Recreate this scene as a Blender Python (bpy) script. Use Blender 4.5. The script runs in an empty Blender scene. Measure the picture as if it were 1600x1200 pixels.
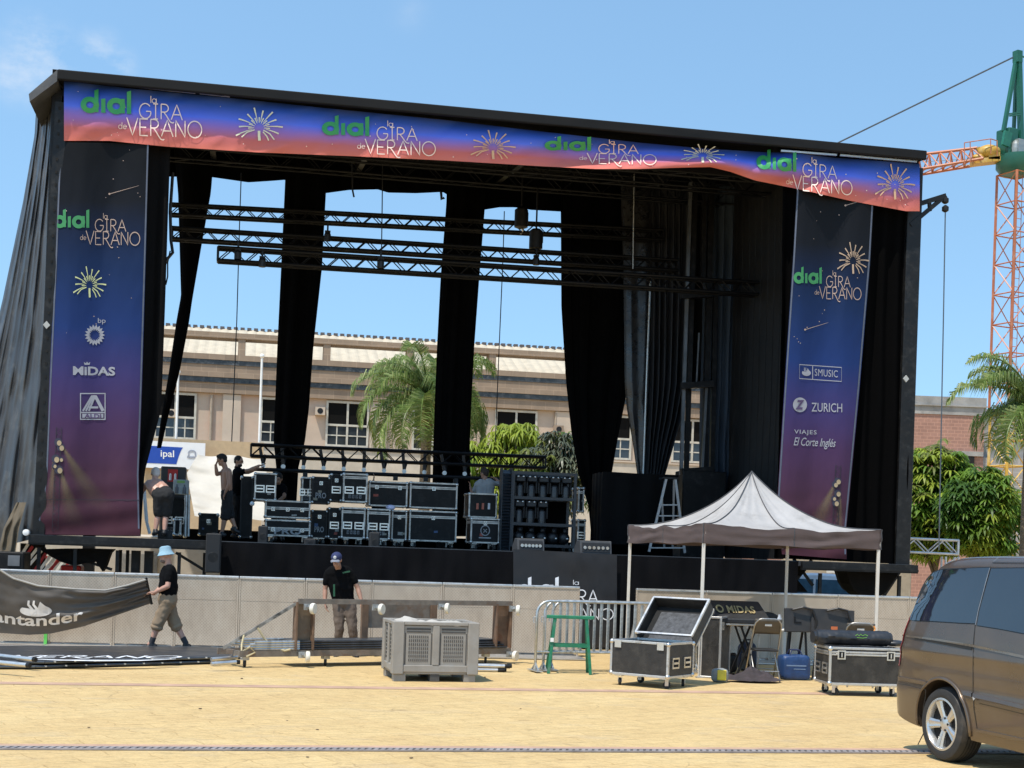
import bpy, bmesh, math, random
from mathutils import Vector, Matrix, noise
R = math.radians
random.seed(7)
S = bpy.context.scene
COL = S.collection
# ------------------------------------------------------------------ camera
F, ROLL, HC, PX, PY = 2220.0, 0.034, 1.75, 800.0, 865.0
cam = bpy.data.cameras.new('camera'); camo = bpy.data.objects.new('camera', cam); COL.objects.link(camo)
cam.sensor_width = 36.0; cam.lens = 36.0 * F / 1600.0; cam.shift_y = (PY - 600.0) / 1600.0
cam.clip_start = .1; cam.clip_end = 3000
camo.matrix_world = Matrix.Translation((0, 0, HC)) @ Matrix.Rotation(R(90), 4, 'X') @ Matrix.Rotation(ROLL, 4, 'Z')
S.camera = camo
# ------------------------------------------------------------------ sky and sun
SUN_EL, SUN_X, SUN_Y = R(66), -0.62, -0.785
W = bpy.data.worlds.new("World"); S.world = W; W.use_nodes = True
wn = W.node_tree.nodes; wl = W.node_tree.links; wn.clear()
def wnode(t, **k):
    n = wn.new(t)
    for a, b in k.items(): setattr(n, a, b)
    return n
sky = wnode('ShaderNodeTexSky'); sky.sky_type = 'NISHITA'; sky.sun_disc = False
sky.sun_elevation = SUN_EL; sky.sun_rotation = math.atan2(SUN_X, SUN_Y)
sky.air_density = 1.25; sky.dust_density = 0.2; sky.ozone_density = 1.5; sky.altitude = 0
wc = wnode('ShaderNodeTexCoord')
nz = wnode('ShaderNodeTexNoise'); nz.inputs['Scale'].default_value = 16; nz.inputs['Detail'].default_value = 8; nz.inputs['Roughness'].default_value = .62
mp = wnode('ShaderNodeMapping'); mp.inputs['Scale'].default_value = (1.0, 1, 1.7)
sm = wnode('ShaderNodeVectorMath', operation='ADD'); sm.inputs[1].default_value = (0, 0, .22); wl.new(wc.outputs['Generated'], sm.inputs[0]); sn = wnode('ShaderNodeVectorMath', operation='NORMALIZE'); wl.new(sm.outputs[0], sn.inputs[0]); wl.new(sn.outputs[0], sky.inputs[0])
wl.new(wc.outputs['Generated'], mp.inputs[0]); wl.new(mp.outputs[0], nz.inputs['Vector'])
def cloud_spot(d, r0, r1):
    m = wnode('ShaderNodeVectorMath', operation='DISTANCE'); m.inputs[1].default_value = d
    wl.new(wc.outputs['Generated'], m.inputs[0])
    g = wnode('ShaderNodeMapRange', interpolation_type='SMOOTHSTEP'); g.inputs[1].default_value = r0; g.inputs[2].default_value = r1
    g.inputs[3].default_value = 1; g.inputs[4].default_value = 0
    wl.new(m.outputs['Value'], g.inputs[0]); return g.outputs[0]
def dirpx(x, y):
    u, v = x - PX, y - PY
    return Vector((u * math.cos(ROLL) + v * math.sin(ROLL), F, u * math.sin(ROLL) - v * math.cos(ROLL))).normalized()
spots = [cloud_spot(dirpx(62, 85), .004, .034), cloud_spot(dirpx(30, 112), .0, .03), cloud_spot(dirpx(152, 82), .0, .022), cloud_spot(dirpx(190, 100), 0, .016), cloud_spot(dirpx(640, 20), -.05, .022)]
acc = spots[0]
for s_ in spots[1:]:
    m_ = wnode('ShaderNodeMath', operation='MAXIMUM'); wl.new(acc, m_.inputs[0]); wl.new(s_, m_.inputs[1]); acc = m_.outputs[0]
cr = wnode('ShaderNodeMapRange'); cr.inputs[1].default_value = .40; cr.inputs[2].default_value = .86
wl.new(nz.outputs[0], cr.inputs[0])
mm = wnode('ShaderNodeMath', operation='MULTIPLY'); wl.new(acc, mm.inputs[0]); wl.new(cr.outputs[0], mm.inputs[1])
mx = wnode('ShaderNodeMixRGB'); mx.inputs[2].default_value = (4.4, 4.5, 4.6, 1)
wl.new(mm.outputs[0], mx.inputs[0])
tn = wnode('ShaderNodeMixRGB', blend_type='MULTIPLY'); tn.inputs[0].default_value = 1; tn.inputs[2].default_value = (.97, 1.105, 1.06, 1); wl.new(sky.outputs[0], tn.inputs[1])
bg = wnode('ShaderNodeBackground'); bg.inputs[1].default_value = 0.15
wl.new(tn.outputs[0], mx.inputs[1]); out = wnode('ShaderNodeOutputWorld'); wl.new(mx.outputs[0], bg.inputs[0]); wl.new(bg.outputs[0], out.inputs[0])
sl = bpy.data.lights.new('sun', 'SUN'); sl.energy = 3.4; sl.angle = R(.53); sl.color = (1, .94, .84)
so = bpy.data.objects.new('sun', sl); COL.objects.link(so)
sdir = Vector((SUN_X * math.cos(SUN_EL), SUN_Y * math.cos(SUN_EL), math.sin(SUN_EL))).normalized()
so.rotation_euler = sdir.to_track_quat('Z', 'Y').to_euler(); so.location = (0, 0, 60)
S.view_settings.view_transform = 'Standard'; S.view_settings.look = 'None'; S.view_settings.gamma = 1
S.view_settings.exposure = 0.56
S.cycles.max_bounces = 6; S.cycles.use_denoising = True

# ------------------------------------------------------------------ pixel <-> place helpers
def uv_(x, y):
    u, v = x - PX, y - PY
    return u * math.cos(ROLL) + v * math.sin(ROLL), -u * math.sin(ROLL) + v * math.cos(ROLL)
def P(x, y, Y):
    u, v = uv_(x, y); return Vector((u / F * Y, Y, HC - v / F * Y))
def G(x, y, z=0.0):
    u, v = uv_(x, y); Y = (HC - z) * F / v; return Vector((u / F * Y, Y, z))
class Plane:
    """a vertical frame on the plaza: origin o, turned by th; local (s along, t back, z up)"""
    def __init__(s, ox, oy, th):
        s.o = (ox, oy); s.th = th; s.c = math.cos(th); s.n = math.sin(th)
    def w(s, a, t, z): return Vector((s.o[0] + a * s.c - t * s.n, s.o[1] + a * s.n + t * s.c, z))
    def px(s, x, y, t=0.0):
        u, v = uv_(x, y); dx = u / F
        Y = (t + s.c * s.o[1] - s.n * s.o[0]) / (s.c - s.n * dx)
        X = dx * Y
        return Vector(((X - s.o[0]) * s.c + (Y - s.o[1]) * s.n, t, HC - v / F * Y))
    def P(s, x, y, t=0.0):
        q = s.px(x, y, t); return s.w(q.x, q.y, q.z)
TH = R(10.9)
ST = Plane(-8.3, 25.0, TH)

# ------------------------------------------------------------------ materials
MATS = {}
def principled(name):
    m = bpy.data.materials.new(name); m.use_nodes = True
    nt = m.node_tree; b = nt.nodes['Principled BSDF']
    return m, nt, b
def ramp(nt, stops, interp='LINEAR'):
    r = nt.nodes.new('ShaderNodeValToRGB'); e = r.color_ramp.elements; r.color_ramp.interpolation = interp
    while len(e) < len(stops): e.new(.5)
    for i, (p, c) in enumerate(stops): e[i].position = p; e[i].color = (*c, 1)
    return r
def mat(name, col, rough=.6, metal=0.0, var=.18, scale=6.0, bump=0.0, bscale=None, stretch=(1, 1, 1), spec=.5, coat=0.0, trans=0.0, dirt=None, dscale=3.0, sheen=0.0, rvar=.1):
    if name in MATS: return MATS[name]
    m, nt, b = principled(name); N = nt.nodes; L = nt.links
    tc = N.new('ShaderNodeTexCoord'); mp = N.new('ShaderNodeMapping'); mp.inputs['Scale'].default_value = stretch
    L.new(tc.outputs['Object'], mp.inputs[0])
    n = N.new('ShaderNodeTexNoise'); n.inputs['Scale'].default_value = scale; n.inputs['Detail'].default_value = 6; n.inputs['Roughness'].default_value = .6
    L.new(mp.outputs[0], n.inputs['Vector'])
    lo = [max(0, c * (1 - var)) for c in col]; hi = [min(1, c * (1 + var)) for c in col]
    r = ramp(nt, [(.3, lo), (.7, hi)]); L.new(n.outputs[0], r.inputs[0]); o = r.outputs[0]
    if dirt:
        n2 = N.new('ShaderNodeTexNoise'); n2.inputs['Scale'].default_value = dscale; n2.inputs['Detail'].default_value = 9; n2.inputs['Roughness'].default_value = .7
        L.new(tc.outputs['Object'], n2.inputs['Vector'])
        r2 = ramp(nt, [(.52, (0, 0, 0)), (.68, (1, 1, 1))]); L.new(n2.outputs[0], r2.inputs[0])
        mi = N.new('ShaderNodeMixRGB'); mi.inputs[2].default_value = (*dirt, 1); L.new(r2.outputs[0], mi.inputs[0]); L.new(o, mi.inputs[1]); o = mi.outputs[0]
    L.new(o, b.inputs['Base Color'])
    rr = ramp(nt, [(.3, [max(.02, rough - rvar)] * 3), (.7, [min(1, rough + rvar)] * 3)]); L.new(n.outputs[0], rr.inputs[0]); L.new(rr.outputs[0], b.inputs['Roughness'])
    b.inputs['Metallic'].default_value = metal; b.inputs['Specular IOR Level'].default_value = spec
    if coat: b.inputs['Coat Weight'].default_value = coat; b.inputs['Coat Roughness'].default_value = .04
    if sheen: b.inputs['Sheen Weight'].default_value = sheen
    if bump:
        n3 = N.new('ShaderNodeTexNoise'); n3.inputs['Scale'].default_value = bscale or scale * 4; n3.inputs['Detail'].default_value = 4
        L.new(mp.outputs[0], n3.inputs['Vector'])
        bp = N.new('ShaderNodeBump'); bp.inputs['Strength'].default_value = bump; bp.inputs['Distance'].default_value = .02
        L.new(n3.outputs[0], bp.inputs['Height']); L.new(bp.outputs[0], b.inputs['Normal'])
    if trans:
        t = N.new('ShaderNodeBsdfTranslucent'); L.new(o, t.inputs[0]); ms = N.new('ShaderNodeMixShader'); ms.inputs[0].default_value = trans
        L.new(b.outputs[0], ms.inputs[1]); L.new(t.outputs[0], ms.inputs[2]); L.new(ms.outputs[0], N['Material Output'].inputs[0])
    MATS[name] = m; return m
def print_mat(name, stops, rough=.45, scale=2.0, trans=.0):
    """a printed banner: colours by the height on the cloth (its own UV)"""
    m, nt, b = principled(name); N = nt.nodes; L = nt.links
    u = N.new('ShaderNodeUVMap'); u.uv_map = 'UVMap'; sp = N.new('ShaderNodeSeparateXYZ'); L.new(u.outputs[0], sp.inputs[0])
    n = N.new('ShaderNodeTexNoise'); n.inputs['Scale'].default_value = scale; tc = N.new('ShaderNodeTexCoord'); L.new(tc.outputs['Object'], n.inputs['Vector'])
    ad = N.new('ShaderNodeMath'); ad.operation = 'MULTIPLY_ADD'; ad.inputs[1].default_value = .02; L.new(n.outputs[0], ad.inputs[0]); L.new(sp.outputs[1], ad.inputs[2])
    r = ramp(nt, stops); L.new(ad.outputs[0], r.inputs[0]); L.new(r.outputs[0], b.inputs['Base Color'])
    b.inputs['Roughness'].default_value = rough; b.inputs['Specular IOR Level'].default_value = .12; MATS[name] = m
    if trans:
        t = N.new('ShaderNodeBsdfTranslucent'); L.new(r.outputs[0], t.inputs[0]); ms = N.new('ShaderNodeMixShader'); ms.inputs[0].default_value = trans
        L.new(b.outputs[0], ms.inputs[1]); L.new(t.outputs[0], ms.inputs[2]); L.new(ms.outputs[0], N['Material Output'].inputs[0])
    return m
BLACK = mat('black_paint', (.008, .008, .009), .5, var=.3)
BLACKM = mat('black_metal', (.008, .0078, .008), .45, .0, spec=.3, var=.3, scale=9, dirt=(.026, .025, .024), dscale=5)
TRUSS = mat('truss_black', (.004, .004, .0045), .5, .0, spec=.25)
MOLTON = mat('molton_cloth', (.0028, .0027, .0028), .95, var=.3, scale=3, bump=.3, bscale=40, spec=.03)
SCRIM = mat('black_scrim', (.0050, .0048, .0050), .8, var=.3, scale=2, bump=.25, bscale=60, spec=.08)
TARP = mat('grey_tarp', (.042, .043, .046), .42, var=.25, scale=2.5, bump=.16, bscale=9, stretch=(1, 1, .25), spec=.55, dirt=(.085, .083, .08), dscale=2.2)
BLUEDRAPE = mat('blue_grey_drape', (.022, .034, .05), .8, var=.25, scale=2)
SHINY = mat('shiny_black_sheet', (.02, .02, .022), .3, var=.3, bump=.5, bscale=5, spec=.6)
ALU = mat('aluminium', (.62, .61, .59), .38, .85, var=.12, scale=7, dirt=(.36, .34, .31), dscale=7)
STEEL = mat('galvanised_steel', (.50, .51, .50), .42, .75, var=.2, scale=14, dirt=(.30, .29, .27), dscale=6)
CHROME = mat('zinc_fitting', (.66, .64, .60), .3, .9, var=.1)
WHITE = mat('white_paint', (.78, .77, .74), .5, var=.06)
RUBBER = mat('rubber', (.018, .018, .018), .75, var=.3, scale=12)
CTRIM = mat('case_trim', (.56, .515, .45), .5, .25, var=.3, scale=9, dirt=(.22, .21, .19), dscale=6)
LAMIN = mat('brown_black_laminate', (.024, .021, .018), .5, var=.3, scale=9, bump=.15, bscale=70, dirt=(.05, .044, .036), dscale=4)
LAMINB = mat('black_laminate', (.0075, .007, .0066), .6, spec=.25, var=.3, scale=9, bump=.1, bscale=70, dirt=(.020, .019, .017), dscale=5)
DARK = mat('dark_void', (.006, .006, .006), .9)

# ------------------------------------------------------------------ mesh builder
class MB:
    def __init__(s): s.v = []; s.f = []; s.m = []; s.uv = {}; s.mi = 0
    def add(s, vs, fs, uv=None):
        o = len(s.v); s.v += [Vector(v) for v in vs]
        for f in fs: s.f.append([i + o for i in f]); s.m.append(s.mi)
        if uv:
            for i, t in enumerate(uv): s.uv[o + i] = t
        return s
    def box(s, c, d, rz=0.0, M=None):
        c = Vector(c); h = [x / 2 for x in d]
        vs = [Vector((sx * h[0], sy * h[1], sz * h[2])) for sz in (-1, 1) for sx, sy in ((-1, -1), (1, -1), (1, 1), (-1, 1))]
        if M is None: M = Matrix.Rotation(rz, 3, 'Z')
        return s.add([c + M @ v for v in vs], [(0, 3, 2, 1), (4, 5, 6, 7), (0, 1, 5, 4), (1, 2, 6, 5), (2, 3, 7, 6), (3, 0, 4, 7)])
    def bar(s, p0, p1, a, b=None, up=(0, 0, 1)):
        """a rectangular bar from p0 to p1, a wide, b thick"""
        p0, p1 = Vector(p0), Vector(p1); b = b or a; d = (p1 - p0); l = d.length; d.normalize(); u = Vector(up)
        if abs(d.dot(u)) > .95: u = Vector((0, 1, 0))
        x = d.cross(u).normalized(); z = x.cross(d)
        M = Matrix((x, d, z)).transposed()
        return s.box((p0 + p1) / 2, (a, l, b), M=M)
    def tube(s, p0, p1, r0, r1=None, n=8, caps=True):
        return s.path([p0, p1], [r0, r0 if r1 is None else r1], n, caps)
    def path(s, pts, r, n=6, caps=True):
        pts = [Vector(p) for p in pts]; k = len(pts)
        if not hasattr(r, '__len__'): r = [r] * k
        vs = []; fs = []; pu = None
        for i, p in enumerate(pts):
            d = (pts[min(i + 1, k - 1)] - pts[max(i - 1, 0)])
            d = d.normalized() if d.length > 1e-9 else Vector((0, 0, 1))
            u = pu if pu is not None else (Vector((0, 0, 1)) if abs(d.z) < .9 else Vector((1, 0, 0)))
            x = d.cross(u).normalized(); y = x.cross(d).normalized(); pu = y
            for j in range(n):
                a = 2 * math.pi * j / n; vs.append(p + (x * math.cos(a) + y * math.sin(a)) * r[i])
        for i in range(k - 1):
            for j in range(n):
                a, b = i * n + j, i * n + (j + 1) % n; fs.append((a, b, b + n, a + n))
        if caps: fs += [tuple(range(n - 1, -1, -1)), tuple((k - 1) * n + j for j in range(n))]
        return s.add(vs, fs)
    def ell(s, c, r, n=12, m=8, M=None):
        c = Vector(c); r = (r, r, r) if not hasattr(r, '__len__') else r; M = M or Matrix.Identity(3)
        vs = [c + M @ Vector((0, 0, -r[2]))]
        for i in range(1, m):
            a = -math.pi / 2 + math.pi * i / m
            for j in range(n):
                b = 2 * math.pi * j / n; vs.append(c + M @ Vector((r[0] * math.cos(a) * math.cos(b), r[1] * math.cos(a) * math.sin(b), r[2] * math.sin(a))))
        vs.append(c + M @ Vector((0, 0, r[2]))); fs = []
        for j in range(n): fs.append((0, 1 + (j + 1) % n, 1 + j)); fs.append((len(vs) - 1, 1 + (m - 2) * n + j, 1 + (m - 2) * n + (j + 1) % n))
        for i in range(m - 2):
            for j in range(n):
                a, b = 1 + i * n + j, 1 + i * n + (j + 1) % n; fs.append((a, b, b + n, a + n))
        return s.add(vs, fs)
    def limb(s, p0, p1, r0, r1=None, n=10):
        r1 = r0 if r1 is None else r1
        s.tube(p0, p1, r0, r1, n); s.ell(p0, r0, n, 6); s.ell(p1, r1, n, 6); return s
    def lathe(s, c, prof, n=16, axis='z', M=None, caps=True):
        """prof: (radius, height) points turned about an axis through c"""
        c = Vector(c); vs = []; fs = []; k = len(prof)
        for r, h in prof:
            for j in range(n):
                a = 2 * math.pi * j / n; q = Vector((r * math.cos(a), r * math.sin(a), h))
                if axis == 'x': q = Vector((q.z, q.x, q.y))
                elif axis == 'y': q = Vector((q.y, q.z, q.x))
                vs.append(c + (M @ q if M else q))
        for i in range(k - 1):
            for j in range(n):
                a, b = i * n + j, i * n + (j + 1) % n; fs.append((a, b, b + n, a + n))
        if caps and prof[0][0] > 1e-6: fs.append(tuple(range(n - 1, -1, -1)))
        if caps and prof[-1][0] > 1e-6: fs.append(tuple((k - 1) * n + j for j in range(n)))
        return s.add(vs, fs)
    def grid(s, fn, nu, nv, closed=False):
        vs = []; uv = []; fs = []; w = nu if closed else nu + 1
        for j in range(nv + 1):
            for i in range(w):
                vs.append(fn(i / nu, j / nv)); uv.append((i / nu, j / nv))
        for j in range(nv):
            for i in range(nu):
                a = j * w + i; b = j * w + (i + 1) % w; fs.append((a, b, b + w, a + w))
        return s.add(vs, fs, uv)
    def prism(s, poly, fn, d0, d1):
        """poly: 2d outline; fn(a, b, d) -> point; closed solid between depths d0 and d1"""
        n = len(poly); vs = [fn(a, b, d0) for a, b in poly] + [fn(a, b, d1) for a, b in poly]
        return s.add(vs, [tuple(range(n)), tuple(range(2 * n - 1, n - 1, -1))] + [(i, i + n, (i + 1) % n + n, (i + 1) % n) for i in range(n)])
    def build(s, name, ms, parent=None, smooth=False, bevel=0.0, world=False, seg=1):
        me = bpy.data.meshes.new(name)
        vs = s.v
        if world and parent is not None:
            inv = parent.matrix_basis.inverted(); 
            if parent.parent is not None: inv = (parent.parent.matrix_basis @ parent.matrix_basis).inverted()
            vs = [inv @ v for v in vs]
        me.from_pydata([tuple(v) for v in vs], [], s.f)
        for m in (ms if isinstance(ms, (list, tuple)) else [ms]): me.materials.append(m)
        for p, mi in zip(me.polygons, s.m): p.material_index = mi
        if s.uv:
            lay = me.uv_layers.new(name='UVMap'); dat = [0.0] * (2 * len(me.loops)); li = [0] * len(me.loops); me.loops.foreach_get('vertex_index', li)
            for k, vi in enumerate(li):
                t = s.uv.get(vi, (0, 0)); dat[2 * k] = t[0]; dat[2 * k + 1] = t[1]
            lay.data.foreach_set('uv', dat)
        if smooth: me.polygons.foreach_set('use_smooth', [True] * len(me.polygons))
        o = bpy.data.objects.new(name, me); COL.objects.link(o)
        if parent is not None: o.parent = parent
        if bevel:
            b = o.modifiers.new('bevel', 'BEVEL'); b.width = bevel; b.segments = seg; b.limit_method = 'ANGLE'; b.angle_limit = R(35)
        if smooth == 'auto':
            try: me.set_sharp_from_angle(angle=R(38))
            except Exception: pass
        return o
def tag(o, label=None, cat=None, group=None, kind=None):
    for k, v in (('label', label), ('category', cat), ('group', group), ('kind', kind)):
        if v: o[k] = v
    return o
def thing(name, label, cat, loc=(0, 0, 0), rz=0.0, group=None):
    o = bpy.data.objects.new(name, None); COL.objects.link(o); o.empty_display_size = .2
    o.matrix_basis = Matrix.Translation(Vector(loc)) @ Matrix.Rotation(rz, 4, 'Z')
    return tag(o, label, cat, group)
def struct(name, mb, m, **k): return tag(mb.build(name, m, **k), kind='structure')
KIDS = {}
def dup(root, loc=None, rz=None, label=None, M=None):
    def cp(o, par):
        c = o.copy(); COL.objects.link(c)
        if par is not None: c.parent = par
        for ch in list(o.children): cp(ch, c)
        return c
    r = cp(root, None)
    if M is not None: r.matrix_basis = M
    elif loc is not None: r.matrix_basis = Matrix.Translation(Vector(loc)) @ Matrix.Rotation(rz or 0, 4, 'Z')
    if label: r['label'] = label
    return r
def lerp(a, b, t): return a + (b - a) * t
def interp(pts, x):
    if x <= pts[0][0]: return pts[0][1]
    for (x0, y0), (x1, y1) in zip(pts, pts[1:]):
        if x <= x1: return y0 + (y1 - y0) * (x - x0) / (x1 - x0)
    return pts[-1][1]
def nz3(*p): return noise.noise(Vector(p))
def thick(o, t, off=0.0):
    m = o.modifiers.new('thickness', 'SOLIDIFY'); m.thickness = t; m.offset = off; return o

# ------------------------------------------------------------------ lettering
def text2d(body, bold=0.0, shear=0.0, spacing=1.0):
    """the outline of a word in the built-in font, as 2d verts and faces with cap height about 1"""
    cu = bpy.data.curves.new('text_curve', 'FONT'); cu.body = body; cu.size = 1.0; cu.offset = bold; cu.shear = shear; cu.space_character = spacing; cu.resolution_u = 3
    ob = bpy.data.objects.new('text_curve', cu); COL.objects.link(ob); dg = bpy.context.evaluated_depsgraph_get(); dg.update()
    me = bpy.data.meshes.new_from_object(ob.evaluated_get(dg))
    v = [(p.co.x, p.co.y) for p in me.vertices]; f = [tuple(p.vertices) for p in me.polygons]
    bpy.data.objects.remove(ob); bpy.data.curves.remove(cu); bpy.data.meshes.remove(me)
    return v, f
def ribbon2d(pts, w, taper=None, closed=False, rnd=True):
    """a stroke of width w along 2d points"""
    k = len(pts); vs = []; fs = []
    for i in range(k):
        a = pts[(i - 1) % k] if (closed or i > 0) else pts[i]; b = pts[(i + 1) % k] if (closed or i < k - 1) else pts[i]
        dx, dy = b[0] - a[0], b[1] - a[1]; l = math.hypot(dx, dy) or 1; nx, ny = -dy / l, dx / l
        ww = w * (taper(i / max(1, k - 1)) if taper else 1) / 2
        vs += [(pts[i][0] + nx * ww, pts[i][1] + ny * ww), (pts[i][0] - nx * ww, pts[i][1] - ny * ww)]
    for i in range(k if closed else k - 1):
        a = 2 * i; b = 2 * ((i + 1) % k); fs.append((a, a + 1, b + 1, b))
    return vs, fs
def arc2d(cx, cy, rx, ry, a0, a1, n=14): return [(cx + rx * math.cos(R(lerp(a0, a1, i / n))), cy + ry * math.sin(R(lerp(a0, a1, i / n)))) for i in range(n + 1)]
def seg2d(*pts, n=4):
    o = []
    for a, b in zip(pts, pts[1:]): o += [(lerp(a[0], b[0], i / n), lerp(a[1], b[1], i / n)) for i in range(n)]
    return o + [pts[-1]]
class Art:
    """flat artwork in its own 2d space (y up), later laid on a surface"""
    def __init__(s): s.v = []; s.f = []
    def add(s, vf, sx=1, sy=None, ox=0, oy=0):
        v, f = vf; sy = sx if sy is None else sy; o = len(s.v)
        s.v += [(x * sx + ox, y * sy + oy) for x, y in v]; s.f += [tuple(i + o for i in t) for t in f]; return s
    def fit(s, x0, y0, x1, y1):
        """scale to the box (pixels, y down)"""
        ax = min(p[0] for p in s.v); bx = max(p[0] for p in s.v); ay = min(p[1] for p in s.v); by = max(p[1] for p in s.v)
        s.v = [(x0 + (p[0] - ax) / (bx - ax) * (x1 - x0), y1 - (p[1] - ay) / (by - ay) * (y1 - y0)) for p in s.v]; return s
    def build(s, name, m, parent, surf, eps=.012, cut=12.0):
        bm = bmesh.new(); vv = [bm.verts.new((x, y, 0)) for x, y in s.v]
        for f in s.f:
            try: bm.faces.new([vv[i] for i in f])
            except ValueError: pass
        bmesh.ops.triangulate(bm, faces=bm.faces[:])
        for _ in range(3):
            e = [e for e in bm.edges if e.calc_length() > cut]
            if not e: break
            bmesh.ops.subdivide_edges(bm, edges=e, cuts=1); bmesh.ops.triangulate(bm, faces=[f for f in bm.faces if len(f.verts) > 3])
        mb = MB(); bm.verts.index_update()
        pts = [surf(v.co.x, v.co.y, eps) for v in bm.verts]
        mb.add(pts, [tuple(v.index for v in f.verts) for f in bm.faces]); bm.free()
        return mb.build(name, m, parent, smooth=True)
# ------------------------------------------------------------------ ground
def ground_mat():
    m, nt, b = principled('stamped_paving'); N = nt.nodes; L = nt.links
    tc = N.new('ShaderNodeTexCoord')
    n1 = N.new('ShaderNodeTexNoise'); n1.inputs['Scale'].default_value = .45; n1.inputs['Detail'].default_value = 8; n1.inputs['Roughness'].default_value = .7
    L.new(tc.outputs['Object'], n1.inputs['Vector'])
    r1 = ramp(nt, [(.30, (.55, .385, .185)), (.50, (.60, .435, .212)), (.72, (.63, .475, .245))]); L.new(n1.outputs[0], r1.inputs[0])
    mp = N.new('ShaderNodeMapping'); mp.inputs['Scale'].default_value = (1.3, 2.6, 1); mp.inputs['Rotation'].default_value = (0, 0, R(-14)); L.new(tc.outputs['Object'], mp.inputs[0])
    n2 = N.new('ShaderNodeTexNoise'); n2.inputs['Scale'].default_value = 4.5; n2.inputs['Detail'].default_value = 10; n2.inputs['Roughness'].default_value = .75
    L.new(mp.outputs[0], n2.inputs['Vector'])
    r2 = ramp(nt, [(.34, (.55, .52, .48)), (.46, (.93, .92, .90)), (.62, (1.12, 1.1, 1.05))]); L.new(n2.outputs[0], r2.inputs[0])
    mu = N.new('ShaderNodeMixRGB'); mu.blend_type = 'MULTIPLY'; mu.inputs[0].default_value = .75; L.new(r1.outputs[0], mu.inputs[1]); L.new(r2.outputs[0], mu.inputs[2])
    # grey worn patches
    n5 = N.new('ShaderNodeTexNoise'); n5.inputs['Scale'].default_value = .8; n5.inputs['Detail'].default_value = 6; L.new(mp.outputs[0], n5.inputs['Vector'])
    r5 = ramp(nt, [(.57, (0, 0, 0)), (.76, (.42, .42, .42))]); L.new(n5.outputs[0], r5.inputs[0])
    mw = N.new('ShaderNodeMixRGB'); mw.inputs[2].default_value = (.40, .335, .245, 1); L.new(r5.outputs[0], mw.inputs[0]); L.new(mu.outputs[0], mw.inputs[1])
    # irregular stamped joints
    vo = N.new('ShaderNodeTexVoronoi'); vo.feature = 'DISTANCE_TO_EDGE'; vo.inputs['Scale'].default_value = 1.35
    n4 = N.new('ShaderNodeTexNoise'); n4.inputs['Scale'].default_value = 3; ad = N.new('ShaderNodeMixRGB'); ad.blend_type = 'ADD'; ad.inputs[0].default_value = .16
    L.new(tc.outputs['Object'], n4.inputs['Vector']); L.new(tc.outputs['Object'], ad.inputs[1]); L.new(n4.outputs['Color'], ad.inputs[2]); L.new(ad.outputs[0], vo.inputs['Vector'])
    r3 = ramp(nt, [(.0, (1, 1, 1)), (.014, (0, 0, 0))]); L.new(vo.outputs[0], r3.inputs[0])
    n6 = N.new('ShaderNodeTexNoise'); n6.inputs['Scale'].default_value = 1.7; n6.inputs['Detail'].default_value = 5; L.new(tc.outputs['Object'], n6.inputs['Vector'])
    r6 = ramp(nt, [(.50, (0, 0, 0)), (.68, (.60, .60, .60))]); L.new(n6.outputs[0], r6.inputs[0])
    mj = N.new('ShaderNodeMath'); mj.operation = 'MULTIPLY'; L.new(r3.outputs[0], mj.inputs[0]); L.new(r6.outputs[0], mj.inputs[1])
    md = N.new('ShaderNodeMixRGB'); md.inputs[2].default_value = (.20, .135, .07, 1); L.new(mj.outputs[0], md.inputs[0]); L.new(mw.outputs[0], md.inputs[1])
    # pressed paving joints, faint and worn
    mb_ = N.new('ShaderNodeMapping'); mb_.inputs['Rotation'].default_value = (0, 0, R(-33)); L.new(ad.outputs[0], mb_.inputs[0])
    bk = N.new('ShaderNodeTexBrick'); bk.inputs['Scale'].default_value = 1; bk.inputs['Brick Width'].default_value = .62; bk.inputs['Row Height'].default_value = .31; bk.inputs['Mortar Size'].default_value = .008; bk.inputs['Mortar Smooth'].default_value = .4
    bk.inputs['Color1'].default_value = (1, 1, 1, 1); bk.inputs['Color2'].default_value = (.90, .885, .86, 1); bk.inputs['Mortar'].default_value = (.66, .60, .52, 1); L.new(mb_.outputs[0], bk.inputs['Vector'])
    ng = N.new('ShaderNodeTexNoise'); ng.inputs['Scale'].default_value = 38; ng.inputs['Detail'].default_value = 4; L.new(tc.outputs['Object'], ng.inputs['Vector']); rg = ramp(nt, [(.3, (.84, .83, .81)), (.7, (1.1, 1.1, 1.09))]); L.new(ng.outputs[0], rg.inputs[0])
    m8 = N.new('ShaderNodeMixRGB'); m8.blend_type = 'MULTIPLY'; m8.inputs[0].default_value = .7; L.new(md.outputs[0], m8.inputs[1]); L.new(bk.outputs[0], m8.inputs[2])
    m9 = N.new('ShaderNodeMixRGB'); m9.blend_type = 'MULTIPLY'; m9.inputs[0].default_value = .8; L.new(m8.outputs[0], m9.inputs[1]); L.new(rg.outputs[0], m9.inputs[2])
    L.new(m9.outputs[0], b.inputs['Base Color']); b.inputs['Roughness'].default_value = .75; b.inputs['Specular IOR Level'].default_value = .3
    bp = N.new('ShaderNodeBump'); bp.inputs['Strength'].default_value = .6; bp.inputs['Distance'].default_value = .03
    n7 = N.new('ShaderNodeTexNoise'); n7.inputs['Scale'].default_value = 5; n7.inputs['Detail'].default_value = 9; n7.inputs['Roughness'].default_value = .7; L.new(mp.outputs[0], n7.inputs['Vector'])
    L.new(n7.outputs[0], bp.inputs['Height']); L.new(bp.outputs[0], b.inputs['Normal'])
    return m
g = MB(); g.add([(-900, -300, 0), (900, -300, 0), (900, 1500, 0), (-900, 1500, 0)], [(0, 1, 2, 3)]); struct('plaza_ground', g, ground_mat())
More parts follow.
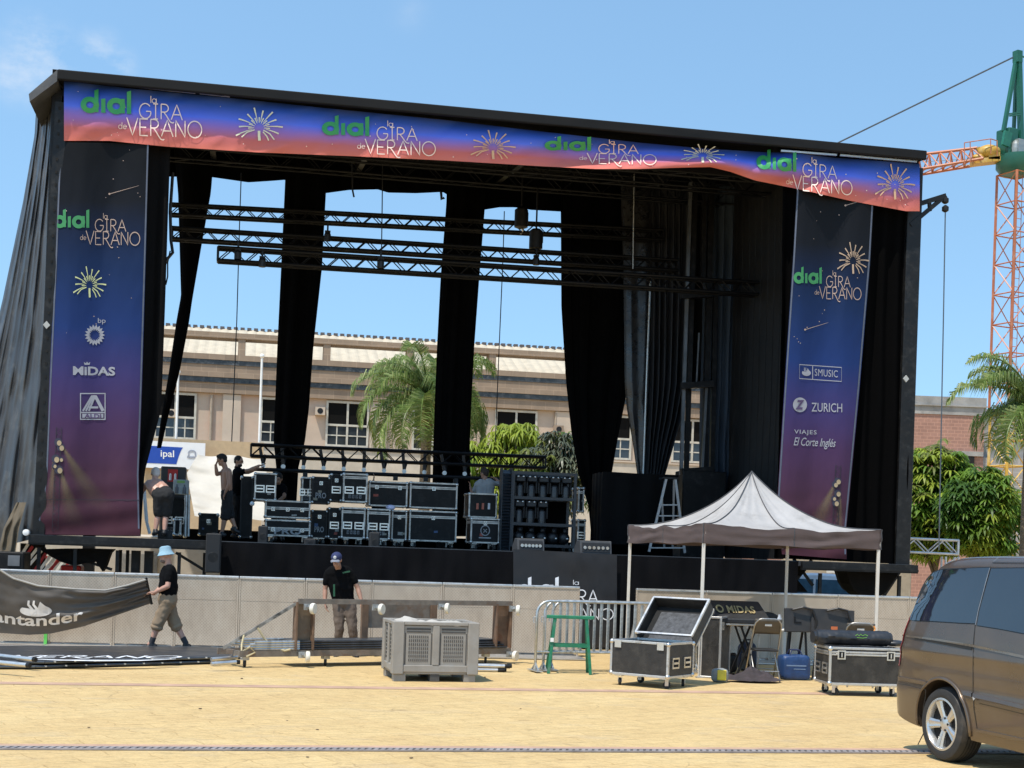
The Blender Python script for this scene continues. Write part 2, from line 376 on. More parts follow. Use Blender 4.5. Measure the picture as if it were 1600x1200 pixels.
PINK = mat('pink_stone', (.45, .28, .19), .75, var=.2, scale=3, dirt=(.48, .33, .20), dscale=2)
def strip(name, a, b, w, z, m, off=0.0):
    d = (b - a); d.z = 0; d.normalize(); n = Vector((-d.y, d.x, 0)); a = a - d * 40; b = b + d * 40
    g = MB(); z = Vector((0, 0, z)); a = a + n * off; b = b + n * off
    a.z = b.z = 0
    g.add([a + z, b + z, b + n * w + z, a + n * w + z], [(0, 1, 2, 3)]); return struct(name, g, m)
strip('paving_band', G(0, 1069.3), G(1000, 1082), .30, .004, PINK)
A_, B_ = G(0, 1172), G(1400, 1178)
strip('paving_band', A_, B_, .20, .004, PINK, off=.152)
# drain channel with its slanted bars
d = (B_ - A_).normalized(); n = Vector((-d.y, d.x, 0)); g = MB()
ln = (B_ - A_).length + 8; a0 = A_ - d * 4
g.mi = 1; g.add([a0 + Vector((0, 0, .003)), a0 + d * ln + Vector((0, 0, .003)), a0 + d * ln + n * .147 + Vector((0, 0, .003)), a0 + n * .147 + Vector((0, 0, .003))], [(0, 1, 2, 3)])
g.mi = 0
for k in range(int(ln / .06)):
    p = a0 + d * (k * .06) + Vector((0, 0, .010)); g.bar(p + n * .02, p + n * .125 + d * .035, .034, .012)
for o in (.012, .135): g.bar(a0 + n * o + Vector((0, 0, .010)), a0 + d * ln + n * o + Vector((0, 0, .010)), .022, .013)
struct('drain_channel', g, [mat('drain_iron', (.30, .265, .25), .6, .2, var=.3), mat('drain_gap', (.10, .085, .075), .9)])
rd = random.Random(4); g = MB()
for k in range(12):
    q = G(rd.uniform(0, 1600), rd.uniform(1045, 1198)); q.z = .008; r = rd.uniform(.005, .015) * (2.2 if k % 11 == 0 else 1); g.ell(q, (r * rd.uniform(.8, 2), r, r * .35), 7, 4, Matrix.Rotation(rd.uniform(0, 3), 3, 'Z'))
tag(g.build('litter', mat('litter_brown', (.09, .06, .035), .9, var=.6, scale=3)), kind='stuff')
# low far terrain so the horizon is closed
g = MB(); g.add([(-900, 260, 0), (900, 330, 0), (900, 330, 6), (-900, 260, 6), (-900, 320, 7), (900, 390, 7)], [(0, 1, 2, 3), (3, 2, 5, 4)])
struct('hills', g, mat('far_hill', (.16, .14, .11), .9, scale=.1))

# ------------------------------------------------------------------ town building behind the stage
BD = Plane(-14.95, 60.0, R(10.2))
def bz(y, x=440, t=0.0): return BD.px(x, y, t).z
def bs(x, y=650, t=0.0): return BD.px(x, y, t).x
def stone(name, c, sx, sz, mortar, dirt=None):
    m, nt, b = principled(name); N = nt.nodes; L = nt.links
    tc = N.new('ShaderNodeTexCoord'); sp = N.new('ShaderNodeSeparateXYZ'); cb = N.new('ShaderNodeCombineXYZ'); L.new(tc.outputs['Object'], sp.inputs[0])
    L.new(sp.outputs[0], cb.inputs[0]); L.new(sp.outputs[2], cb.inputs[1])
    br = N.new('ShaderNodeTexBrick'); br.inputs['Scale'].default_value = 1; br.inputs['Brick Width'].default_value = sx; br.inputs['Row Height'].default_value = sz
    br.inputs['Mortar Size'].default_value = mortar; br.inputs['Mortar Smooth'].default_value = .3
    br.inputs['Color1'].default_value = (*c, 1); br.inputs['Color2'].default_value = (*[x * .86 for x in c], 1); br.inputs['Mortar'].default_value = (*[min(1, x * 1.25) for x in c], 1)
    L.new(cb.outputs[0], br.inputs['Vector'])
    n = N.new('ShaderNodeTexNoise'); n.inputs['Scale'].default_value = 1.2; n.inputs['Detail'].default_value = 9; n.inputs['Roughness'].default_value = .7; L.new(tc.outputs['Object'], n.inputs['Vector'])
    r = ramp(nt, [(.3, (.78, .76, .74)), (.65, (1.08, 1.05, 1.02))]); L.new(n.outputs[0], r.inputs[0])
    mu = N.new('ShaderNodeMixRGB'); mu.blend_type = 'MULTIPLY'; mu.inputs[0].default_value = .8; L.new(br.outputs[0], mu.inputs[1]); L.new(r.outputs[0], mu.inputs[2])
    L.new(mu.outputs[0], b.inputs['Base Color']); b.inputs['Roughness'].default_value = .85; MATS[name] = m; return m
WALLM = mat('facade_render', (.50, .385, .29), .9, var=.1, scale=1.3, dirt=(.52, .33, .245), dscale=.16)
PILM = mat('pilaster_render', (.51, .41, .315), .9, var=.08, scale=1.5)
BROWN = stone('brown_stone_blocks', (.31, .23, .165), .62, .5, .012)
MARBLE = mat('black_marble', (.035, .038, .04), .35, var=.9, scale=3, dirt=(.13, .13, .13), dscale=4)
TILE = mat('cream_roof_tiles', (.50, .425, .315), .85, var=.1, scale=3, dirt=(.43, .36, .26), dscale=2)
GLASS = mat('dark_window_glass', (.03, .034, .038), .12, var=.4, scale=1, spec=.6)
BLINDM = mat('window_blind', (.007, .0065, .006), .9, spec=.1, var=.3, stretch=(1, 1, 12), scale=3)
FRAMEM = mat('window_frame_paint', (.50, .46, .38), .6)
root = thing('town_building', 'long tan stone civic building with cream tiled roof seen through the empty stage', 'building', BD.w(0, 0, 0), BD.th)
s0, s1 = -22.0, bs(1300)
zc = bz(620); g = MB(); g.box(((s0 + s1) / 2, 7, zc / 2), (s1 - s0, 14, zc)); g.build('wall', WALLM, root)
def band(name, y0, y1, t, m):
    z1, z0 = bz(y0), bz(y1); g = MB(); g.box(((s0 + s1) / 2, t + .5, (z0 + z1) / 2), (s1 - s0 - t * 2, 1.0, z1 - z0)); return g.build(name, m, root)
band('cornice', 604, 620, -.22, BROWN); band('marble_band', 596, 604, -.30, MARBLE); band('cornice', 577, 596, -.36, BROWN); band('marble_band', 569.5, 577, -.40, MARBLE)
band('attic_rail', 561, 569.5, -.44, BROWN); band('attic_rail', 527, 535.5, -.44, BROWN)
for k in range(-6, 12):
    xa = 372 + 132.5 * k
    if xa < -200 or xa > 1250: continue
    sa = bs(372, 550, -.44) + k * (bs(506, 550, -.44) - bs(372, 550, -.44)); z1, z0 = bz(535.5), bz(561)
    g = MB(); g.box((sa + .14, .06, (z0 + z1) / 2), (.30, .9, z1 - z0 - .004)); g.build('attic_pier', BROWN, root)
# tiled roof slope with rounded tile rows
zr0, zr1 = bz(566, t=.8), bz(520, t=6.2)
def roof(u, v):
    a = lerp(s0, s1, u); return Vector((a, lerp(.85, 6.2, v), lerp(zr0, zr1, v) + .05 * abs(math.sin(a * math.pi / .42))))
g = MB(); g.grid(roof, 600, 6); g.add([(s0, 6.2, zr1), (s1, 6.2, zr1), (s1, 11.6, zr0), (s0, 11.6, zr0)], [(0, 1, 2, 3)])
rf = g.build('roof', TILE, root)
g = MB(); k = s0
while k < s1:
    g.box((k, 6.2, zr1 + .05), (.19, .3, .13)); k += .31
g.build('ridge_cap', mat('ridge_tile', (.10, .085, .08), .8), rf)
# windows: upper dark light, lower panes with bars
wz1, wz0, wzm = bz(629, 540), bz(697, 540), bz(665, 540)
def window(sa, sb, kind=2):
    h = wz1 - wz0; g = MB(); w = sb - sa; c = (sa + sb) / 2; fr = .09
    for x in (sa, sb, c)[:3 if kind == 2 else 2]: g.box((x, -.02, (wz0 + wz1) / 2), (fr, .12, h + fr))
    for z in (wz0, wz1, wzm): g.box((c, -.026, z), (w, .12, fr))
    for half in range(kind):
        a = lerp(sa, sb, half / kind); b = lerp(sa, sb, (half + 1) / kind)
        g.box(((a + b) / 2, -.016, (wz0 + wzm) / 2), (.05, .08, wzm - wz0)); g.box(((a + b) / 2, -.012, (wz0 + wzm) / 2), (b - a, .08, .05))
    f = g.build('window', FRAMEM, root)
    g = MB(); g.box((c, .0, (wz0 + wzm) / 2), (w, .05, wzm - wz0)); g.build('pane', GLASS, f)
    g = MB(); g.box((c, .0, (wzm + wz1) / 2), (w, .05, wz1 - wzm)); g.build('blind', BLINDM, f)
for xa, xb in ((243, 305), (408, 470), (511, 575), (646, 708), (775, 838), (924, 986), (1052, 1113)):
    window(bs(xa), bs(xb))
for k in (-14, -9.5): window(k, k + 1.75)
for x in (362, 592, 880): 
    g = MB(); g.box((bs(x), -.06, zc / 2 - .01), (.75, .16, zc - .03)); g.build('pilaster', PILM, root)
LOWM = mat('lower_wall_render', (.52, .45, .36), .9, var=.12, scale=1.5, dirt=(.44, .38, .30), dscale=.7)
g = MB(); zl = bz(699); g.box(((s0 + s1) / 2, -.12, zl / 2), (s1 - s0, .5, zl)); g.build('lower_wall', LOWM, root)
g = MB(); g.box(((s0 + s1) / 2, -.14, zl + .04), (s1 - s0, .58, .07)); g.build('ledge', PILM, root)
for k in range(-4, 5):
    g = MB(); sx = bs(590) + k * 4.1; g.box((sx, -.42, 1.1), (1.1, .12, 2.2)); dr = g.build('door', mat('brown_door', (.14, .10, .07), .6), root)
for x in (330, 604, 868, 1010):
    g = MB(); p_ = bs(x); g.tube((p_, -.10, 0), (p_, -.10, zc - .1), .06, n=8); g.build('downpipe', mat('pipe_tan', (.34, .27, .20), .6), root)
for x, y, m_ in ((268, 655, PILM), (872, 650, BROWN), (500, 640, PILM)):
    g = MB(); g.box((bs(x, y), -.16, bz(y)), (.42, .3, .34)); b_ = g.build('wall_unit', m_, root); g = MB(); g.lathe((bs(x, y), -.32, bz(y)), [(.0, 0), (.12, .0), (.13, .02)], 14, 'y'); g.build('fan_grille', BLACKM, b_)
# boundary wall on the left with its blue sign
zw = BD.px(330, 688, -6).z; sa_, sb_ = BD.px(200, 700, -6).x, BD.px(412, 700, -6).x
g = MB(); g.box(((sa_ + sb_) / 2, -6 + .15, zw / 2), (sb_ - sa_, .3, zw)); tag(g.build('garden_wall', mat('ochre_wall', (.46, .34, .21), .9, var=.1, dirt=(.42, .30, .19), dscale=.8)), 'ochre rendered garden wall behind the white sheet at the back of the stage', 'wall').matrix_basis = Matrix.Translation(BD.w(0, 0, 0)) @ Matrix.Rotation(BD.th, 4, 'Z')
def flagpole(x, ytop, ybot, t, lab):
    a = BD.P(x, ybot, t); b = BD.P(x, ytop, t); r = thing('flagpole', lab, 'flagpole', (a.x, a.y, 0), 0, 'white flagpoles by the civic building')
    g = MB(); g.tube((0, 0, 0), (0, 0, b.z), .06, .045, 10); g.build('pole', WHITE, r)
    g = MB(); g.ell((0, 0, b.z + .05), .09, 10, 6); g.build('finial', WHITE, r)
flagpole(405, 558, 690, -5.4, 'tall white flagpole in front of the tan building, between two hanging curtains')
flagpole(275, 583, 690, -5.4, 'white flagpole beside the leftmost upstairs window of the tan building')
# blue and white sign
sg = thing('municipal_sign', 'blue and white sign lettered ipal with a small crest, beside the left stage curtain', 'sign', BD.w(0, 0, 0), BD.th)
t_ = -6.3; q0 = BD.px(214, 727, t_); q1 = BD.px(321, 694, t_)
g = MB(); g.box(((q0.x + q1.x) / 2, t_, (q0.z + q1.z) / 2 - .02), (q1.x - q0.x, .08, 1.02)); g.build('board', mat('sign_white', (.75, .76, .78), .4, var=.03), sg)
def sgs(x, y, e): q = BD.px(x, y, t_ - .045 - e); return q
g = MB()
top = lambda x: 697.5 + .055 * (x - 255); bot = lambda x: 724.5 + .045 * (x - 255)
pts = [(216, top(216)), (286, top(286))] + [(lerp(286, 275.5, (i / 8) ** .7), lerp(top(286), bot(275), i / 8)) for i in range(1, 9)] + [(216, bot(216))]
g.add([sgs(x, y, .004) for x, y in pts], [tuple(range(len(pts)))]); g.build('blue_field', mat('sign_blue', (.012, .06, .36), .4, var=.05), sg)
a = Art(); a.add(text2d('ipal', .01)); a.fit(251, 703, 272, 717); a.v = [(x, y + .05 * (x - 255)) for x, y in a.v]; a.build('lettering', WHITE, sg, sgs, .012, 40)
a = Art()
a.add(ribbon2d(arc2d(0, 0, 1, .55, 0, 180), .35)); a.add(ribbon2d([(-1.25, -.9), (-.9, -.3), (-.9, 0)], .35)); a.add(ribbon2d([(1.25, -.9), (.9, -.3), (.9, 0)], .35)); a.add(ribbon2d([(-.9, -.8), (.9, -.8)], .4))
a.fit(292, 703, 308, 716); a.build('crest', mat('crest_grey', (.3, .32, .38), .6), sg, sgs, .012, 40)

# ------------------------------------------------------------------ unfinished brick building on the right
RB = Plane(*(P(1395, 700, 62).xy), R(2.0))
rz_ = lambda y, x=1480: RB.px(x, y).z
root = thing('brick_building', 'unfinished red brick building with a raw concrete top band behind the trees', 'building', RB.w(0, 0, 0), RB.th)
sc_ = RB.px(1539, 640).x; zt, zb = rz_(620), rz_(648)
BRICK = stone('red_hollow_brick', (.37, .205, .155), .30, .15, .016)
CONC = mat('raw_concrete', (.30, .285, .265), .9, var=.25, scale=1.5, dirt=(.20, .19, .18), dscale=1.2)
BLOCK = stone('grey_block', (.34, .32, .30), .6, .32, .02)
g = MB(); g.box((sc_ / 2 - 3, 4, zb / 2), (sc_ + 6, 8, zb)); g.build('wall', BRICK, root)
g = MB(); g.box((sc_ / 2 - 3, 4, (zb + zt) / 2), (sc_ + 6.1, 8.1, zt - zb)); g.build('parapet', CONC, root)
g = MB(); g.box((sc_ / 2 - 3, -.08, lerp(zb, zt, .5)), (sc_ + 6.14, .1, .06)); g.build('shutter_line', CONC, root)
g = MB(); g.box((sc_ + 5, 5.5, (zt - .3) / 2), (10, 8, zt - .3)); g.build('side_wall', CONC, root)
g = MB(); g.box((sc_ + 3.6, 1.0, rz_(712) / 2), (8.2, 1.5, rz_(712))); g.build('block_wall', BLOCK, root)
g = MB(); q = RB.px(1511, 727); g.box((q.x, -.02, q.z), (.55, .2, .75)); w_ = g.build('window', DARK, root)
g = MB(); g.box((q.x, -.03, q.z + .5), (1.3, .22, .2)); g.build('lintel', CONC, w_)
for k in range(3):
    g = MB(); g.box((sc_ + 3 + k * 1.6, .22, 1.2), (.9, .1, 2.2)); g.build('shutter', mat('maroon_shutter', (.09, .025, .022), .7, stretch=(1, 1, 8)), root)

# ------------------------------------------------------------------ the stage
sr = thing('concert_stage', 'large black mobile concert stage with a black roof, corner towers and raised deck', 'stage', ST.w(0, 0, 0), TH)
ZD = 1.80; TB = 6.4
zroof = ST.px(90, 110, -.3).z; sR = ST.px(1447, 240, -.33).x; sLf = ST.px(90, 110, -.36).x
SL_, SRR = 0.02, ST.px(1437, 500).x
def deckz(s): return ZD
g = MB(); g.box(((ST.px(345, 850).x + ST.px(1245, 880).x) / 2, TB / 2, ZD - .06), (ST.px(1245, 880).x - ST.px(345, 850).x, TB, .12))
DECKM = mat('deck_board', (.040, .043, .047), .55, var=.3, scale=2, dirt=(.07, .07, .07), dscale=1.5)
g.build('deck', DECKM, sr)
sA, sB = ST.px(48, 850).x, ST.px(345, 850).x; sC, sD = ST.px(1245, 880).x, ST.px(1424, 885).x
for a, b, t1 in ((sA, sB, 3.0), (sC, sD, 3.0)):
    g = MB(); g.box(((a + b) / 2, t1 / 2 - .1, ZD - .05), (b - a, t1, .10)); wd = g.build('wing_deck', DECKM, sr)
    g = MB(); g.box(((a + b) / 2, -.24, ZD - .09), (b - a, .10, .165)); g.box(((a + b) / 2, -.30, ZD - .12), (b - a, .03, .045)); g.build('edge_beam', BLACKM, wd)
for x in (52, 60, 117, 178, 183, 190, 207, 228, 280, 318, 1284, 1408, 1421, 1262):
    q = ST.px(x, 870).x; g = MB(); t_ = .05 if x in (60, 117, 183, 280, 1284, 1408) else .9 + (x % 3) * .5
    w = .16 if x in (207, 228) else .06
    g.box((q, t_, (ZD - .22) / 2), (w, w, ZD - .24)); g.box((q, t_, .02), (.2, .2, .04)); g.build('support_leg', BLACKM, sr)
for xa, ya, xb, yb in ((120, 872, 175, 890), (282, 868, 318, 890), (1240, 912, 1268, 875), (1245, 880, 1270, 915), (1385, 925, 1408, 890)):
    g = MB(); a = ST.px(xa, ya, .5); b = ST.px(xb, yb, .5); d_ = (b - a); a = a - d_ * .2
    if a.z < .05: a.z = .05
    g.bar(a, b, .05); g.build('brace', BLACKM, sr)
# roof: slopes gently up to the back
ZB = zroof + .75
g = MB(); pro = [(-.345, zroof), (TB, ZB), (TB, ZB - .16), (-.345, zroof - .16)]
g.prism([(a, b) for a, b in pro], lambda a, b, d: Vector((d, a, b)), -.02, sR); rp = g.build('roof_panel', SCRIM, sr)
zf = zroof - .18
g = MB(); g.box(((sR + sLf) / 2, -.33, zroof - .085), (sR - sLf, .09, .18)); g.build('fascia', mat('fascia_black', (.008, .0078, .008), .7, spec=.2, var=.5, scale=3, stretch=(.3, 1, 1)), sr, bevel=.02, seg=2)
g = MB(); g.box((sR / 2, .16, zroof - .42), (sR - .1, .05, .50)); g.build('fascia_backing', SCRIM, sr)
g = MB(); g.prism([(sLf - .004, zroof), (-.40, zroof - .47), (-.38, zroof - .60), (sLf - .004, zroof - .20)], lambda a, b, d: Vector((a, d, b)), -.35, TB); g.build('eave_wing', mat('eave_grey', (.075, .075, .078), .6, var=.3, scale=4, bump=.3, bscale=12), sr)
for k in range(0, 17):
    pass
for xa, xb in ((120, 205), (206, 308), (312, 362), (1220, 1310), (1312, 1435)):
    vt = lambda x: interp([(100, 126), (350, 152), (1180, 237), (1250, 240), (1437, 256)], x) - 3
    a = ST.px(xa, vt(xa), -.24); b = ST.px(xb - 3, vt(xb), -.24)
    g = MB(); g.bar(a, b, .045, .035); g.build('lighting_rail', ALU if xa > 200 else BLACKM, sr)
g = MB(); g.box((sR / 2, TB - .06, ZD + .13), (sR - 3.6, .04, .26)); g.build('toe_board', MOLTON, sr)  # black strip added at the deck's rear to darken gaps under the cases
# roof trusses seen under the roof
def truss_mesh(a, b, h, dep, w=.05, bay=None, br=.022):
    """a box truss from a to b (its lower front chord); returns (list of chord builders, bracing)"""
    a, b = Vector(a), Vector(b); d = b - a; L = d.length; d.normalize(); up = Vector((0, 0, 1)); bk = d.cross(up) * -1
    bk = Vector((0, 0, 1)).cross(d).normalized(); bay = bay or h * 1.05; n = max(1, round(L / bay)); st = L / n
    ch = []
    for o in (Vector((0, 0, 0)), up * h, bk * dep, bk * dep + up * h):
        m = MB(); m.tube(a + o, b + o, w / 2, n=8); ch.append(m)
    g = MB()
    for f in (Vector((0, 0, 0)), bk * dep):
        for i in range(n):
            p, q = a + d * st * i + f, a + d * st * (i + 1) + f
            if i % 2 == 0: g.tube(p, q + up * h, br / 2, n=5, caps=False)
            else: g.tube(p + up * h, q, br / 2, n=5, caps=False)
    for f in (Vector((0, 0, 0)), up * h):
        for i in range(n):
            p, q = a + d * st * i + f, a + d * st * (i + 1) + f
            g.tube(p if i % 2 == 0 else p + bk * dep, q + bk * dep if i % 2 == 0 else q, br / 2, n=5, caps=False)
    for e in (a, b):
        for o, p in ((up * h, Vector()), (bk * dep, Vector()), (up * h, bk * dep + up * h - up * h), ):
            g.tube(e + p, e + p + o, br, n=5)
        g.tube(e + bk * dep, e + bk * dep + up * h, br, n=5); g.tube(e + up * h, e + up * h + bk * dep, br, n=5)
    return ch, g
def truss(name, label, a, b, h, dep, m=TRUSS, group=None, loc=None, rz=TH, **k):
    r = thing(name, label, 'truss', loc if loc is not None else ST.w(0, 0, 0), rz, group)
    ch, g = truss_mesh(a, b, h, dep, **k)
    for c in ch: c.build('main_tube', m, r, smooth='auto')
    g.build('bracing', m, r, smooth='auto'); return r
for i, t in enumerate((.6, 2.4, 4.4)):
    zz = lerp(zroof, ZB, t / TB) - .62
    ch, g = truss_mesh((.5, t, zz), (sR - .5, t, zz), .42, .3)
    f = ch[0].build('roof_girder', TRUSS, sr)
    for c in ch[1:]: c.build('girder_tube', TRUSS, f)
    g.build('girder_bracing', TRUSS, f)
for s in (2.6, 5.8, 9, 12.2):
    zz = zroof - .25; g = MB(); g.bar((s, .1, zz), (s, TB - .1, lerp(zroof, ZB, .97) - .25), .12, .16); g.build('roof_rafter', TRUSS, sr)
# corner towers
def tower(s, t, z0, z1, w=.34):
    g = MB(); g.box((s, t, (z0 + z1) / 2), (w, w, z1 - z0)); return g
pl = ST.px(83, 400, 0).x
g = MB(); t0_ = .02
g.box((.06, .30, (zroof + ZD) / 2 - .14), (.30, .34, zroof - ZD - .12)); po = g.build('corner_post', BLACKM, sr, bevel=.012)
# slotted face strip on the left post, leaning the way the photo shows
a_, b_ = ST.px(96, 160, -.06), ST.px(60, 838, -.06)
g = MB(); g.bar(a_, b_, .20, .05, up=(0, 1, 0))
g.mi = 1
for k in range(34):
    p_ = lerp(a_, b_, (k + .5) / 34); g.box(p_ + Vector((-.02, -.03, 0)), (.035, .012, .05))
g.build('slotted_rail', [BLACKM, DARK], po)
sp_ = ST.px(1416, 600, 0).x
g = MB(); g.box((sp_ + .1, .25, (zroof + ZD) / 2 - .14), (.30, .34, zroof - ZD - .12)); po = g.build('corner_post', BLACKM, sr, bevel=.012)
for x, y in ((1415, 592), (73, 508)):
    c_ = ST.px(x, y, -.1); g = MB(); l_ = -1 if x > 800 else 1
    g.prism([(0, .07), (.06, 0), (0, -.07), (-.06, 0)], lambda a, b, d: Vector((c_.x + a, d, c_.z + b)), -.13, -.10)
    g.build('maker_badge', mat('badge_grey', (.42, .42, .40), .6), po)
for s in (.2, sR - .6, 8.0):
    g = MB(); g.box((s, TB - .1, ZB / 2), (.25, .25, ZB - .3)); g.build('rear_post', TRUSS, sr)
# stage front skirt with slack folds
x0s, x1s = 345, 1245
def skirt(u, v):
    s = lerp(ST.px(x0s, 850).x, ST.px(x1s, 880).x, u); z = lerp(ZD - .015, .02, v)
    f = .05 * math.sin(s * 5.1 + 2 * math.sin(s * 1.3)) * (.3 + v) + .07 * nz3(s * 1.7, v * 1.2, 3) + .05 * nz3(s * 5, v * 3, 8)
    return Vector((s, -.10 + f * .8, z))
g = MB(); g.grid(skirt, 260, 10); g.build('skirt', mat('skirt_cloth', (.0042, .0042, .0052), .85, var=.35, scale=2, bump=.2, bscale=30, spec=.1), sr, smooth=True)
g = MB(); g.box(((ST.px(x0s, 850).x + ST.px(x1s, 880).x) / 2, -.03, ZD - .07), (ST.px(x1s, 880).x - ST.px(x0s, 850).x, .06, .10)); g.build('deck_lip', BLACKM, sr)
# right hand bracket arm with its chain hoist
br = MB(); A1 = ST.px(1437, 318, .1); A2 = ST.px(1477, 306, .1); A3 = ST.px(1422, 352, .1)
br.bar(ST.px(1432, 320, .1), A2, .09); br.bar(A3, A2, .08); br.bar(ST.px(1452, 316, .1), ST.px(1453, 330, .1), .06); br.build('bracket_arm', BLACKM, sr)

# ------------------------------------------------------------------ drapes
def hang(name, label, rows, t, m, group=None, folds=5, amp=.05, depth=.12, nv=40, seed=0, solid=False, cat='curtain', tf=None, loose=.0):
    """rows: (xl, yl, xr, yr) in the photo, laid on the stage plane t; folds run down the cloth"""
    k = len(rows)
    L_ = [(ST.px(r[0], r[1], t(i / (k - 1), 0) if callable(t) else t), ST.px(r[2], r[3], t(i / (k - 1), 1) if callable(t) else t)) for i, r in enumerate(rows)]
    def pair(v):
        f = v * (k - 1); i = min(int(f), k - 2); f -= i
        return lerp(L_[i][0], L_[i + 1][0], f), lerp(L_[i][1], L_[i + 1][1], f)
    ext = max((b - a).length for a, b in L_)
    def fn(u, v):
        a, b = pair(v); w = (b - a).length; sq = ext / max(w, .05)
        if solid:
            th = 2 * math.pi * u; c = (a + b) / 2; h = (b - a) / 2
            dd = depth * (1 + .25 * math.sin(folds * th + seed)) * min(1.0, w * 1.4 + .15)
            rr = 1 + .07 * math.sin(folds * 2 * th + seed * 2 + v * 2)
            return c + h * math.cos(th) * rr * .98 + Vector((0, math.sin(th) * dd + .03 * nz3(v * 5, th, seed), 0))
        p = lerp(a, b, u); ph = folds * 2 * math.pi * u + seed + 1.2 * math.sin(3 * u + seed) + loose * math.sin(v * 3 + seed)
        am = amp * min(2.2, sq) * (.35 + .65 * min(1, v * 2.5))
        return p + Vector((0, am * math.sin(ph) + amp * .8 * nz3(u * 6 + seed, v * 4, seed) + amp * .5 * nz3(u * 20, v * 5, seed + 3), 0))
    r = MB(); w = int(folds * (14 if not solid else 12)) + 8; r.grid(fn, w, nv, closed=solid)
    if solid: pass
    o = r.build(name, m, smooth=True); o.matrix_basis = Matrix.Translation(ST.w(0, 0, 0)) @ Matrix.Rotation(TH, 4, 'Z')
    return tag(o, label, cat, group)
BK = 'black cloths hung at the back of the stage'
# border across the back
edge = [(262, 276), (332, 277), (360, 281), (388, 285), (420, 283), (446, 281), (470, 290), (508, 302), (545, 297), (590, 296), (606, 301), (650, 302), (692, 300), (700, 305), (755, 328), (780, 324), (805, 324), (830, 328), (882, 331), (950, 335), (1015, 338)]
def border(u, v):
    x = lerp(262, 1015, u); y = lerp(interp(edge, x) - 74 - .02 * (x - 262), interp(edge, x), v); t = TB - .15 + .05 * math.sin(x * .16) * (.3 + v) + .05 * nz3(x * .02, v * 2, 1)
    return ST.px(x, y, t)
g = MB(); g.grid(border, 220, 10); o = g.build('border_curtain', MOLTON, smooth=True); o.matrix_basis = Matrix.Translation(ST.w(0, 0, 0)) @ Matrix.Rotation(TH, 4, 'Z')
tag(o, 'black border curtain with a ragged lower edge along the top back of the stage', 'curtain', BK)
hang('stage_curtain', 'narrow black curtain leg tied aside at the far left of the stage opening', [(272, 225, 334, 228), (279, 300, 329, 300), (281, 380, 315, 380), (283, 462, 300, 470), (276, 500, 295, 505), (264, 580, 281, 580), (252, 650, 262, 655), (245, 700, 252, 700)], TB - .3, MOLTON, BK, 3, depth=.16, solid=True, seed=1)
hang('stage_curtain', 'black curtain leg hanging behind the shirtless man and the flight cases', [(448, 240, 512, 243), (446, 290, 509, 290), (440, 420, 502, 420), (434, 540, 489, 540), (430, 640, 482, 640), (428, 690, 476, 690), (432, 730, 466, 730), (434, 800, 462, 800), (434, 838, 462, 838)], TB - .3, MOLTON, BK, 7, depth=.2, solid=True, seed=2, nv=60)
hang('stage_curtain', 'black curtain leg crossing in front of the palm tree', [(700, 258, 760, 261), (698, 320, 757, 322), (690, 430, 748, 430), (684, 540, 740, 540), (680, 640, 735, 640), (678, 700, 733, 700), (677, 760, 734, 760), (676, 838, 732, 838)], TB - .3, MOLTON, BK, 8, depth=.2, solid=True, seed=3, nv=60)
hang('stage_curtain', 'widest black back curtain, tapering to a point right of the lamp rack', [(880, 268, 1018, 272), (879, 330, 1016, 335), (880, 480, 1010, 480), (887, 600, 979, 604), (895, 680, 964, 684), (905, 740, 954, 742), (920, 790, 946, 790), (925, 846, 944, 846)], TB - .32, MOLTON, BK, 10, depth=.22, solid=True, seed=4, nv=60)
hang('stage_curtain', 'thin shiny black sheet gathered to a point beside the widest back curtain', [(970, 275, 1020, 278), (974, 400, 1018, 402), (976, 600, 1014, 600), (980, 640, 1012, 645), (988, 690, 1010, 690), (996, 745, 1008, 745), (998, 770, 1008, 770)], TB - .75, SHINY, BK, 4, depth=.1, solid=True, seed=5)
hang('side_drape', 'pleated black side drape swept to the left behind the lifting tower', [(1010, 262, 1090, 268), (1012, 380, 1088, 385), (1013, 480, 1084, 480), (1012, 600, 1078, 602), (1010, 660, 1066, 655), (1008, 705, 1050, 705), (1006, 745, 1036, 745), (1004, 800, 1022, 800)], lambda v, u: 5.6 - .5 * u, mat('sheen_drape', (.012, .0125, .015), .5, var=.3, scale=2, spec=.45), BK, 7, amp=.09, seed=6, loose=.8)
hang('side_drape', 'short black drape knotted up above the gap behind the lifting tower', [(1072, 262, 1122, 266), (1072, 400, 1122, 402), (1072, 520, 1120, 520), (1074, 600, 1100, 606)], 5.2, SCRIM, BK, 3, amp=.06, seed=7)
hang('side_drape', 'blue grey pleated drape beside the lifting tower', [(1100, 268, 1160, 272), (1099, 400, 1158, 402), (1095, 600, 1152, 602), (1093, 700, 1146, 700), (1092, 870, 1142, 870)], lambda v, u: 4.9 - .6 * u, BLUEDRAPE, BK, 5, amp=.09, seed=8)
hang('side_drape', 'charcoal side drape left of the hanging banner at the right wing', [(1148, 272, 1246, 292), (1146, 420, 1244, 424), (1142, 600, 1238, 600), (1138, 740, 1232, 740), (1132, 872, 1226, 874)], lambda v, u: 4.3 - 3.2 * u, mat('charcoal_drape', (.0080, .0078, .0078), .6, var=.4, scale=2, spec=.3), BK, 10, amp=.07, seed=9)
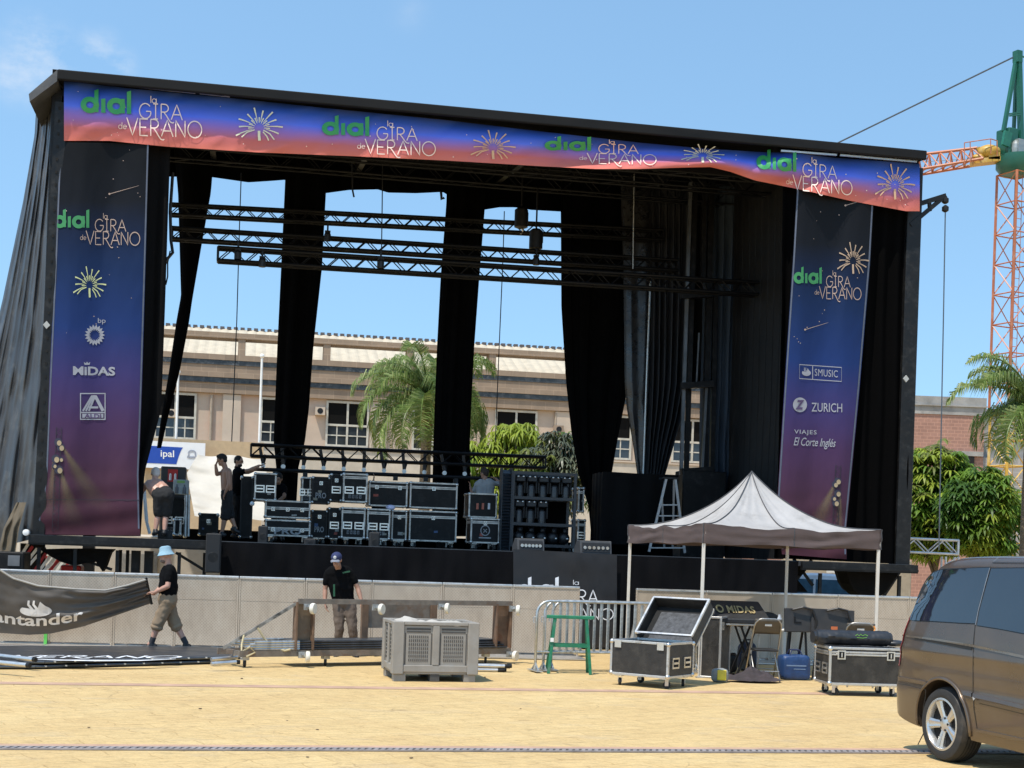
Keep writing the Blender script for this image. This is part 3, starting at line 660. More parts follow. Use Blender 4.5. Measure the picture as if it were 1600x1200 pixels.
# masking cloth on the two wings
hang('wing_cloth', 'black masking cloth on the left wing behind the left hanging banner', [(97, 150, 268, 212), (94, 230, 266, 238), (88, 350, 262, 352), (80, 480, 258, 480), (72, 640, 252, 640), (68, 735, 226, 738), (64, 836, 220, 838)], .12, SCRIM, 'masking cloths of the stage wings', 6, amp=.035, seed=11)
hang('wing_cloth', 'black masking cloth on the right wing behind the right hanging banner', [(1222, 225, 1436, 240), (1222, 330, 1435, 335), (1220, 480, 1431, 480), (1216, 640, 1427, 640), (1212, 800, 1422, 800), (1208, 872, 1420, 882)], .14, mat('wing_black', (.0022, .0021, .0022), .95, spec=.03), 'masking cloths of the stage wings', 9, amp=.05, seed=12)
hang('white_drape', 'pale grey translucent strip of cloth hanging inside the left wing', [(243, 228, 248, 230), (246, 280, 251, 280), (247, 330, 255, 332), (249, 380, 258, 382), (253, 430, 258, 432), (254, 450, 257, 450)], 1.0, mat('pale_cloth', (.36, .38, .40), .8), None, 2, amp=.03, seed=13)
# bags of cloth hanging under the wings
def bag(label, pts, t, dep):
    n = len(pts); g = MB(); c = [ST.px(x, y, t) for x, y in pts]; m_ = sum(c, Vector()) / n
    for j, (f, d_) in enumerate(((1, 0), (1.0, dep * .6), (.8, dep))):
        g.v += [m_ + (p - m_) * f + Vector((0, d_ + .04 * nz3(p.x * 3, p.z * 3, j), 0)) for p in c]
    g.m = []
    g.f = [tuple(range(n))] + [(j * n + i, j * n + n + i, j * n + n + (i + 1) % n, j * n + (i + 1) % n) for j in range(2) for i in range(n)] + [tuple(range(3 * n - 1, 2 * n - 1, -1))]
    g.m = [0] * len(g.f)
    o = g.build('slack_cloth', mat('slack_black', (.005, .005, .005), .85, spec=.15)); o.matrix_basis = Matrix.Translation(ST.w(0, 0, 0)) @ Matrix.Rotation(TH, 4, 'Z'); return tag(o, label, 'cloth', 'slack cloths under the stage wings')
bag('slack black cloth sagging in a curve under the left wing', [(62, 858), (80, 870), (95, 878), (115, 884), (135, 880), (150, 878), (160, 893), (165, 884), (172, 864), (178, 858), (140, 857), (100, 857)], .3, .8)
bag('slack black cloth hanging under the right wing beside the white car', [(1320, 884), (1324, 895), (1329, 912), (1337, 924), (1350, 934), (1372, 934), (1385, 925), (1400, 902), (1408, 888), (1360, 886)], .3, .8)
bag('slack black cloth hanging under the right wing on the left of the white car', [(1232, 878), (1232, 925), (1262, 925), (1240, 898), (1252, 900), (1268, 882), (1250, 878)], .4, .6)
# big grey tarpaulin flaring down on the left side of the stage
def flare(u, v):
    # u: 0 front edge .. 1 outer edge, v: down
    xr = interp([(0, 97), (.1, 95), (.5, 80), (.75, 67), (1, 52)], v); xl = interp([(0, 56), (.05, 54), (.2, 36), (.42, 4), (.7, -42), (1, -75)], v)
    yr = lerp(150, 842, v); yl = lerp(176, 872, v)
    x = lerp(xr, xl, u); y = lerp(yr, yl, u)
    t = .05 + 1.5 * u
    ph = u * 26 + .8 * math.sin(v * 2.2) + 1.5 * nz3(u * 3, v * 2, 5)
    f = (.030 * math.sin(ph) + .020 * math.sin(ph * 2.3 + 1)) * (.5 + .7 * (1 - v)) + .10 * nz3(u * 5, v * 5, 2) * v + .035 * nz3(u * 12, v * 14, 4)
    return ST.px(x, y, t + f * 1.6)
g = MB(); g.grid(flare, 120, 90); o = g.build('side_tarpaulin', TARP, smooth=True); o.matrix_basis = Matrix.Translation(ST.w(0, 0, 0)) @ Matrix.Rotation(TH, 4, 'Z')
tag(o, 'huge grey pleated tarpaulin flaring down the left side of the stage', 'tarpaulin')
def brownflap(u, v):
    x = lerp(interp([(0, 41), (.5, 30), (1, 24)], v), interp([(0, 26), (.5, 6), (1, -4)], v), u); y = lerp(785, 864, v); f = .05 * math.sin(u * 12 + v) + .06 * nz3(u * 4, v * 4, 9)
    return ST.px(x, y, -.15 + .3 * u + f)
g = MB(); g.grid(brownflap, 30, 20); o = g.build('brown_flap', mat('brown_canvas', (.11, .085, .055), .85, var=.3, scale=4), smooth=True); o.matrix_basis = Matrix.Translation(ST.w(0, 0, 0)) @ Matrix.Rotation(TH, 4, 'Z')
tag(o, 'brown canvas flap bulging at the foot of the grey side tarpaulin', 'cloth')
# white sheet at the back
def sheet(u, v):
    xl = interp([(0, 309), (.3, 292), (.6, 297), (1, 304)], v); xr = interp([(0, 412), (.3, 418), (.6, 428), (1, 426)], v)
    yl = interp([(0, 710), (1, 806)], v); yr = interp([(0, 716), (1, 812)], v)
    t = 11.6 - 2.4 * v + .12 * nz3(u * 3, v * 6, 3) + .06 * math.sin(v * 22 + u * 5) * u * (1 - u) * 3 + .12 * nz3(u * 4, v * 5, 6) + .035 * math.sin(v * 30 - u * 8) * (1 - u)
    return ST.px(lerp(xl, xr, u), lerp(yl, yr, u) + 2 * math.sin(u * 9), t)
g = MB(); g.grid(sheet, 60, 50); o = g.build('white_sheet', mat('white_canvas', (.60, .565, .50), .8, var=.05, trans=.15), smooth=True); o.matrix_basis = Matrix.Translation(ST.w(0, 0, 0)) @ Matrix.Rotation(TH, 4, 'Z')
tag(o, 'large wrinkled white canvas sheet behind the shirtless standing man', 'sheet')

# ------------------------------------------------------------------ trusses over and on the stage
def px_truss(name, label, l, r, t, group):
    """l, r: (x, ytop, ybottom)"""
    a = ST.px(l[0], l[2], t); b = ST.px(r[0], r[2], t); h = ST.px(l[0], l[1], t).z - a.z; h2 = ST.px(r[0], r[1], t).z - b.z
    return truss(name, label, a, b, (h + h2) / 2, (h + h2) / 2, group=group, w=.066, br=.024)
TG = 'black lighting trusses slung across the stage'
px_truss('lighting_truss', 'highest of the slung black trusses, farthest back over the stage', (265, 318, 334), (1036, 359, 374), 5.2, TG)
px_truss('lighting_truss', 'middle slung black truss, between the highest and the lowest one', (268, 355, 372), (1060, 406, 422), 4.0, TG)
px_truss('lighting_truss', 'lowest and nearest slung black truss, ending by the right banner', (340, 386, 406), (1220, 443, 462), 2.9, TG)
gt = px_truss('ground_truss', 'black truss standing low above the flight cases with straps under it', (392, 694, 712), (852, 714, 731), 5.4, None)
for i in range(11):
    x = 410 + i * 31.5; y0 = 712 + (x - 392) * .040; y1 = y0 + 17
    a = ST.px(x - 4 + (i % 3) * 3, y0 - 14, 5.4); b = ST.px(x + 1, y1 - 5, 5.45); c = ST.px(x + 5, y0 - 2, 5.6)
    g = MB(); g.bar(a, b, .07, .02, up=(0, 1, 0)); g.bar(c, b, .07, .02, up=(0, 1, 0)); st = g.build('strap', BLACK, gt)
    g = MB(); p_ = ST.px(x + 1, y1 - 2, 5.45); g.lathe(p_, [(.028, -.012), (.05, -.012), (.05, .012), (.028, .012)], 10, 'y'); g.build('shackle', STEEL, st)
pp = thing('hanging_pipe', 'long black pipe hung from straps below the low truss', 'pipe', ST.w(0, 0, 0), TH)
g = MB(); g.tube(ST.px(396, 733, 5.45), ST.px(838, 751, 5.45), .045, n=10); g.build('tube', TRUSS, pp)
for i in range(9):
    p_ = ST.px(430 + i * 47, 735.5 + i * 1.9, 5.45); g = MB(); g.box(p_ - Vector((0, 0, .06)), (.1, .1, .1)); g.build('clamp', BLACKM, pp)
# small lamps, clamps and cables on the slung trusses
random.seed(3)
def truss_lamp(x, y, t, label, s=1.0):
    q = ST.px(x, y, t); r = thing('truss_lamp', label, 'stage lamp', ST.w(q.x, q.y, q.z), TH, 'small lamps clamped on the slung trusses')
    g = MB(); g.bar((0, 0, .02 * s), (0, 0, .22 * s), .05 * s); g.box((0, 0, .0), (.16 * s, .12 * s, .05 * s)); g.build('yoke', BLACKM, r)
    g = MB(); g.lathe((0, 0, -.14 * s), [(.05 * s, -.14 * s), (.10 * s, -.13 * s), (.10 * s, .05 * s), (.06 * s, .14 * s)], 10); g.build('lamp_body', BLACK, r)
for x, y, t, l in ((410, 402, 2.9, 'small black lamp clamped near the left end of the lowest truss'), (372, 390, 2.9, 'small box lamp at the left tip of the lowest truss'), (595, 404, 2.85, 'black lamp clamped on the lowest truss between two curtain legs'), (838, 400, 3.95, 'black lamp under the middle truss beside the widest back curtain'),
                   (512, 362, 3.95, 'black lamp hanging on the middle truss right of a curtain leg')):
    truss_lamp(x, y, t, l, .72)
def hoist(x, y0, y1, t, label):
    q = ST.px(x, y0, t); q2 = ST.px(x, y1, t); r = thing('chain_hoist', label, 'chain hoist', ST.w(q.x, q.y, q.z), TH, 'chain hoists of the stage roof')
    g = MB(); g.lathe((0, 0, 0), [(.05, -.46), (.15, -.42), (.15, -.05), (.09, 0)], 12); g.box((.1, 0, -.2), (.1, .1, .2)); g.build('motor', BLACKM, r, smooth='auto')
    g = MB(); g.tube((0, 0, 0), (0, 0, .9), .02, n=6); g.build('chain', BLACKM, r)
    g = MB(); g.path([(0, 0, -.46), (0, 0, q2.z - q.z + .1), (.05, 0, q2.z - q.z), (0, 0, q2.z - q.z - .05)], .018, 6); g.build('hook', CHROME, r)
hoist(815, 325, 362, 4.4, 'cylindrical black chain hoist hanging left of the widest back curtain')
hoist(838, 358, 392, 4.2, 'small chain hook hoist over the middle truss')
def wire(label, pts, t, r=.012, m=BLACK, name='steel_cable', cat='cable', grp=None):
    g = MB(); g.path([ST.px(x, y, t) for x, y in pts], r, 5); o = g.build(name, m); o.matrix_basis = Matrix.Translation(ST.w(0, 0, 0)) @ Matrix.Rotation(TH, 4, 'Z'); return tag(o, label, cat, grp)
WG = 'thin cables hanging in the stage opening'
wire('thin cable hanging down in the leftmost wide gap between the curtain legs', [(377, 270), (374, 360), (370, 500), (362, 690)], 6.0, grp=WG)
wire('thin cable hanging down left of the lamp rack in front of the trees', [(788, 330), (786, 400), (780, 540), (774, 690)], 6.0, grp=WG)
wire('thin cable dropping to the middle truss between two curtain legs', [(598, 240), (597, 330), (596, 400)], 3.3, grp=WG)
wire('thin pale cable in front of the widest back curtain', [(991, 270), (990, 340), (989, 420)], 3.6, .014, STEEL, grp=WG)
wire('thin pale pole standing at the right edge of the widest back curtain', [(1016, 440), (1010, 600), (1005, 745), (1003, 838)], 5.0, .022, STEEL, 'steel_pole', 'pole')
wire('thick black cable looping down beside the left stage opening', [(270, 270), (266, 330), (267, 375), (270, 395), (262, 404), (258, 412)], .9, .03, BLACK)
wire('dangling black chain beside the left stage opening', [(266, 392), (262, 410), (262, 432), (259, 445)], .9, .014, BLACKM)
wire('coil of cable dangling from the roof between two curtain legs', [(550, 255), (551, 298), (553, 308)], 4.0, .02, BLACK)
wire('short hooked cable hanging from the back border curtain', [(689, 300), (690, 312), (694, 309)], 5.0, .03, BLACK)
# right outside chain on the bracket
CHN = mat('chain_steel', (.10, .11, .12), .4, .6)
ch_ = thing('hanging_chain', 'long chain with two hooks hanging from the bracket at the right corner of the stage', 'chain', ST.w(0, 0, 0), TH)
g = MB(); g.path([ST.px(1477, 330, .1), ST.px(1474, 500, .1), ST.px(1470, 700, .1), ST.px(1467, 860, .1)], .013, 5); g.build('chain', CHN, ch_)
for y in (313, 326):
    p_ = ST.px(1477, y, .1); g = MB(); g.lathe(p_, [(.03, -.07), (.07, -.04), (.07, .03), (.02, .07)], 8); g.build('hook_block', BLACKM, ch_)
# lifting tower on the right inside the stage
lt = thing('lifting_tower', 'tall black telescopic lifting tower standing between the side drapes', 'lifting tower', ST.w(0, 0, 0), TH)
TT = 4.3
for (x0, y0, x1, y1, w, m) in ((1079, 285, 1064, 742, .07, STEEL), (1100, 262, 1098, 440, .10, BLACKM), (1112, 268, 1100, 742, .12, BLACKM), (1104, 605, 1097, 735, .05, STEEL), (1086, 300, 1072, 742, .10, BLACKM), (1092, 520, 1088, 600, .03, STEEL), (1118, 440, 1112, 740, .10, BLACKM)):
    g = MB(); a = ST.px(x0, y0, TT + (0 if m is STEEL else .12)); b = ST.px(x1, y1, TT + (0 if m is STEEL else .12)); g.bar(a, b, w, w); g.build('mast', m if m is not STEEL else mat('dull_steel', (.20, .21, .22), .4, .7), lt)
for y in (460, 601, 735):
    g = MB(); g.bar(ST.px(1064, y + 2, TT - .1), ST.px(1114, y - 1, TT - .1), .14, .14); g.build('carriage', BLACKM, lt)
g = MB(); a = ST.px(1060, 735, TT); b = ST.px(1130, 868, TT); g.box(((a.x + b.x) / 2, TT + .1, (a.z + ZD) / 2), (b.x - a.x - .1, .6, a.z - ZD)); g.build('base', BLACKM, lt, bevel=.02)
# ------------------------------------------------------------------ printed banners
def stroke_word(w, lw=.075):
    """a thin art-deco capital face drawn with strokes; returns an Art with cap height 1"""
    A = Art(); x = 0.0
    def st(pts, closed=False): A.add(ribbon2d(pts, lw, closed=closed), 1, 1, x, 0)
    for c in w:
        if c == 'G':
            st(arc2d(.45, .5, .45, .5, 40, 335, 22)); st(seg2d((.50, .48), (.86, .48), (.86, .29))); adv = 1.05
        elif c == 'I':
            st(seg2d((.18, 0), (.18, 1))); st(seg2d((0, 1), (.36, 1), n=3)); st(seg2d((0, 0), (.36, 0), n=3)); adv = .55
        elif c == 'R':
            st(seg2d((.05, 0), (.05, 1))); st([(.05, 1), (.3, 1)] + arc2d(.3, .74, .30, .26, 88, -90, 12) + [(.05, .48)]); st([(.25, .48), (.45, .25), (.62, 0), (.78, -.18), (.95, -.22), (1.02, -.16)]); adv = .82
        elif c == 'A':
            st(seg2d((0, 0), (.42, 1), (.84, 0))); st(seg2d((.14, .34), (.72, .34))); adv = .98
        elif c == 'V':
            st(seg2d((0, 1.05), (.42, 0), (.80, 1.05))); adv = .90
        elif c == 'E':
            st(seg2d((.62, 1), (.05, 1), (.05, 0), (.62, 0))); st(seg2d((.05, .5), (.5, .5))); adv = .78
        elif c == 'N':
            st(seg2d((.05, 0), (.05, 1), (.72, 0), (.72, 1))); adv = .92
        elif c == 'O':
            st(arc2d(.5, .5, .5, .5, 0, 345, 26), True); adv = 1.05
        x += adv
    return A
def low_word(w, lw=.13):
    A = Art(); x = 0.0
    def st(pts, closed=False): A.add(ribbon2d(pts, lw, closed=closed), 1, 1, x, 0)
    for c in w:
        if c == 'l': st(seg2d((.08, 0), (.08, 1.5))); adv = .3
        elif c == 'a': st(arc2d(.42, .45, .40, .45, 0, 345, 16), True); st(seg2d((.84, 0), (.84, .95))); adv = 1.05
        elif c == 'd': st(arc2d(.42, .45, .40, .45, 0, 345, 16), True); st(seg2d((.84, 0), (.84, 1.5))); adv = 1.1
        elif c == 'e': st([(.06, .48), (.82, .48)] + arc2d(.44, .46, .40, .44, 10, 315, 16)); adv = 1.0
        x += adv
    return A
def dial_art():
    A = Art(); w = .34
    A.add(ribbon2d(arc2d(.5, .5, .40, .40, 0, 345, 24), w, closed=True)); A.add(([(.78, .02), (1.03, .02), (1.03, 1.62), (.78, 1.52)], [(0, 1, 2, 3)]))
    A.add(([(1.20, 0), (1.46, 0), (1.46, 1.0), (1.20, .95)], [(0, 1, 2, 3)]))
    A.add(ribbon2d(arc2d(2.12, .5, .40, .40, 0, 345, 24), w, closed=True)); A.add(([(2.40, .02), (2.65, .02), (2.65, 1.02), (2.40, 1.02)], [(0, 1, 2, 3)]))
    A.add(([(2.78, 0), (3.04, 0), (3.04, 1.62), (2.78, 1.52)], [(0, 1, 2, 3)]))
    return A
def burst(n_long=10, seed=0, lw=.055):
    rd = random.Random(seed); A = Art()
    for k in range(n_long):
        a = -200 + 240 * k / (n_long - 1) if n_long > 1 else 0
        a = -15 + 210 * k / (n_long - 1); r0, r1 = .30, .85 + .15 * (k % 2)
        A.add(ribbon2d([(r * math.cos(R(a)) * 1.1, r * math.sin(R(a)) - .25 * (r - .3) ** 2 * abs(math.cos(R(a)))) for r in (r0, lerp(r0, r1, .33), lerp(r0, r1, .66), r1)], lw, taper=lambda t: .45 + .9 * t))
        if k < n_long - 1:
            a2 = a + 105 / n_long; A.add(ribbon2d([(r * math.cos(R(a2)), r * math.sin(R(a2))) for r in (.22, .36, .5)], lw * .9, taper=lambda t: .5 + .7 * t))
    A.add(ribbon2d([(0, -.15), (0, -.35), (.02, -.62)], lw * 2.2)); A.add(ribbon2d([(.2, -.12), (.5, -.3), (.7, -.58)], lw)); A.add(ribbon2d([(-.2, -.1), (-.55, -.22), (-.8, -.45)], lw))
    A.add(ribbon2d([(.18, -.2), (.36, -.42), (.44, -.62)], lw))
    return A
def flame_art():
    A = Art()
    A.add(([(x, y) for x, y in arc2d(0, 0, 1.35, .62, 150, 395, 26)] + [(.75, .55), (.35, .95), (.1, .1)], [tuple(range(30))]))
    for o in (-.62, -.18): A.add(ribbon2d([(o + .55, -.42), (o + .28, .15), (o - .02, .62), (o + .02, 1.05)], .30, taper=lambda t: 1.0 - .45 * t))
    return A
INK_G = mat('ink_green', (.035, .30, .085), .5, var=.05); INK_P = mat('ink_peach', (.86, .66, .56), .5, var=.05); INK_W = mat('ink_white', (.66, .64, .66), .5, var=.04)
INK_Y = mat('ink_yellow_green', (.55, .58, .28), .5, var=.1); INK_O = mat('ink_orange', (.62, .38, .22), .5, var=.1); INK_D = mat('ink_dark', (.016, .012, .022), .6); INK_C = mat('ink_cream', (.72, .68, .48), .5, var=.08)
INK_PD = mat('ink_dull_peach', (.42, .30, .24), .5, var=.05); INK_GD = mat('ink_dull_green', (.035, .22, .07), .5, var=.05)
def gira_logo(par, surf, x0, y0, x1, y1, sl=.05, gm=None, pm=None, eps=.012, clip=None):
    """x0..y1: box of the whole mark in photo pixels: dial on the left top, la / GIRA / de VERANO"""
    gm = gm or INK_G; pm = pm or INK_P; w, h = x1 - x0, y1 - y0
    def put(A, name, bx, m):
        A.fit(x0 + bx[0] * w, y0 + bx[1] * h, x0 + bx[2] * w, y0 + bx[3] * h); A.v = [(x, y + sl * (x - x0)) for x, y in A.v]; A.build(name, m, par, surf, eps)
    A = dial_art(); A.fit(x0, y0, x0 + .415 * w, y0 + .5 * h); A.v = [(max(x, clip(y) if clip else x), y + sl * (x - x0)) for x, y in A.v]; A.build('dial_lettering', gm, par, surf, eps)
    put(low_word('la'), 'small_lettering', (.575, .09, .625, .24), pm)
    put(stroke_word('GIRA'), 'gira_lettering', (.48, .24, .84, .64), pm)
    put(low_word('de'), 'small_lettering', (.31, .66, .38, .80), pm)
    put(stroke_word('VERANO'), 'verano_lettering', (.375, .55, 1.0, 1.0), pm)
BANK = [ST.w(0, 0, 0), TH]
def place(o): o.matrix_basis = Matrix.Translation(ST.w(0, 0, 0)) @ Matrix.Rotation(TH, 4, 'Z'); return o
# --- long valance across the front of the roof
VT = [(100, 126), (200, 138), (350, 152), (500, 168), (700, 188), (850, 206), (930, 215), (1000, 223), (1100, 232), (1180, 237), (1250, 240), (1300, 246), (1437, 256)]
VB = [(100, 220), (170, 220), (260, 229), (400, 238), (550, 244), (700, 251), (850, 260), (930, 264), (1000, 264), (1060, 262), (1110, 261), (1140, 268), (1180, 282), (1250, 296), (1330, 314), (1400, 327), (1416, 330), (1437, 330)]
def vdisp(x, y):
    v = (y - interp(VT, x)) / max(1, interp(VB, x) - interp(VT, x))
    f = .09 * nz3(x * .011 + y * .024, y * .018 - x * .004, 1) + .035 * nz3(x * .03 + y * .03, y * .05, 7) + .006 * nz3(x * .10, y * .12, 4)
    # the slack part sags into a roll in the middle
    k = max(0, 1 - abs(x - 1000) / 320); f += k * (.17 * math.sin(v * 5.2 + x * .012) - .05) + .08 * max(0, 1 - abs(x - 1250) / 160) * math.sin((x + 1.5 * y) * .05)
    return f
def valance(x, y, e=0.0): return ST.px(x, y, -.15 + vdisp(x, y) * .9 - e)
vb = thing('stage_valance', 'long printed banner, blue fading to coral, along the top front of the stage', 'banner', *BANK)
def vgrid(u, v):
    x = lerp(100, 1437, u); return valance(x, lerp(interp(VT, x), interp(VB, x), v))
g = MB(); g.grid(vgrid, 420, 22)
g.build('cloth', print_mat('valance_print', [(.0, (.016, .035, .13)), (.18, (.03, .085, .40)), (.42, (.11, .19, .85)), (.60, (.34, .18, .50)), (.78, (.56, .16, .17)), (1.0, (.70, .19, .14))], .36, trans=.12), vb, smooth=True)
VE = .028
gira_logo(vb, valance, 126, 138, 316, 214, .045, eps=VE)
gira_logo(vb, valance, 503, 179, 681, 243, .035, eps=VE)
gira_logo(vb, valance, 851, 212, 1026, 258, .02, eps=VE)
gira_logo(vb, valance, 1182, 231, 1332, 296, .10, eps=VE)
for x0, y0, x1, y1, m, sd in ((368, 168, 442, 220, INK_C, 1), (735, 203, 806, 249, INK_O, 2), (1064, 225, 1132, 254, INK_C, 3), (1367, 256, 1430, 312, INK_O, 4)):
    A = burst(10, sd); A.fit(x0, y0, x1, y1); A.build('firework', m, vb, valance, VE, 8)
A = Art(); rd = random.Random(5)
for k in range(46):
    x = rd.uniform(110, 1430); y = lerp(interp(VT, x), interp(VB, x), rd.uniform(.12, .9)); r = rd.uniform(.5, 1.2); A.add(([(x - r, y), (x, y - r), (x + r, y), (x, y + r)], [(0, 1, 2, 3)]))
A.build('printed_star', INK_P, vb, valance, .011, 20)
# --- the two tall banners
def tall_banner(name, label, LE, RE, y0, y1, sag, stops, t):
    r = thing(name, label, 'banner', *BANK, group='tall printed banners beside the stage opening')
    def disp(x, y):
        u = (x - interp(LE, y)) / max(1, interp(RE, y) - interp(LE, y)); v = (y - y0) / (y1 - y0)
        return .045 * math.sin(u * 9 + .8 * math.sin(v * 3) + y0) + .022 * nz3(u * 5, v * 4, 2) + .005 * nz3(u * 12, v * 24, 5) + .06 * max(0, v - .82) * math.sin(v * 90 + u * 3) * 2
    def surf(x, y, e=0.0): return ST.px(x, y, t + disp(x, y) - e)
    def fn(u, v):
        y = lerp(y0, y1, v); return surf(lerp(interp(LE, y), interp(RE, y), u), y + sag * u)
    g = MB(); g.grid(fn, 60, 150); g.build('cloth', print_mat(name + '_' + str(y0), stops, .5, trans=.1), r, smooth=True)
    A = Art()
    for e, d in ((LE, 2), (RE, -2)):
        A.add(ribbon2d([(interp(e, y) + d, y + (sag if d < 0 else 0)) for y in range(int(y0) + 2, int(y1) - 2, 12)], 2.4))
    A.build('hem', mat('hem_blue_grey', (.085, .10, .14), .6), r, surf, .006, 16)
    return r, surf
TB_ST = [(.0, (.007, .0072, .0078)), (.16, (.009, .0105, .015)), (.32, (.011, .027, .085)), (.48, (.016, .039, .15)), (.60, (.048, .040, .14)), (.72, (.068, .034, .090)), (.86, (.075, .032, .055)), (1.0, (.066, .023, .032))]
LE = [(222, 93), (400, 86), (600, 77), (740, 71), (790, 65), (800, 60), (836, 59)]; RE = [(222, 233), (400, 228), (600, 222), (740, 217), (836, 219)]
tl, tls = tall_banner('tall_banner', 'tall printed banner with sponsor marks at the left of the stage opening', LE, RE, 222, 835, 2, TB_ST, -.10)
gira_logo(tl, tls, 83, 326, 219, 386, .02, INK_GD, INK_PD, clip=lambda y: interp(LE, y) + 1.5)
def mark(par, surf, name, A, box, m, sl=0.0, eps=.012, cut=12):
    A.fit(*box); A.v = [(x, y + sl * (x - box[0])) for x, y in A.v]; return A.build(name, m, par, surf, eps, cut)
INK_S = mat('ink_silver', (.30, .30, .335), .5, var=.05)
mark(tl, tls, 'firework', burst(10, 6), (114, 416, 166, 465), INK_Y, 0, .012, 8)
# flower mark with its two letters
A = Art()
for ring, (n, r0, r1, w) in enumerate(((18, .52, 1.0, .17), (18, .40, .74, .12))):
    for k in range(n):
        a = 2 * math.pi * (k + .5 * ring) / n; A.add(([(r0 * math.cos(a), r0 * math.sin(a)), ((r0 + r1) / 2 * math.cos(a + w), (r0 + r1) / 2 * math.sin(a + w)), (r1 * math.cos(a), r1 * math.sin(a)), ((r0 + r1) / 2 * math.cos(a - w), (r0 + r1) / 2 * math.sin(a - w))], [(0, 1, 2, 3)]))
mark(tl, tls, 'flower_mark', A, (132, 507, 164, 540), INK_S)
A = Art(); A.add(text2d('bp')); mark(tl, tls, 'lettering', A, (153, 497, 165, 507), INK_S)
# blackletter-like word with a small crown
A = Art(); A.add(text2d('MiDAS', .035, 0, 1.0)); mark(tl, tls, 'lettering', A, (114, 572, 180, 586), INK_S, .02)
A = Art(); A.add(([(0, 0), (1, 0), (1.15, .9), (.75, .45), (.5, 1), (.25, .45), (-.15, .9)], [tuple(range(7))])); mark(tl, tls, 'crown_mark', A, (131, 565, 141, 570), INK_S)
# square mark with a big striped A
A = Art()
A.add(ribbon2d([(0, 0), (1, 0), (1, 1.02), (0, 1.02)], .06, closed=True)); A.add(ribbon2d([(0, .27), (1, .27)], .05))
for o in (0, .12, .24): A.add(ribbon2d([(.10 + o, .33), (.46 + o * .55, .92), (.56 + o * .3, .92)], .075))
A.add(ribbon2d([(.60, .92), (.92, .33)], .13)); A.add(ribbon2d([(.34, .47), (.72, .47)], .08))
A.add(([(.07, .06), (.93, .06), (.93, .22), (.07, .22)], [(0, 1, 2, 3)]))
mark(tl, tls, 'square_mark', A, (125, 614, 165, 656), INK_S, .0, .010, 20)
A = Art(); A.add(text2d('ALDI', .03)); mark(tl, tls, 'lettering', A, (132, 646.5, 158, 653), mat('ink_purple', (.08, .05, .12), .6), .02, .018)
def print_rig(par, surf, x0, y0, x1, y1, heads, beam, low=None):
    A = Art()
    for s in (-1, 1): A.add(ribbon2d([(x0 + s * 4, y0), (x1 + s * 4.5, y1)], .9))
    n = max(1, int((y1 - y0) / 9)); 
    for k in range(n):
        ya, yb = lerp(y0, y1, k / n), lerp(y0, y1, (k + 1) / n); xa, xb = lerp(x0, x1, k / n), lerp(x0, x1, (k + 1) / n)
        A.add(ribbon2d([(xa - 4, ya), (xb + 4, (ya + yb) / 2), (xb - 4, yb)], .8))
    A.build('printed_truss', INK_D, par, surf, .013, 10)
    for i, (x, y, r) in enumerate(heads):
        A = Art(); A.add((arc2d(x, y, r * 1.05, r * 1.05, 0, 342, 14), [tuple(range(15))])); l_ = A.build('printed_lamp', mat('ink_lamp_navy', (.022, .022, .045), .6), par, surf, .015 + i * .0015, 10)
        A = Art(); A.add((arc2d(x + r * .25, y + r * .2, r * .6, r * .7, 0, 342, 14), [tuple(range(15))])); A.build('printed_lens', mat('ink_lens', (.36, .27, .16), .6), l_, surf, .026 + i * .0015, 10)
def beam_mat(name):
    m, nt, b = principled(name); N = nt.nodes; L = nt.links
    u = N.new('ShaderNodeUVMap'); u.uv_map = 'UVMap'; sp = N.new('ShaderNodeSeparateXYZ'); L.new(u.outputs[0], sp.inputs[0])
    r1 = ramp(nt, [(0, (.0,) * 3), (.5, (1, 1, 1)), (1, (0,) * 3)], 'EASE'); L.new(sp.outputs[0], r1.inputs[0]); r2 = ramp(nt, [(0, (.62,) * 3), (1, (0, 0, 0))]); L.new(sp.outputs[1], r2.inputs[0])
    mu = N.new('ShaderNodeMath'); mu.operation = 'MULTIPLY'; L.new(r1.outputs[0], mu.inputs[0]); L.new(r2.outputs[0], mu.inputs[1]); L.new(mu.outputs[0], b.inputs['Alpha'])
    b.inputs['Base Color'].default_value = (.20, .145, .075, 1); b.inputs['Roughness'].default_value = .6; MATS[name] = m; return m
BEAM = beam_mat('printed_light_beam_ink')
def print_beam(par, surf, x0, y0, w0, x1, y1, w1):
    def fn(u, v): return surf(lerp(x0, x1, v) + (u - .5) * lerp(w0, w1, v), lerp(y0, y1, v), .010)
    g = MB(); g.grid(fn, 10, 14); g.build('printed_beam', BEAM, par, smooth=True)
print_rig(tl, tls, 92, 668, 86, 830, [(91, 691, 6), (95, 699, 6), (87, 717, 6.5), (95, 718, 4), (85, 728, 4), (92, 734, 6.5)], None)
print_beam(tl, tls, 99, 700, 6, 160, 800, 74); print_beam(tl, tls, 84, 720, 6, 76, 812, 30); print_beam(tl, tls, 96, 738, 6, 118, 826, 56)
A = Art(); A.add(ribbon2d([(61, 780), (140, 781), (218, 781.5)], 1.1)); A.build('sewn_seam', INK_D, tl, tls, .012, 20)
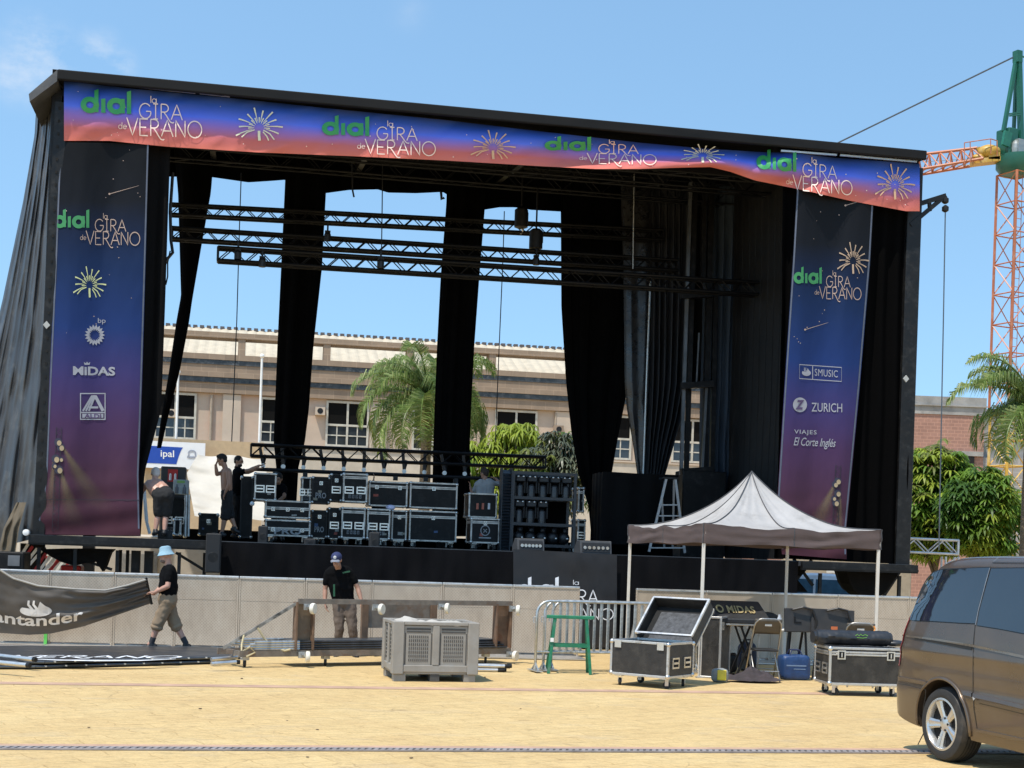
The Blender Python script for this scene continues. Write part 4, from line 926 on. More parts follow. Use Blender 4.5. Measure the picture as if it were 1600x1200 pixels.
def stars(par, surf, LE, RE, y0, y1, n, sd, streaks):
    A = Art(); rd = random.Random(sd)
    for k in range(n):
        y = rd.uniform(y0, y1); x = lerp(interp(LE, y), interp(RE, y), rd.uniform(.08, .92)); r = rd.uniform(.5, 1.1); A.add(([(x - r, y), (x, y - r), (x + r, y), (x, y + r)], [(0, 1, 2, 3)]))
    for (xa, ya, xb, yb) in streaks: A.add(ribbon2d([(xa, ya), (xb, yb)], 1.0, taper=lambda t: 1 - .7 * t)); A.add((arc2d(xa, ya, 1.6, 1.6, 0, 320, 8), [tuple(range(9))]))
    A.build('printed_star', INK_PD, par, surf, .011, 20)
stars(tl, tls, LE, RE, 230, 560, 14, 3, [(171, 303, 217, 290)])
LR = [(292, 1245), (400, 1239), (600, 1226), (790, 1214), (868, 1222)]; RRR = [(292, 1366), (400, 1360), (600, 1343), (790, 1325), (820, 1322), (868, 1323)]
tr, trs = tall_banner('tall_banner', 'tall printed banner with sponsor marks at the right of the stage opening', LR, RRR, 292, 866, 8, TB_ST, -.06)
gira_logo(tr, trs, 1240, 416, 1346, 470, .03, INK_GD, INK_PD)
mark(tr, trs, 'firework', burst(10, 8), (1308, 378, 1358, 428), mat('ink_dull_orange', (.40, .28, .19), .5), 0, .012, 8)
A = Art(); A.add(ribbon2d([(0, 0), (2.62, 0), (2.62, .88), (0, .88)], .05, closed=True)); A.add(ribbon2d([(.82, 0), (.82, .88)], .05)); mark(tr, trs, 'box_mark', A, (1249, 569, 1315, 592), INK_S, .07)
mark(tr, trs, 'flame_mark', flame_art(), (1253, 574, 1267, 587), INK_S, .05)
A = Art(); A.add(text2d('SMUSIC', .0, 0, 1.06)); mark(tr, trs, 'lettering', A, (1273, 576, 1309, 587), INK_S, .08)
A = Art(); A.add((arc2d(0, 0, 1, 1, 0, 346, 26), [tuple(range(27))])); mark(tr, trs, 'disc_mark', A, (1239, 621, 1261, 644), INK_S)
A = Art(); A.add(text2d('Z', .05, .25)); mark(tr, trs, 'lettering', A, (1243, 625, 1257, 640), mat('ink_purple', (.08, .05, .12), .6), 0, .02)
A = Art(); A.add(text2d('ZURICH', .005)); mark(tr, trs, 'lettering', A, (1268, 629, 1316, 643), INK_S, .03)
A = Art(); A.add(text2d('VIAJES', .01, 0, 1.15)); mark(tr, trs, 'lettering', A, (1241, 671, 1276, 679.5), INK_S, .04)
A = Art(); A.add(text2d('El Corte Inglés', .006, .35, .95)); mark(tr, trs, 'script_lettering', A, (1240, 683, 1306, 700), INK_S, .04)
print_rig(tr, trs, 1310, 727, 1304, 850, [(1309, 752, 5.5), (1305, 757, 5), (1309, 771, 5.5), (1303, 779, 4), (1306, 786, 5.5)], None)
print_beam(tr, trs, 1302, 760, 6, 1268, 840, 60); print_beam(tr, trs, 1312, 775, 6, 1312, 850, 26)
stars(tr, trs, LR, RRR, 305, 560, 16, 9, [(1321, 321, 1345, 314), (1258, 515, 1294, 504)])
# --- dark banner on the stage front, seen through the gap of the barricade
def fsurf(x, y, e=0.0): return ST.px(x, y, -.22 + .03 * nz3(x * .02, y * .02, 4) - e)
fb = thing('front_banner', 'dark grey white lettered banner hung on the stage front at the barricade gap', 'banner', *BANK)
def fgrid(u, v):
    x = lerp(802, 964, u); return fsurf(x, lerp(858 + .052 * (x - 802), 1012, v))
g = MB(); g.grid(fgrid, 30, 20); g.build('cloth', mat('charcoal_vinyl', (.014, .014, .016), .5, var=.15), fb, smooth=True)
INK_B = mat('ink_bright_white', (.74, .75, .77), .5)
def fmark(A, box, name='lettering'): A.fit(*box); A.build(name, INK_B, fb, fsurf, .014, 12)
fmark(dial_art(), (807, 901, 873, 937), 'dial_lettering'); fmark(low_word('la'), (895.5, 906, 904.5, 914)); fmark(stroke_word('GIRA', .09), (874, 921, 935, 948)); fmark(stroke_word('VERANO', .09), (856, 950, 959, 973))

# ------------------------------------------------------------------ road cases
def road_case(name, label, loc, rz, w, d, h, m=LAMINB, trim=CTRIM, wheels=True, lid=.28, latches=2, handles=('x',), group=None, text=None, texth=.1, cat='flight case', front_handles=0, zoff=None, mark=None, open_top=False, lscale=.62):
    """x: width, y: depth (front at -d/2), z up from the ground under the wheels"""
    r = thing(name, label, cat, loc, rz, group); z0 = .15 if wheels else 0.0; e = .028
    g = MB(); g.box((0, 0, z0 + h / 2), (w - .01, d - .01, h - .01)) if not open_top else [g.box(c, s) for c, s in (((0, 0, z0 + .02), (w - .01, d - .01, .03)), ((0, -d / 2 + .01, z0 + h / 2), (w - .01, .014, h - .01)), ((0, d / 2 - .01, z0 + h / 2), (w - .01, .014, h - .01)), ((-w / 2 + .01, 0, z0 + h / 2), (.014, d - .03, h - .01)), ((w / 2 - .01, 0, z0 + h / 2), (.014, d - .03, h - .01)))]
    g.build('body', m, r)
    g = MB()
    for sx in (-1, 1):
        for sy in (-1, 1):
            g.box((sx * (w / 2 - e / 2 + .003), sy * (d / 2 - e / 2 + .003), z0 + h / 2), (e + .006, e + .006, h - .02))
        for z in (z0 + e / 2 - .003, z0 + h - e / 2 + .003): g.box((sx * (w / 2 - e / 2 + .001), 0, z), (e + .004, d - .02, e + .006))
    for sy in (-1, 1):
        for z in (z0 + e / 2 - .003, z0 + h - e / 2 + .003): g.box((0, sy * (d / 2 - e / 2 + .001), z), (w - .02, e + .004, e + .006))
    if lid:
        zl = z0 + h * (1 - lid)
        g.box((0, 0, zl + .016), (w + .010, d + .010, .026)); g.box((0, 0, zl - .016), (w + .007, d + .007, .026))
    g.build('edge_trim', trim, r, bevel=.004)
    for sx in (-1, 1):
        for sy in (-1, 1):
            for z in (z0 + .02, z0 + h - .02): g = MB(); g.ell((sx * (w / 2 - .012), sy * (d / 2 - .012), z), .036, 8, 6); g.build('corner_ball', CHROME, r, smooth=True)
    def latch(x, y, z, ax):
        g = MB()
        k_ = lscale; g.box((x, y - .004, z), (.11 * k_, .010, .12 * k_)); g.mi = 1; g.box((x, y - .010, z), (.07 * k_, .008, .085 * k_)); g.mi = 0; g.box((x, y - .015, z), (.016, .008, .06 * k_))
        return g.build('latch', [CHROME, BLACKM], r)
    for k in range(latches): latch(lerp(-w / 2 + .16, w / 2 - .16, k / max(1, latches - 1)) if latches > 1 else 0, -d / 2 - .004, z0 + h * (1 - lid) - .02, 'y')
    def handle(face, o):
        g = MB(); hw, hh, zc = .15, .11, z0 + h * .42
        def bx(a, b, n, s): # a along face, b up, n out
            if face == 'f': g.box((o + a, -d / 2 - n, zc + b), (s[0], s[2], s[1]))
            else:
                q = -1 if face == 'l' else 1; g.box((q * (w / 2 + n), o + a, zc + b), (s[2], s[0], s[1]))
        for a in (-1, 1): bx(a * (hw / 2 + .008), 0, .006, (.022, hh + .04, .016))
        for b in (-1, 1): bx(0, b * (hh / 2 + .008), .006, (hw, .022, .016))
        bx(0, -.0, .014, (hw - .02, .028, .014))
        g.mi = 1; bx(0, 0, .001, (hw, hh, .008)); return g.build('handle', [CHROME, DARK], r)
    for k in range(front_handles): handle('f', (k - (front_handles - 1) / 2) * w * .5)
    if front_handles == 2 and not text:
        A = Art()
        for k in range(4): A.add(ribbon2d([(k * 1.8, 0), (k * 1.8 + 1, 0), (k * 1.8 + 1, 1), (k * 1.8, 1)], .22, closed=True)); A.add(ribbon2d([(k * 1.8 + .3, .25), (k * 1.8 + .5 + .1 * (k % 2), .8)], .2))
        A.fit(-w * .27, -.035, w * .27, .035); A.build('stencil_icon', mat('stencil_paint', (.26, .265, .27), .7, var=.3), r, lambda x, y, e_: Vector((x, -d / 2 - .003 - e_ * .1, z0 + h * .20 - y)), .012, .3)
    for f in handles:
        if f in 'lr':
            for k in (-1, 1): handle(f, k * d * .23)
    if wheels:
        for sx in (-1, 1):
            for sy in (-1, 1):
                x, y = sx * (w / 2 - .10), sy * (d / 2 - .10); a = R(30 + 50 * sx + 35 * sy)
                g = MB(); g.box((x, y, z0 - .012), (.11, .10, .02)); M = Matrix.Rotation(a, 3, 'Z')
                for q in (-1, 1): g.box(Vector((x, y, .09)) + M @ Vector((.02, q * .026, 0)), (.05, .005, .10), M=M)
                c_ = g.build('caster', CHROME, r); g = MB(); g.lathe(Vector((x, y, .052)) + M @ Vector((.03, 0, 0)), [(.018, -.02), (.048, -.019), (.052, -.010), (.052, .010), (.048, .019), (.018, .02)], 14, 'y', M=M); g.build('wheel', RUBBER, c_, smooth='auto')
    if text:
        A = Art(); A.add(text2d(text, .025, 0, 1.05)); A.fit(-w * .30, -texth / 2, w * .30, texth / 2); A.build('stencil_lettering', mat('stencil_paint', (.26, .265, .27), .7, var=.3), r, lambda x, y, e_: Vector((x, -d / 2 - .003 - e_ * .1, z0 + h * .30 - y)), .012, .3)
    if mark == 'disc':
        A = Art(); A.add(ribbon2d(arc2d(0, .35, .5, .5, 0, 346, 20), .10, closed=True)); A.add(ribbon2d([(-.2, .5), (.0, .3), (-.2, .15)], .1)); A.add(ribbon2d([(.2, .5), (.0, .35), (.2, .15)], .1)); A.add(ribbon2d([(-.7, -.4), (.7, -.4)], .12))
        A.fit(-.13, -.12, .13, .16); A.build('stencil_mark', mat('stencil_paint', (.26, .265, .27), .7, var=.3), r, lambda x, y, e_: Vector((x, -d / 2 - .003 - e_ * .1, z0 + h * .50 - y)), .012, .3)
    return r
def stage_case(label, x0, y0, x1, y1, t, d=.6, wheels=False, **k):
    """front face box in the photo on the stage plane t"""
    a = ST.px(x0, y1, t); b = ST.px(x1, y0, t); w = b.x - a.x; c = (a.x + b.x) / 2
    zb = a.z; h = b.z - a.z
    if wheels: zb = ZD; h = b.z - ZD - .15
    loc = ST.w(c, t + d / 2, zb)
    r = road_case('flight_case', label, loc, TH, w, d, h, wheels=wheels, group='flight cases stacked on the stage', **k)
    rs = random.Random(int(x0 * 7 + y0)); zz = .15 if wheels else 0
    for q in range(rs.choice((0, 1, 1, 2))):
        sx, sz = rs.uniform(.04, .12), rs.uniform(.03, .07); g = MB(); g.box((rs.uniform(-w * .36, w * .36), -d / 2 + .001, zz + h * rs.uniform(.12, .62)), (sx, .006, sz), M=Matrix.Rotation(R(rs.uniform(-9, 9)), 3, 'Y')); c_ = rs.choice(((.30, .29, .26), (.22, .20, .15), (.05, .09, .18), (.26, .06, .04))); g.build('sticker', mat('sticker_%d' % int(c_[0] * 100), c_, .7, var=.3, scale=20), r)
    return r
T0 = 3.3
stage_case('shallow three latch case on top of a wheeled case left of the stacks', 414, 784, 485, 808, T0, latches=3, lid=.45)
stage_case('wheeled case with stencilled word under the shallow three latch case', 414, 814, 485, 838, T0, wheels=True, latches=2, text='PRO', texth=.13, lid=.55)
stage_case('case with two pale front handles nearest the standing shirtless man', 397, 740, 432, 781, T0 + .25, latches=0, lid=0, front_handles=2, text='AVATAR', texth=.05, d=.9)
stage_case('plain dark case at the left end of the upper row, beside the white gap', 471, 746, 486, 786, T0 + 1.0, latches=0, lid=0, front_handles=2)
stage_case('upper row dark case with stencilled word and a single latch', 487, 746, 516, 786, T0 + .6, latches=1, text='PRO', texth=.12, trim=BLACKM, lid=.2)
stage_case('tall narrow black case in the upper row, left of the silver edged case', 516, 741, 535, 783, T0 + .5, latches=1, lid=.2, trim=BLACKM, front_handles=1)
stage_case('upper row silver edged case with two front handles', 535.5, 741, 574.5, 784, T0 + .2, latches=0, lid=.14, front_handles=2, text='TEXT'.replace('TEXT', 'YAMA')[:0] or None)
stage_case('upper row long black case, middle one beside the palm curtain', 576, 754, 637, 790, T0 + .5, latches=2, lid=.2)
stage_case('upper row long black case, rightmost of the upper row', 640, 756, 715, 793, T0 + .5, latches=1, lid=.2)
stage_case('lower row dark case with stencilled word under the upper row', 486, 798, 512, 838, T0 + .5, wheels=True, latches=1, text='PRO', texth=.12, trim=BLACKM, lid=.2)
stage_case('tall narrow black case in the lower row', 512.5, 794, 532.5, 838, T0 + .4, wheels=True, latches=1, trim=BLACKM, front_handles=1, lid=.2)
stage_case('lower row silver edged case with two front handles, left one of the pair', 533, 794, 571, 840, T0 + .1, wheels=True, latches=0, lid=.14, front_handles=2)
stage_case('lower row silver edged case with two front handles, right one of the pair', 573, 796, 610, 840, T0 + .1, wheels=True, latches=0, lid=.14, front_handles=2)
stage_case('lower row long black case behind a small monitor speaker', 611.5, 798, 636, 838, T0 + .5, wheels=True, latches=1, lid=.2)
stage_case('lower row long black case, rightmost of the lower row', 639, 800, 714, 840, T0 + .5, wheels=True, latches=1, lid=.2)
stage_case('small dark case with coloured tags, stacked beside the lamp rack', 732, 772, 777, 808, T0 + .3, latches=0, lid=0)
stage_case('wheeled case with a round white stencil beside the lamp rack', 735, 811, 781, 847, T0 + .1, wheels=True, latches=1, mark='disc', lid=.16)
stage_case('narrow case standing behind the right side of the lamp rack', 903, 762, 913, 800, T0 + .9, latches=0, lid=.2)
stage_case('low narrow case behind the right side of the lamp rack', 902, 812, 915, 848, T0 + .9, wheels=True, latches=0, lid=.2, front_handles=1)
stage_case('black case with pale handles on the left, by the bending man', 252, 778, 291, 838, T0 + .2, latches=0, lid=.0, front_handles=2, trim=BLACKM)
stage_case('slim case on end with a pale frame beside the bending man', 271, 811, 283, 836, T0 - .4, latches=0, lid=0, d=.25)
stage_case('black suitcase shaped case on the deck left of the standing man', 310, 803, 341, 836, T0 + .3, latches=1, lid=.3, trim=BLACKM)
stage_case('black wheeled trunk beside the standing man with a lamp on it', 374, 745, 396, 840, T0 + .5, latches=0, lid=0, trim=BLACKM, d=.7)
stage_case('dark trunk behind the case with two pale front handles', 384, 746, 399, 782, T0 + .6, latches=0, lid=0, d=.5, trim=BLACKM)
# three little tags on the dark case
tg = ST.px(754, 790, T0 + .29)
for i, (x, c) in enumerate(((746, (.35, .10, .06)), (754.5, (.35, .10, .06)), (764, (.5, .5, .52)))):
    q = ST.px(x, 791, T0 + .285); g = MB(); g.box((0, 0, 0), (.05, .006, .13)); o = g.build('case_tag', mat('tag_%d' % (i // 2), c, .6)); o.matrix_basis = Matrix.Translation(ST.w(q.x, q.y, q.z)) @ Matrix.Rotation(TH, 4, 'Z')
    tag(o, ('red tag stuck on the small dark case, left one of two', 'red tag stuck on the small dark case, right one of two', 'pale tag stuck on the small dark case')[i], 'tag', 'tags on the dark case')

# ------------------------------------------------------------------ rack of moving lamps
a, b = ST.px(797, 846, T0), ST.px(902, 740, T0); w = b.x - a.x; h = b.z - ZD; rk = thing('lamp_rack', 'wide open black rack on wheels holding rows of hanging moving lamps', 'rack', ST.w((a.x + b.x) / 2, T0 + .35, ZD), TH)
FR = mat('rack_frame', (.045, .045, .047), .45, .4, var=.3)
for sx in (-1, 1):
    for sy in (-1, 1): g = MB(); g.box((sx * (w / 2 - .03), sy * .32, h / 2 + .05), (.06, .06, h - .1)); g.build('post', FR, rk)
for z in (.14, h * .345, h * .67, h - .03):
    g = MB()
    for sy in (-1, 1): g.box((0, sy * .32, z), (w - .12, .05, .06))
    for sx in (-1, 1): g.box((sx * (w / 2 - .03), 0, z), (.05, .58, .05))
    g.build('rail', FR, rk)
g = MB(); g.box((0, .34, h / 2 + .05), (w - .1, .02, h - .12)); g.build('back_cloth', MOLTON, rk)
for sx in (-1, 1):
    for sy in (-1, 1): g = MB(); g.lathe((sx * (w / 2 - .1), sy * .28, .06), [(.02, -.02), (.06, -.02), (.06, .02), (.02, .02)], 12, 'x'); g.build('caster', RUBBER, rk)
rowz = (h - .06, h * .67 - .03)
LAMPS = []
def moving_lamp(first, x, z, lab):
    loc = ST.w((a.x + b.x) / 2 + x, T0 + .12, ZD + z)
    if first is None:
        r = thing('moving_lamp', lab, 'stage lamp', loc, TH, 'moving lamps hanging in the rack')
        g = MB(); g.box((0, .05, -.09), (.22, .24, .14)); g.build('lamp_base', BLACK, r, bevel=.02)
        for s in (-1, 1): g = MB(); g.box((s * .10, .05, -.27), (.04, .12, .26)); g.build('yoke_arm', BLACKM, r, bevel=.01)
        g = MB(); g.lathe((0, .05, -.34), [(.03, -.20), (.085, -.19), (.09, -.02), (.075, .10), (.03, .14)], 14); g.build('lamp_head', mat('lamp_shell', (.03, .03, .032), .35), r, smooth='auto')
        for s in (-1, 1): g = MB(); g.ell((s * .055, -.08, -.05), (.028, .02, .022), 8, 6); g.build('clamp', CHROME, r, smooth=True)
        return r
    return dup(first, loc, TH, lab)
ml = None; ords = ('leftmost', 'second from the left', 'middle', 'fourth from the left', 'rightmost'); 
for i in range(5):
    q = moving_lamp(ml, lerp(-w / 2 + .20, w / 2 - .20, i / 4), rowz[0], ords[i] + ' moving lamp in the top row of the rack'); ml = ml or q
for i in range(3): moving_lamp(ml, lerp(-w / 2 + .20, w / 2 - .20, i / 4), rowz[1], ('leftmost', 'middle', 'rightmost')[i] + ' moving lamp in the half empty second row of the rack')
for i in range(5):
    q = rk; loc = ST.w((a.x + b.x) / 2 + lerp(-w / 2 + .22, w / 2 - .2, i / 4), T0 + .2, ZD + .18); r = thing('cable_clamp_bundle', ords[i] + ' dark bundle of clamps on the bottom shelf of the lamp rack', 'clamps', loc, TH, 'bundles of clamps on the bottom shelf')
    g = MB(); g.ell((0, 0, .13), (.13, .12, .13), 10, 7); g.box((.02, -.02, .28), (.10, .1, .12)); g.build('hoop', BLACK, r, smooth=True); g = MB(); g.ell((.05, -.12, .12), (.03, .02, .025), 8, 6); g.build('bolt', CHROME, r, smooth=True)
hw = thing('wall_of_slats', 'tall narrow black louvred panel standing at the left side of the lamp rack', 'panel', ST.w(ST.px(790, 846, T0 - .1).x, T0 + .1, ZD), TH)
g = MB(); hh = h + .05
for s in (-1, 1): g.box((s * .10, 0, hh / 2), (.02, .3, hh))
for k in range(26): g.box((0, -.05, .06 + k * (hh - .08) / 26), (.19, .20, .02), M=Matrix.Rotation(R(25), 3, 'X'))
g.build('louvre_panel', mat('louvre_black', (.012, .015, .02), .5), hw)

# ------------------------------------------------------------------ other gear on and around the deck
def stage_box(name, label, cat, x0, y0, x1, y1, t, d, m, bevel=.015, grp=None):
    a = ST.px(x0, y1, t); b = ST.px(x1, y0, t); return thing(name, label, cat, ST.w((a.x + b.x) / 2, t + d / 2, a.z), TH, grp), b.x - a.x, b.z - a.z, d
MONB = mat('speaker_paint', (.016, .016, .017), .7, var=.3, scale=30)
GRILL = mat('speaker_grille', (.010, .010, .011), .6, var=.3, scale=60)
def speaker(label, x0, y0, x1, y1, t, d=.4):
    r, w, h, d = stage_box('loudspeaker', label, 'speaker', x0, y0, x1, y1, t, d, MONB, grp='loudspeakers along the stage front')
    g = MB(); g.box((0, 0, h / 2), (w, d, h)); g.build('cabinet', MONB, r, bevel=.015)
    g = MB(); g.box((0, -d / 2 - .004, h / 2), (w - .05, .012, h - .06)); g.build('grille', GRILL, r)
    g = MB(); g.lathe((0, -d / 2 - .012, h * .4), [(.02, 0), (min(w, h) * .33, .0), (min(w, h) * .36, .004)], 20, 'y'); g.build('cone_ring', BLACKM, r)
    g = MB(); g.box((0, 0, h + .012), (w * .3, .05, .02)); g.build('handle', BLACKM, r)
    return r
speaker('tall black loudspeaker standing at the left end of the stage front skirt', 320, 834, 346, 895, -.62, .45)
speaker('small black loudspeaker on the deck in front of the standing man', 403, 822, 419, 850, .5, .3)
speaker('small black loudspeaker on the deck in front of the lower row cases', 578, 832, 594, 858, .3, .3)
speaker('low black loudspeaker by the feet of the bending man', 246, 829, 269, 842, .3, .3)
speaker('low black loudspeaker near the deck edge below the shallow case', 476, 842, 494, 854, .4, .3)
def wedge(label, x0, y0, x1, y1, t):
    a = ST.px(x0, y1, t); b = ST.px(x1, y0, t); w = b.x - a.x; h = .25; r = thing('monitor_wedge', label, 'monitor speaker', ST.w((a.x + b.x) / 2, t + .25, ZD), TH, 'wedge monitors on the stage front')
    g = MB(); g.prism([(-.28, 0), (.28, 0), (.28, .10), (.05, h), (-.22, h)], lambda p, q, e: Vector((e, p, q)), -w / 2, w / 2); g.build('cabinet', mat('wedge_grey', (.05, .05, .052), .6, var=.3), r, bevel=.01)
    g = MB(); g.box((0, -.262, h * .48), (w - .08, .02, h * .7), M=Matrix.Rotation(R(-10), 3, 'X')); g.build('grille', GRILL, r)
    for i in range(6): g = MB(); g.lathe((lerp(-w / 2 + .09, w / 2 - .09, i / 5), -.275, h * .45), [(.012, 0), (.03, .0), (.034, -.012), (.03, -.02)], 10, 'y'); g.build('knob', CHROME, r)
    return r
wedge('grey wedge monitor on the deck in front of the lamp rack', 808, 842, 851, 862, .5); wedge('grey wedge monitor at the right end of the dark front banner', 906, 848, 956, 866, .3)
# big covered case right of the widest curtain
r, w, h, d = stage_box('covered_crate', 'large crate under a black cover right of the widest back curtain', 'crate', 938, 743, 1060, 850, 3.4, .9, MOLTON)
def cover(u, v):
    th = u; per = [(-w / 2, d / 2), (-w / 2, -d / 2), (w / 2, -d / 2), (w / 2, d / 2)]; f = u * 3; i = min(2, int(f)); f -= i
    p = (lerp(per[i][0], per[i + 1][0], f), lerp(per[i][1], per[i + 1][1], f)); k = .03 * nz3(u * 16, v * 3, 1) + .02 * math.sin(u * 60)
    return Vector((p[0] * (1 + k * .3), p[1] - k, (h - .004) * (1 - v) + .01 + .02 * nz3(u * 9, 0, 2) * (1 - v)))
g = MB(); g.grid(cover, 120, 10); g.box((0, 0, h - .03), (w - .02, d - .02, .04)); g.build('cover', SCRIM, r, smooth='auto')
g = MB(); g.box((0, .02, h / 2 - .03), (w - .1, d - .1, h - .1)); g.build('crate_body', LAMINB, r)
# step ladder
LDA = mat('ladder_aluminium', (.36, .36, .36), .5, .6, var=.2)
ld = thing('step_ladder', 'aluminium step ladder standing on the deck above the tent roof', 'ladder', ST.w(0, 0, 0), TH); tl_ = 2.5
lp = lambda x, y, t=tl_: ST.px(x, y, t)
g = MB(); g.bar(lp(1041, 748), lp(1014, 862), .05, .03); g.build('rail', LDA, ld); g = MB(); g.bar(lp(1055, 748), lp(1070, 864), .05, .03); g.build('rail', LDA, ld)
g = MB(); g.bar(lp(1034, 775, 2.9), lp(1038, 856, 3.1), .04, .025); g.build('back_rail', LDA, ld); g = MB(); g.bar(lp(1053, 750, 2.9), lp(1051, 856, 3.1), .04, .025); g.build('back_rail', LDA, ld)
for y, xa, xb in ((789, 1032, 1059), (806, 1028, 1062), (823, 1024, 1064), (840, 1020, 1067), (856, 1015, 1069)): g = MB(); g.bar(lp(xa, y), lp(xb, y), .09, .025); g.build('step', LDA, ld)
g = MB(); g.box((lp(1041, 748) + lp(1055, 748)) / 2 + Vector((0, .15, .01)), (.32, .35, .04)); g.build('top_platform', BLACKM, ld)
# gear at the left: cabinet with red safety sign, pale instruction box, white pole
r, w, h, d = stage_box('equipment_cabinet', 'dark cabinet with a red fire extinguisher sign behind the bending man', 'cabinet', 248, 730, 291, 838, 4.2, .6, BLACK)
g = MB(); g.box((0, 0, h / 2), (w, d, h)); g.build('cabinet_shell', mat('cabinet_grey', (.035, .034, .033), .5), r, bevel=.02)
q = ST.px(270, 743, 4.19); c_ = q.x - (ST.px(248, 838, 4.2).x + ST.px(291, 730, 4.2).x) / 2
zz = q.z - ST.px(248, 838, 4.2).z
g = MB(); g.box((c_, -d / 2 - .006, zz), (.20, .01, .26)); sg_ = g.build('safety_sign', mat('safety_red', (.50, .025, .02), .5), r)
g = MB()
for s in (-1, 1): g.lathe((c_ + s * .05, -d / 2 - .014, zz - .03), [(.024, -.07), (.024, .05), (.010, .075)], 8)
g.build('extinguisher_symbol', WHITE, sg_)
r, w, h, d = stage_box('instruction_box', 'pale grey box with bottle drawings and a green stripe beside the bending man', 'box', 270, 750, 295, 772, 3.3, .35, WHITE)
g = MB(); g.box((0, 0, h / 2), (w, d, h)); g.build('carton', mat('carton_grey', (.40, .42, .40), .7), r, bevel=.01)
g = MB(); g.box((0, -d / 2 - .004, h * .86), (w * .5, .008, .05)); g.build('green_stripe', mat('stripe_green', (.25, .45, .12), .6), r)
for s in (-1, 1): g = MB(); g.lathe((s * w * .25, -d / 2 - .012, h * .34), [(.034, -.08), (.036, .03), (.014, .07), (.014, .10)], 8); g.build('bottle_drawing', mat('drawing_grey', (.12, .13, .14), .6), r)
po_ = thing('white_pole', 'short white pole leaning by the bending man', 'pole', ST.w(0, 0, 0), TH); g = MB(); g.tube(ST.px(225, 766, 2.6), ST.px(229, 815, 2.6), .035, n=8); g.tube(ST.px(229, 815, 2.6), ST.px(234, 834, 2.6), .03, n=8); g.build('tube', WHITE, po_)
st_ = thing('folded_stand', 'folded steel stand leaning right of the pale instruction box', 'stand', ST.w(0, 0, 0), TH)
for x, x2 in ((291, 289), (295, 294)): g = MB(); g.tube(ST.px(x, 773, 3.1), ST.px(x2, 838, 3.1), .03, n=8); g.build('rail', STEEL, st_)
# white utility lamp on the trunk
g = MB(); q = ST.px(394, 787, T0 + .3); g.ell((0, 0, 0), (.05, .07, .05), 12, 8); o = g.build('work_lamp', mat('lamp_glass', (.75, .78, .8), .15), smooth=True); o.matrix_basis = Matrix.Translation(ST.w(q.x, q.y, q.z)); tag(o, 'small round pale work lamp fixed to the trunk beside the standing man', 'lamp')
g = MB(); q = ST.px(610, 793, T0 + .3); g.ell((0, 0, 0), (.10, .08, .06), 10, 7); o = g.build('white_bag', mat('bag_lilac', (.55, .55, .72), .7), smooth=True); o.matrix_basis = Matrix.Translation(ST.w(q.x, q.y, q.z)); tag(o, 'small lilac white bundle between the two rows of stacked cases', 'bundle')
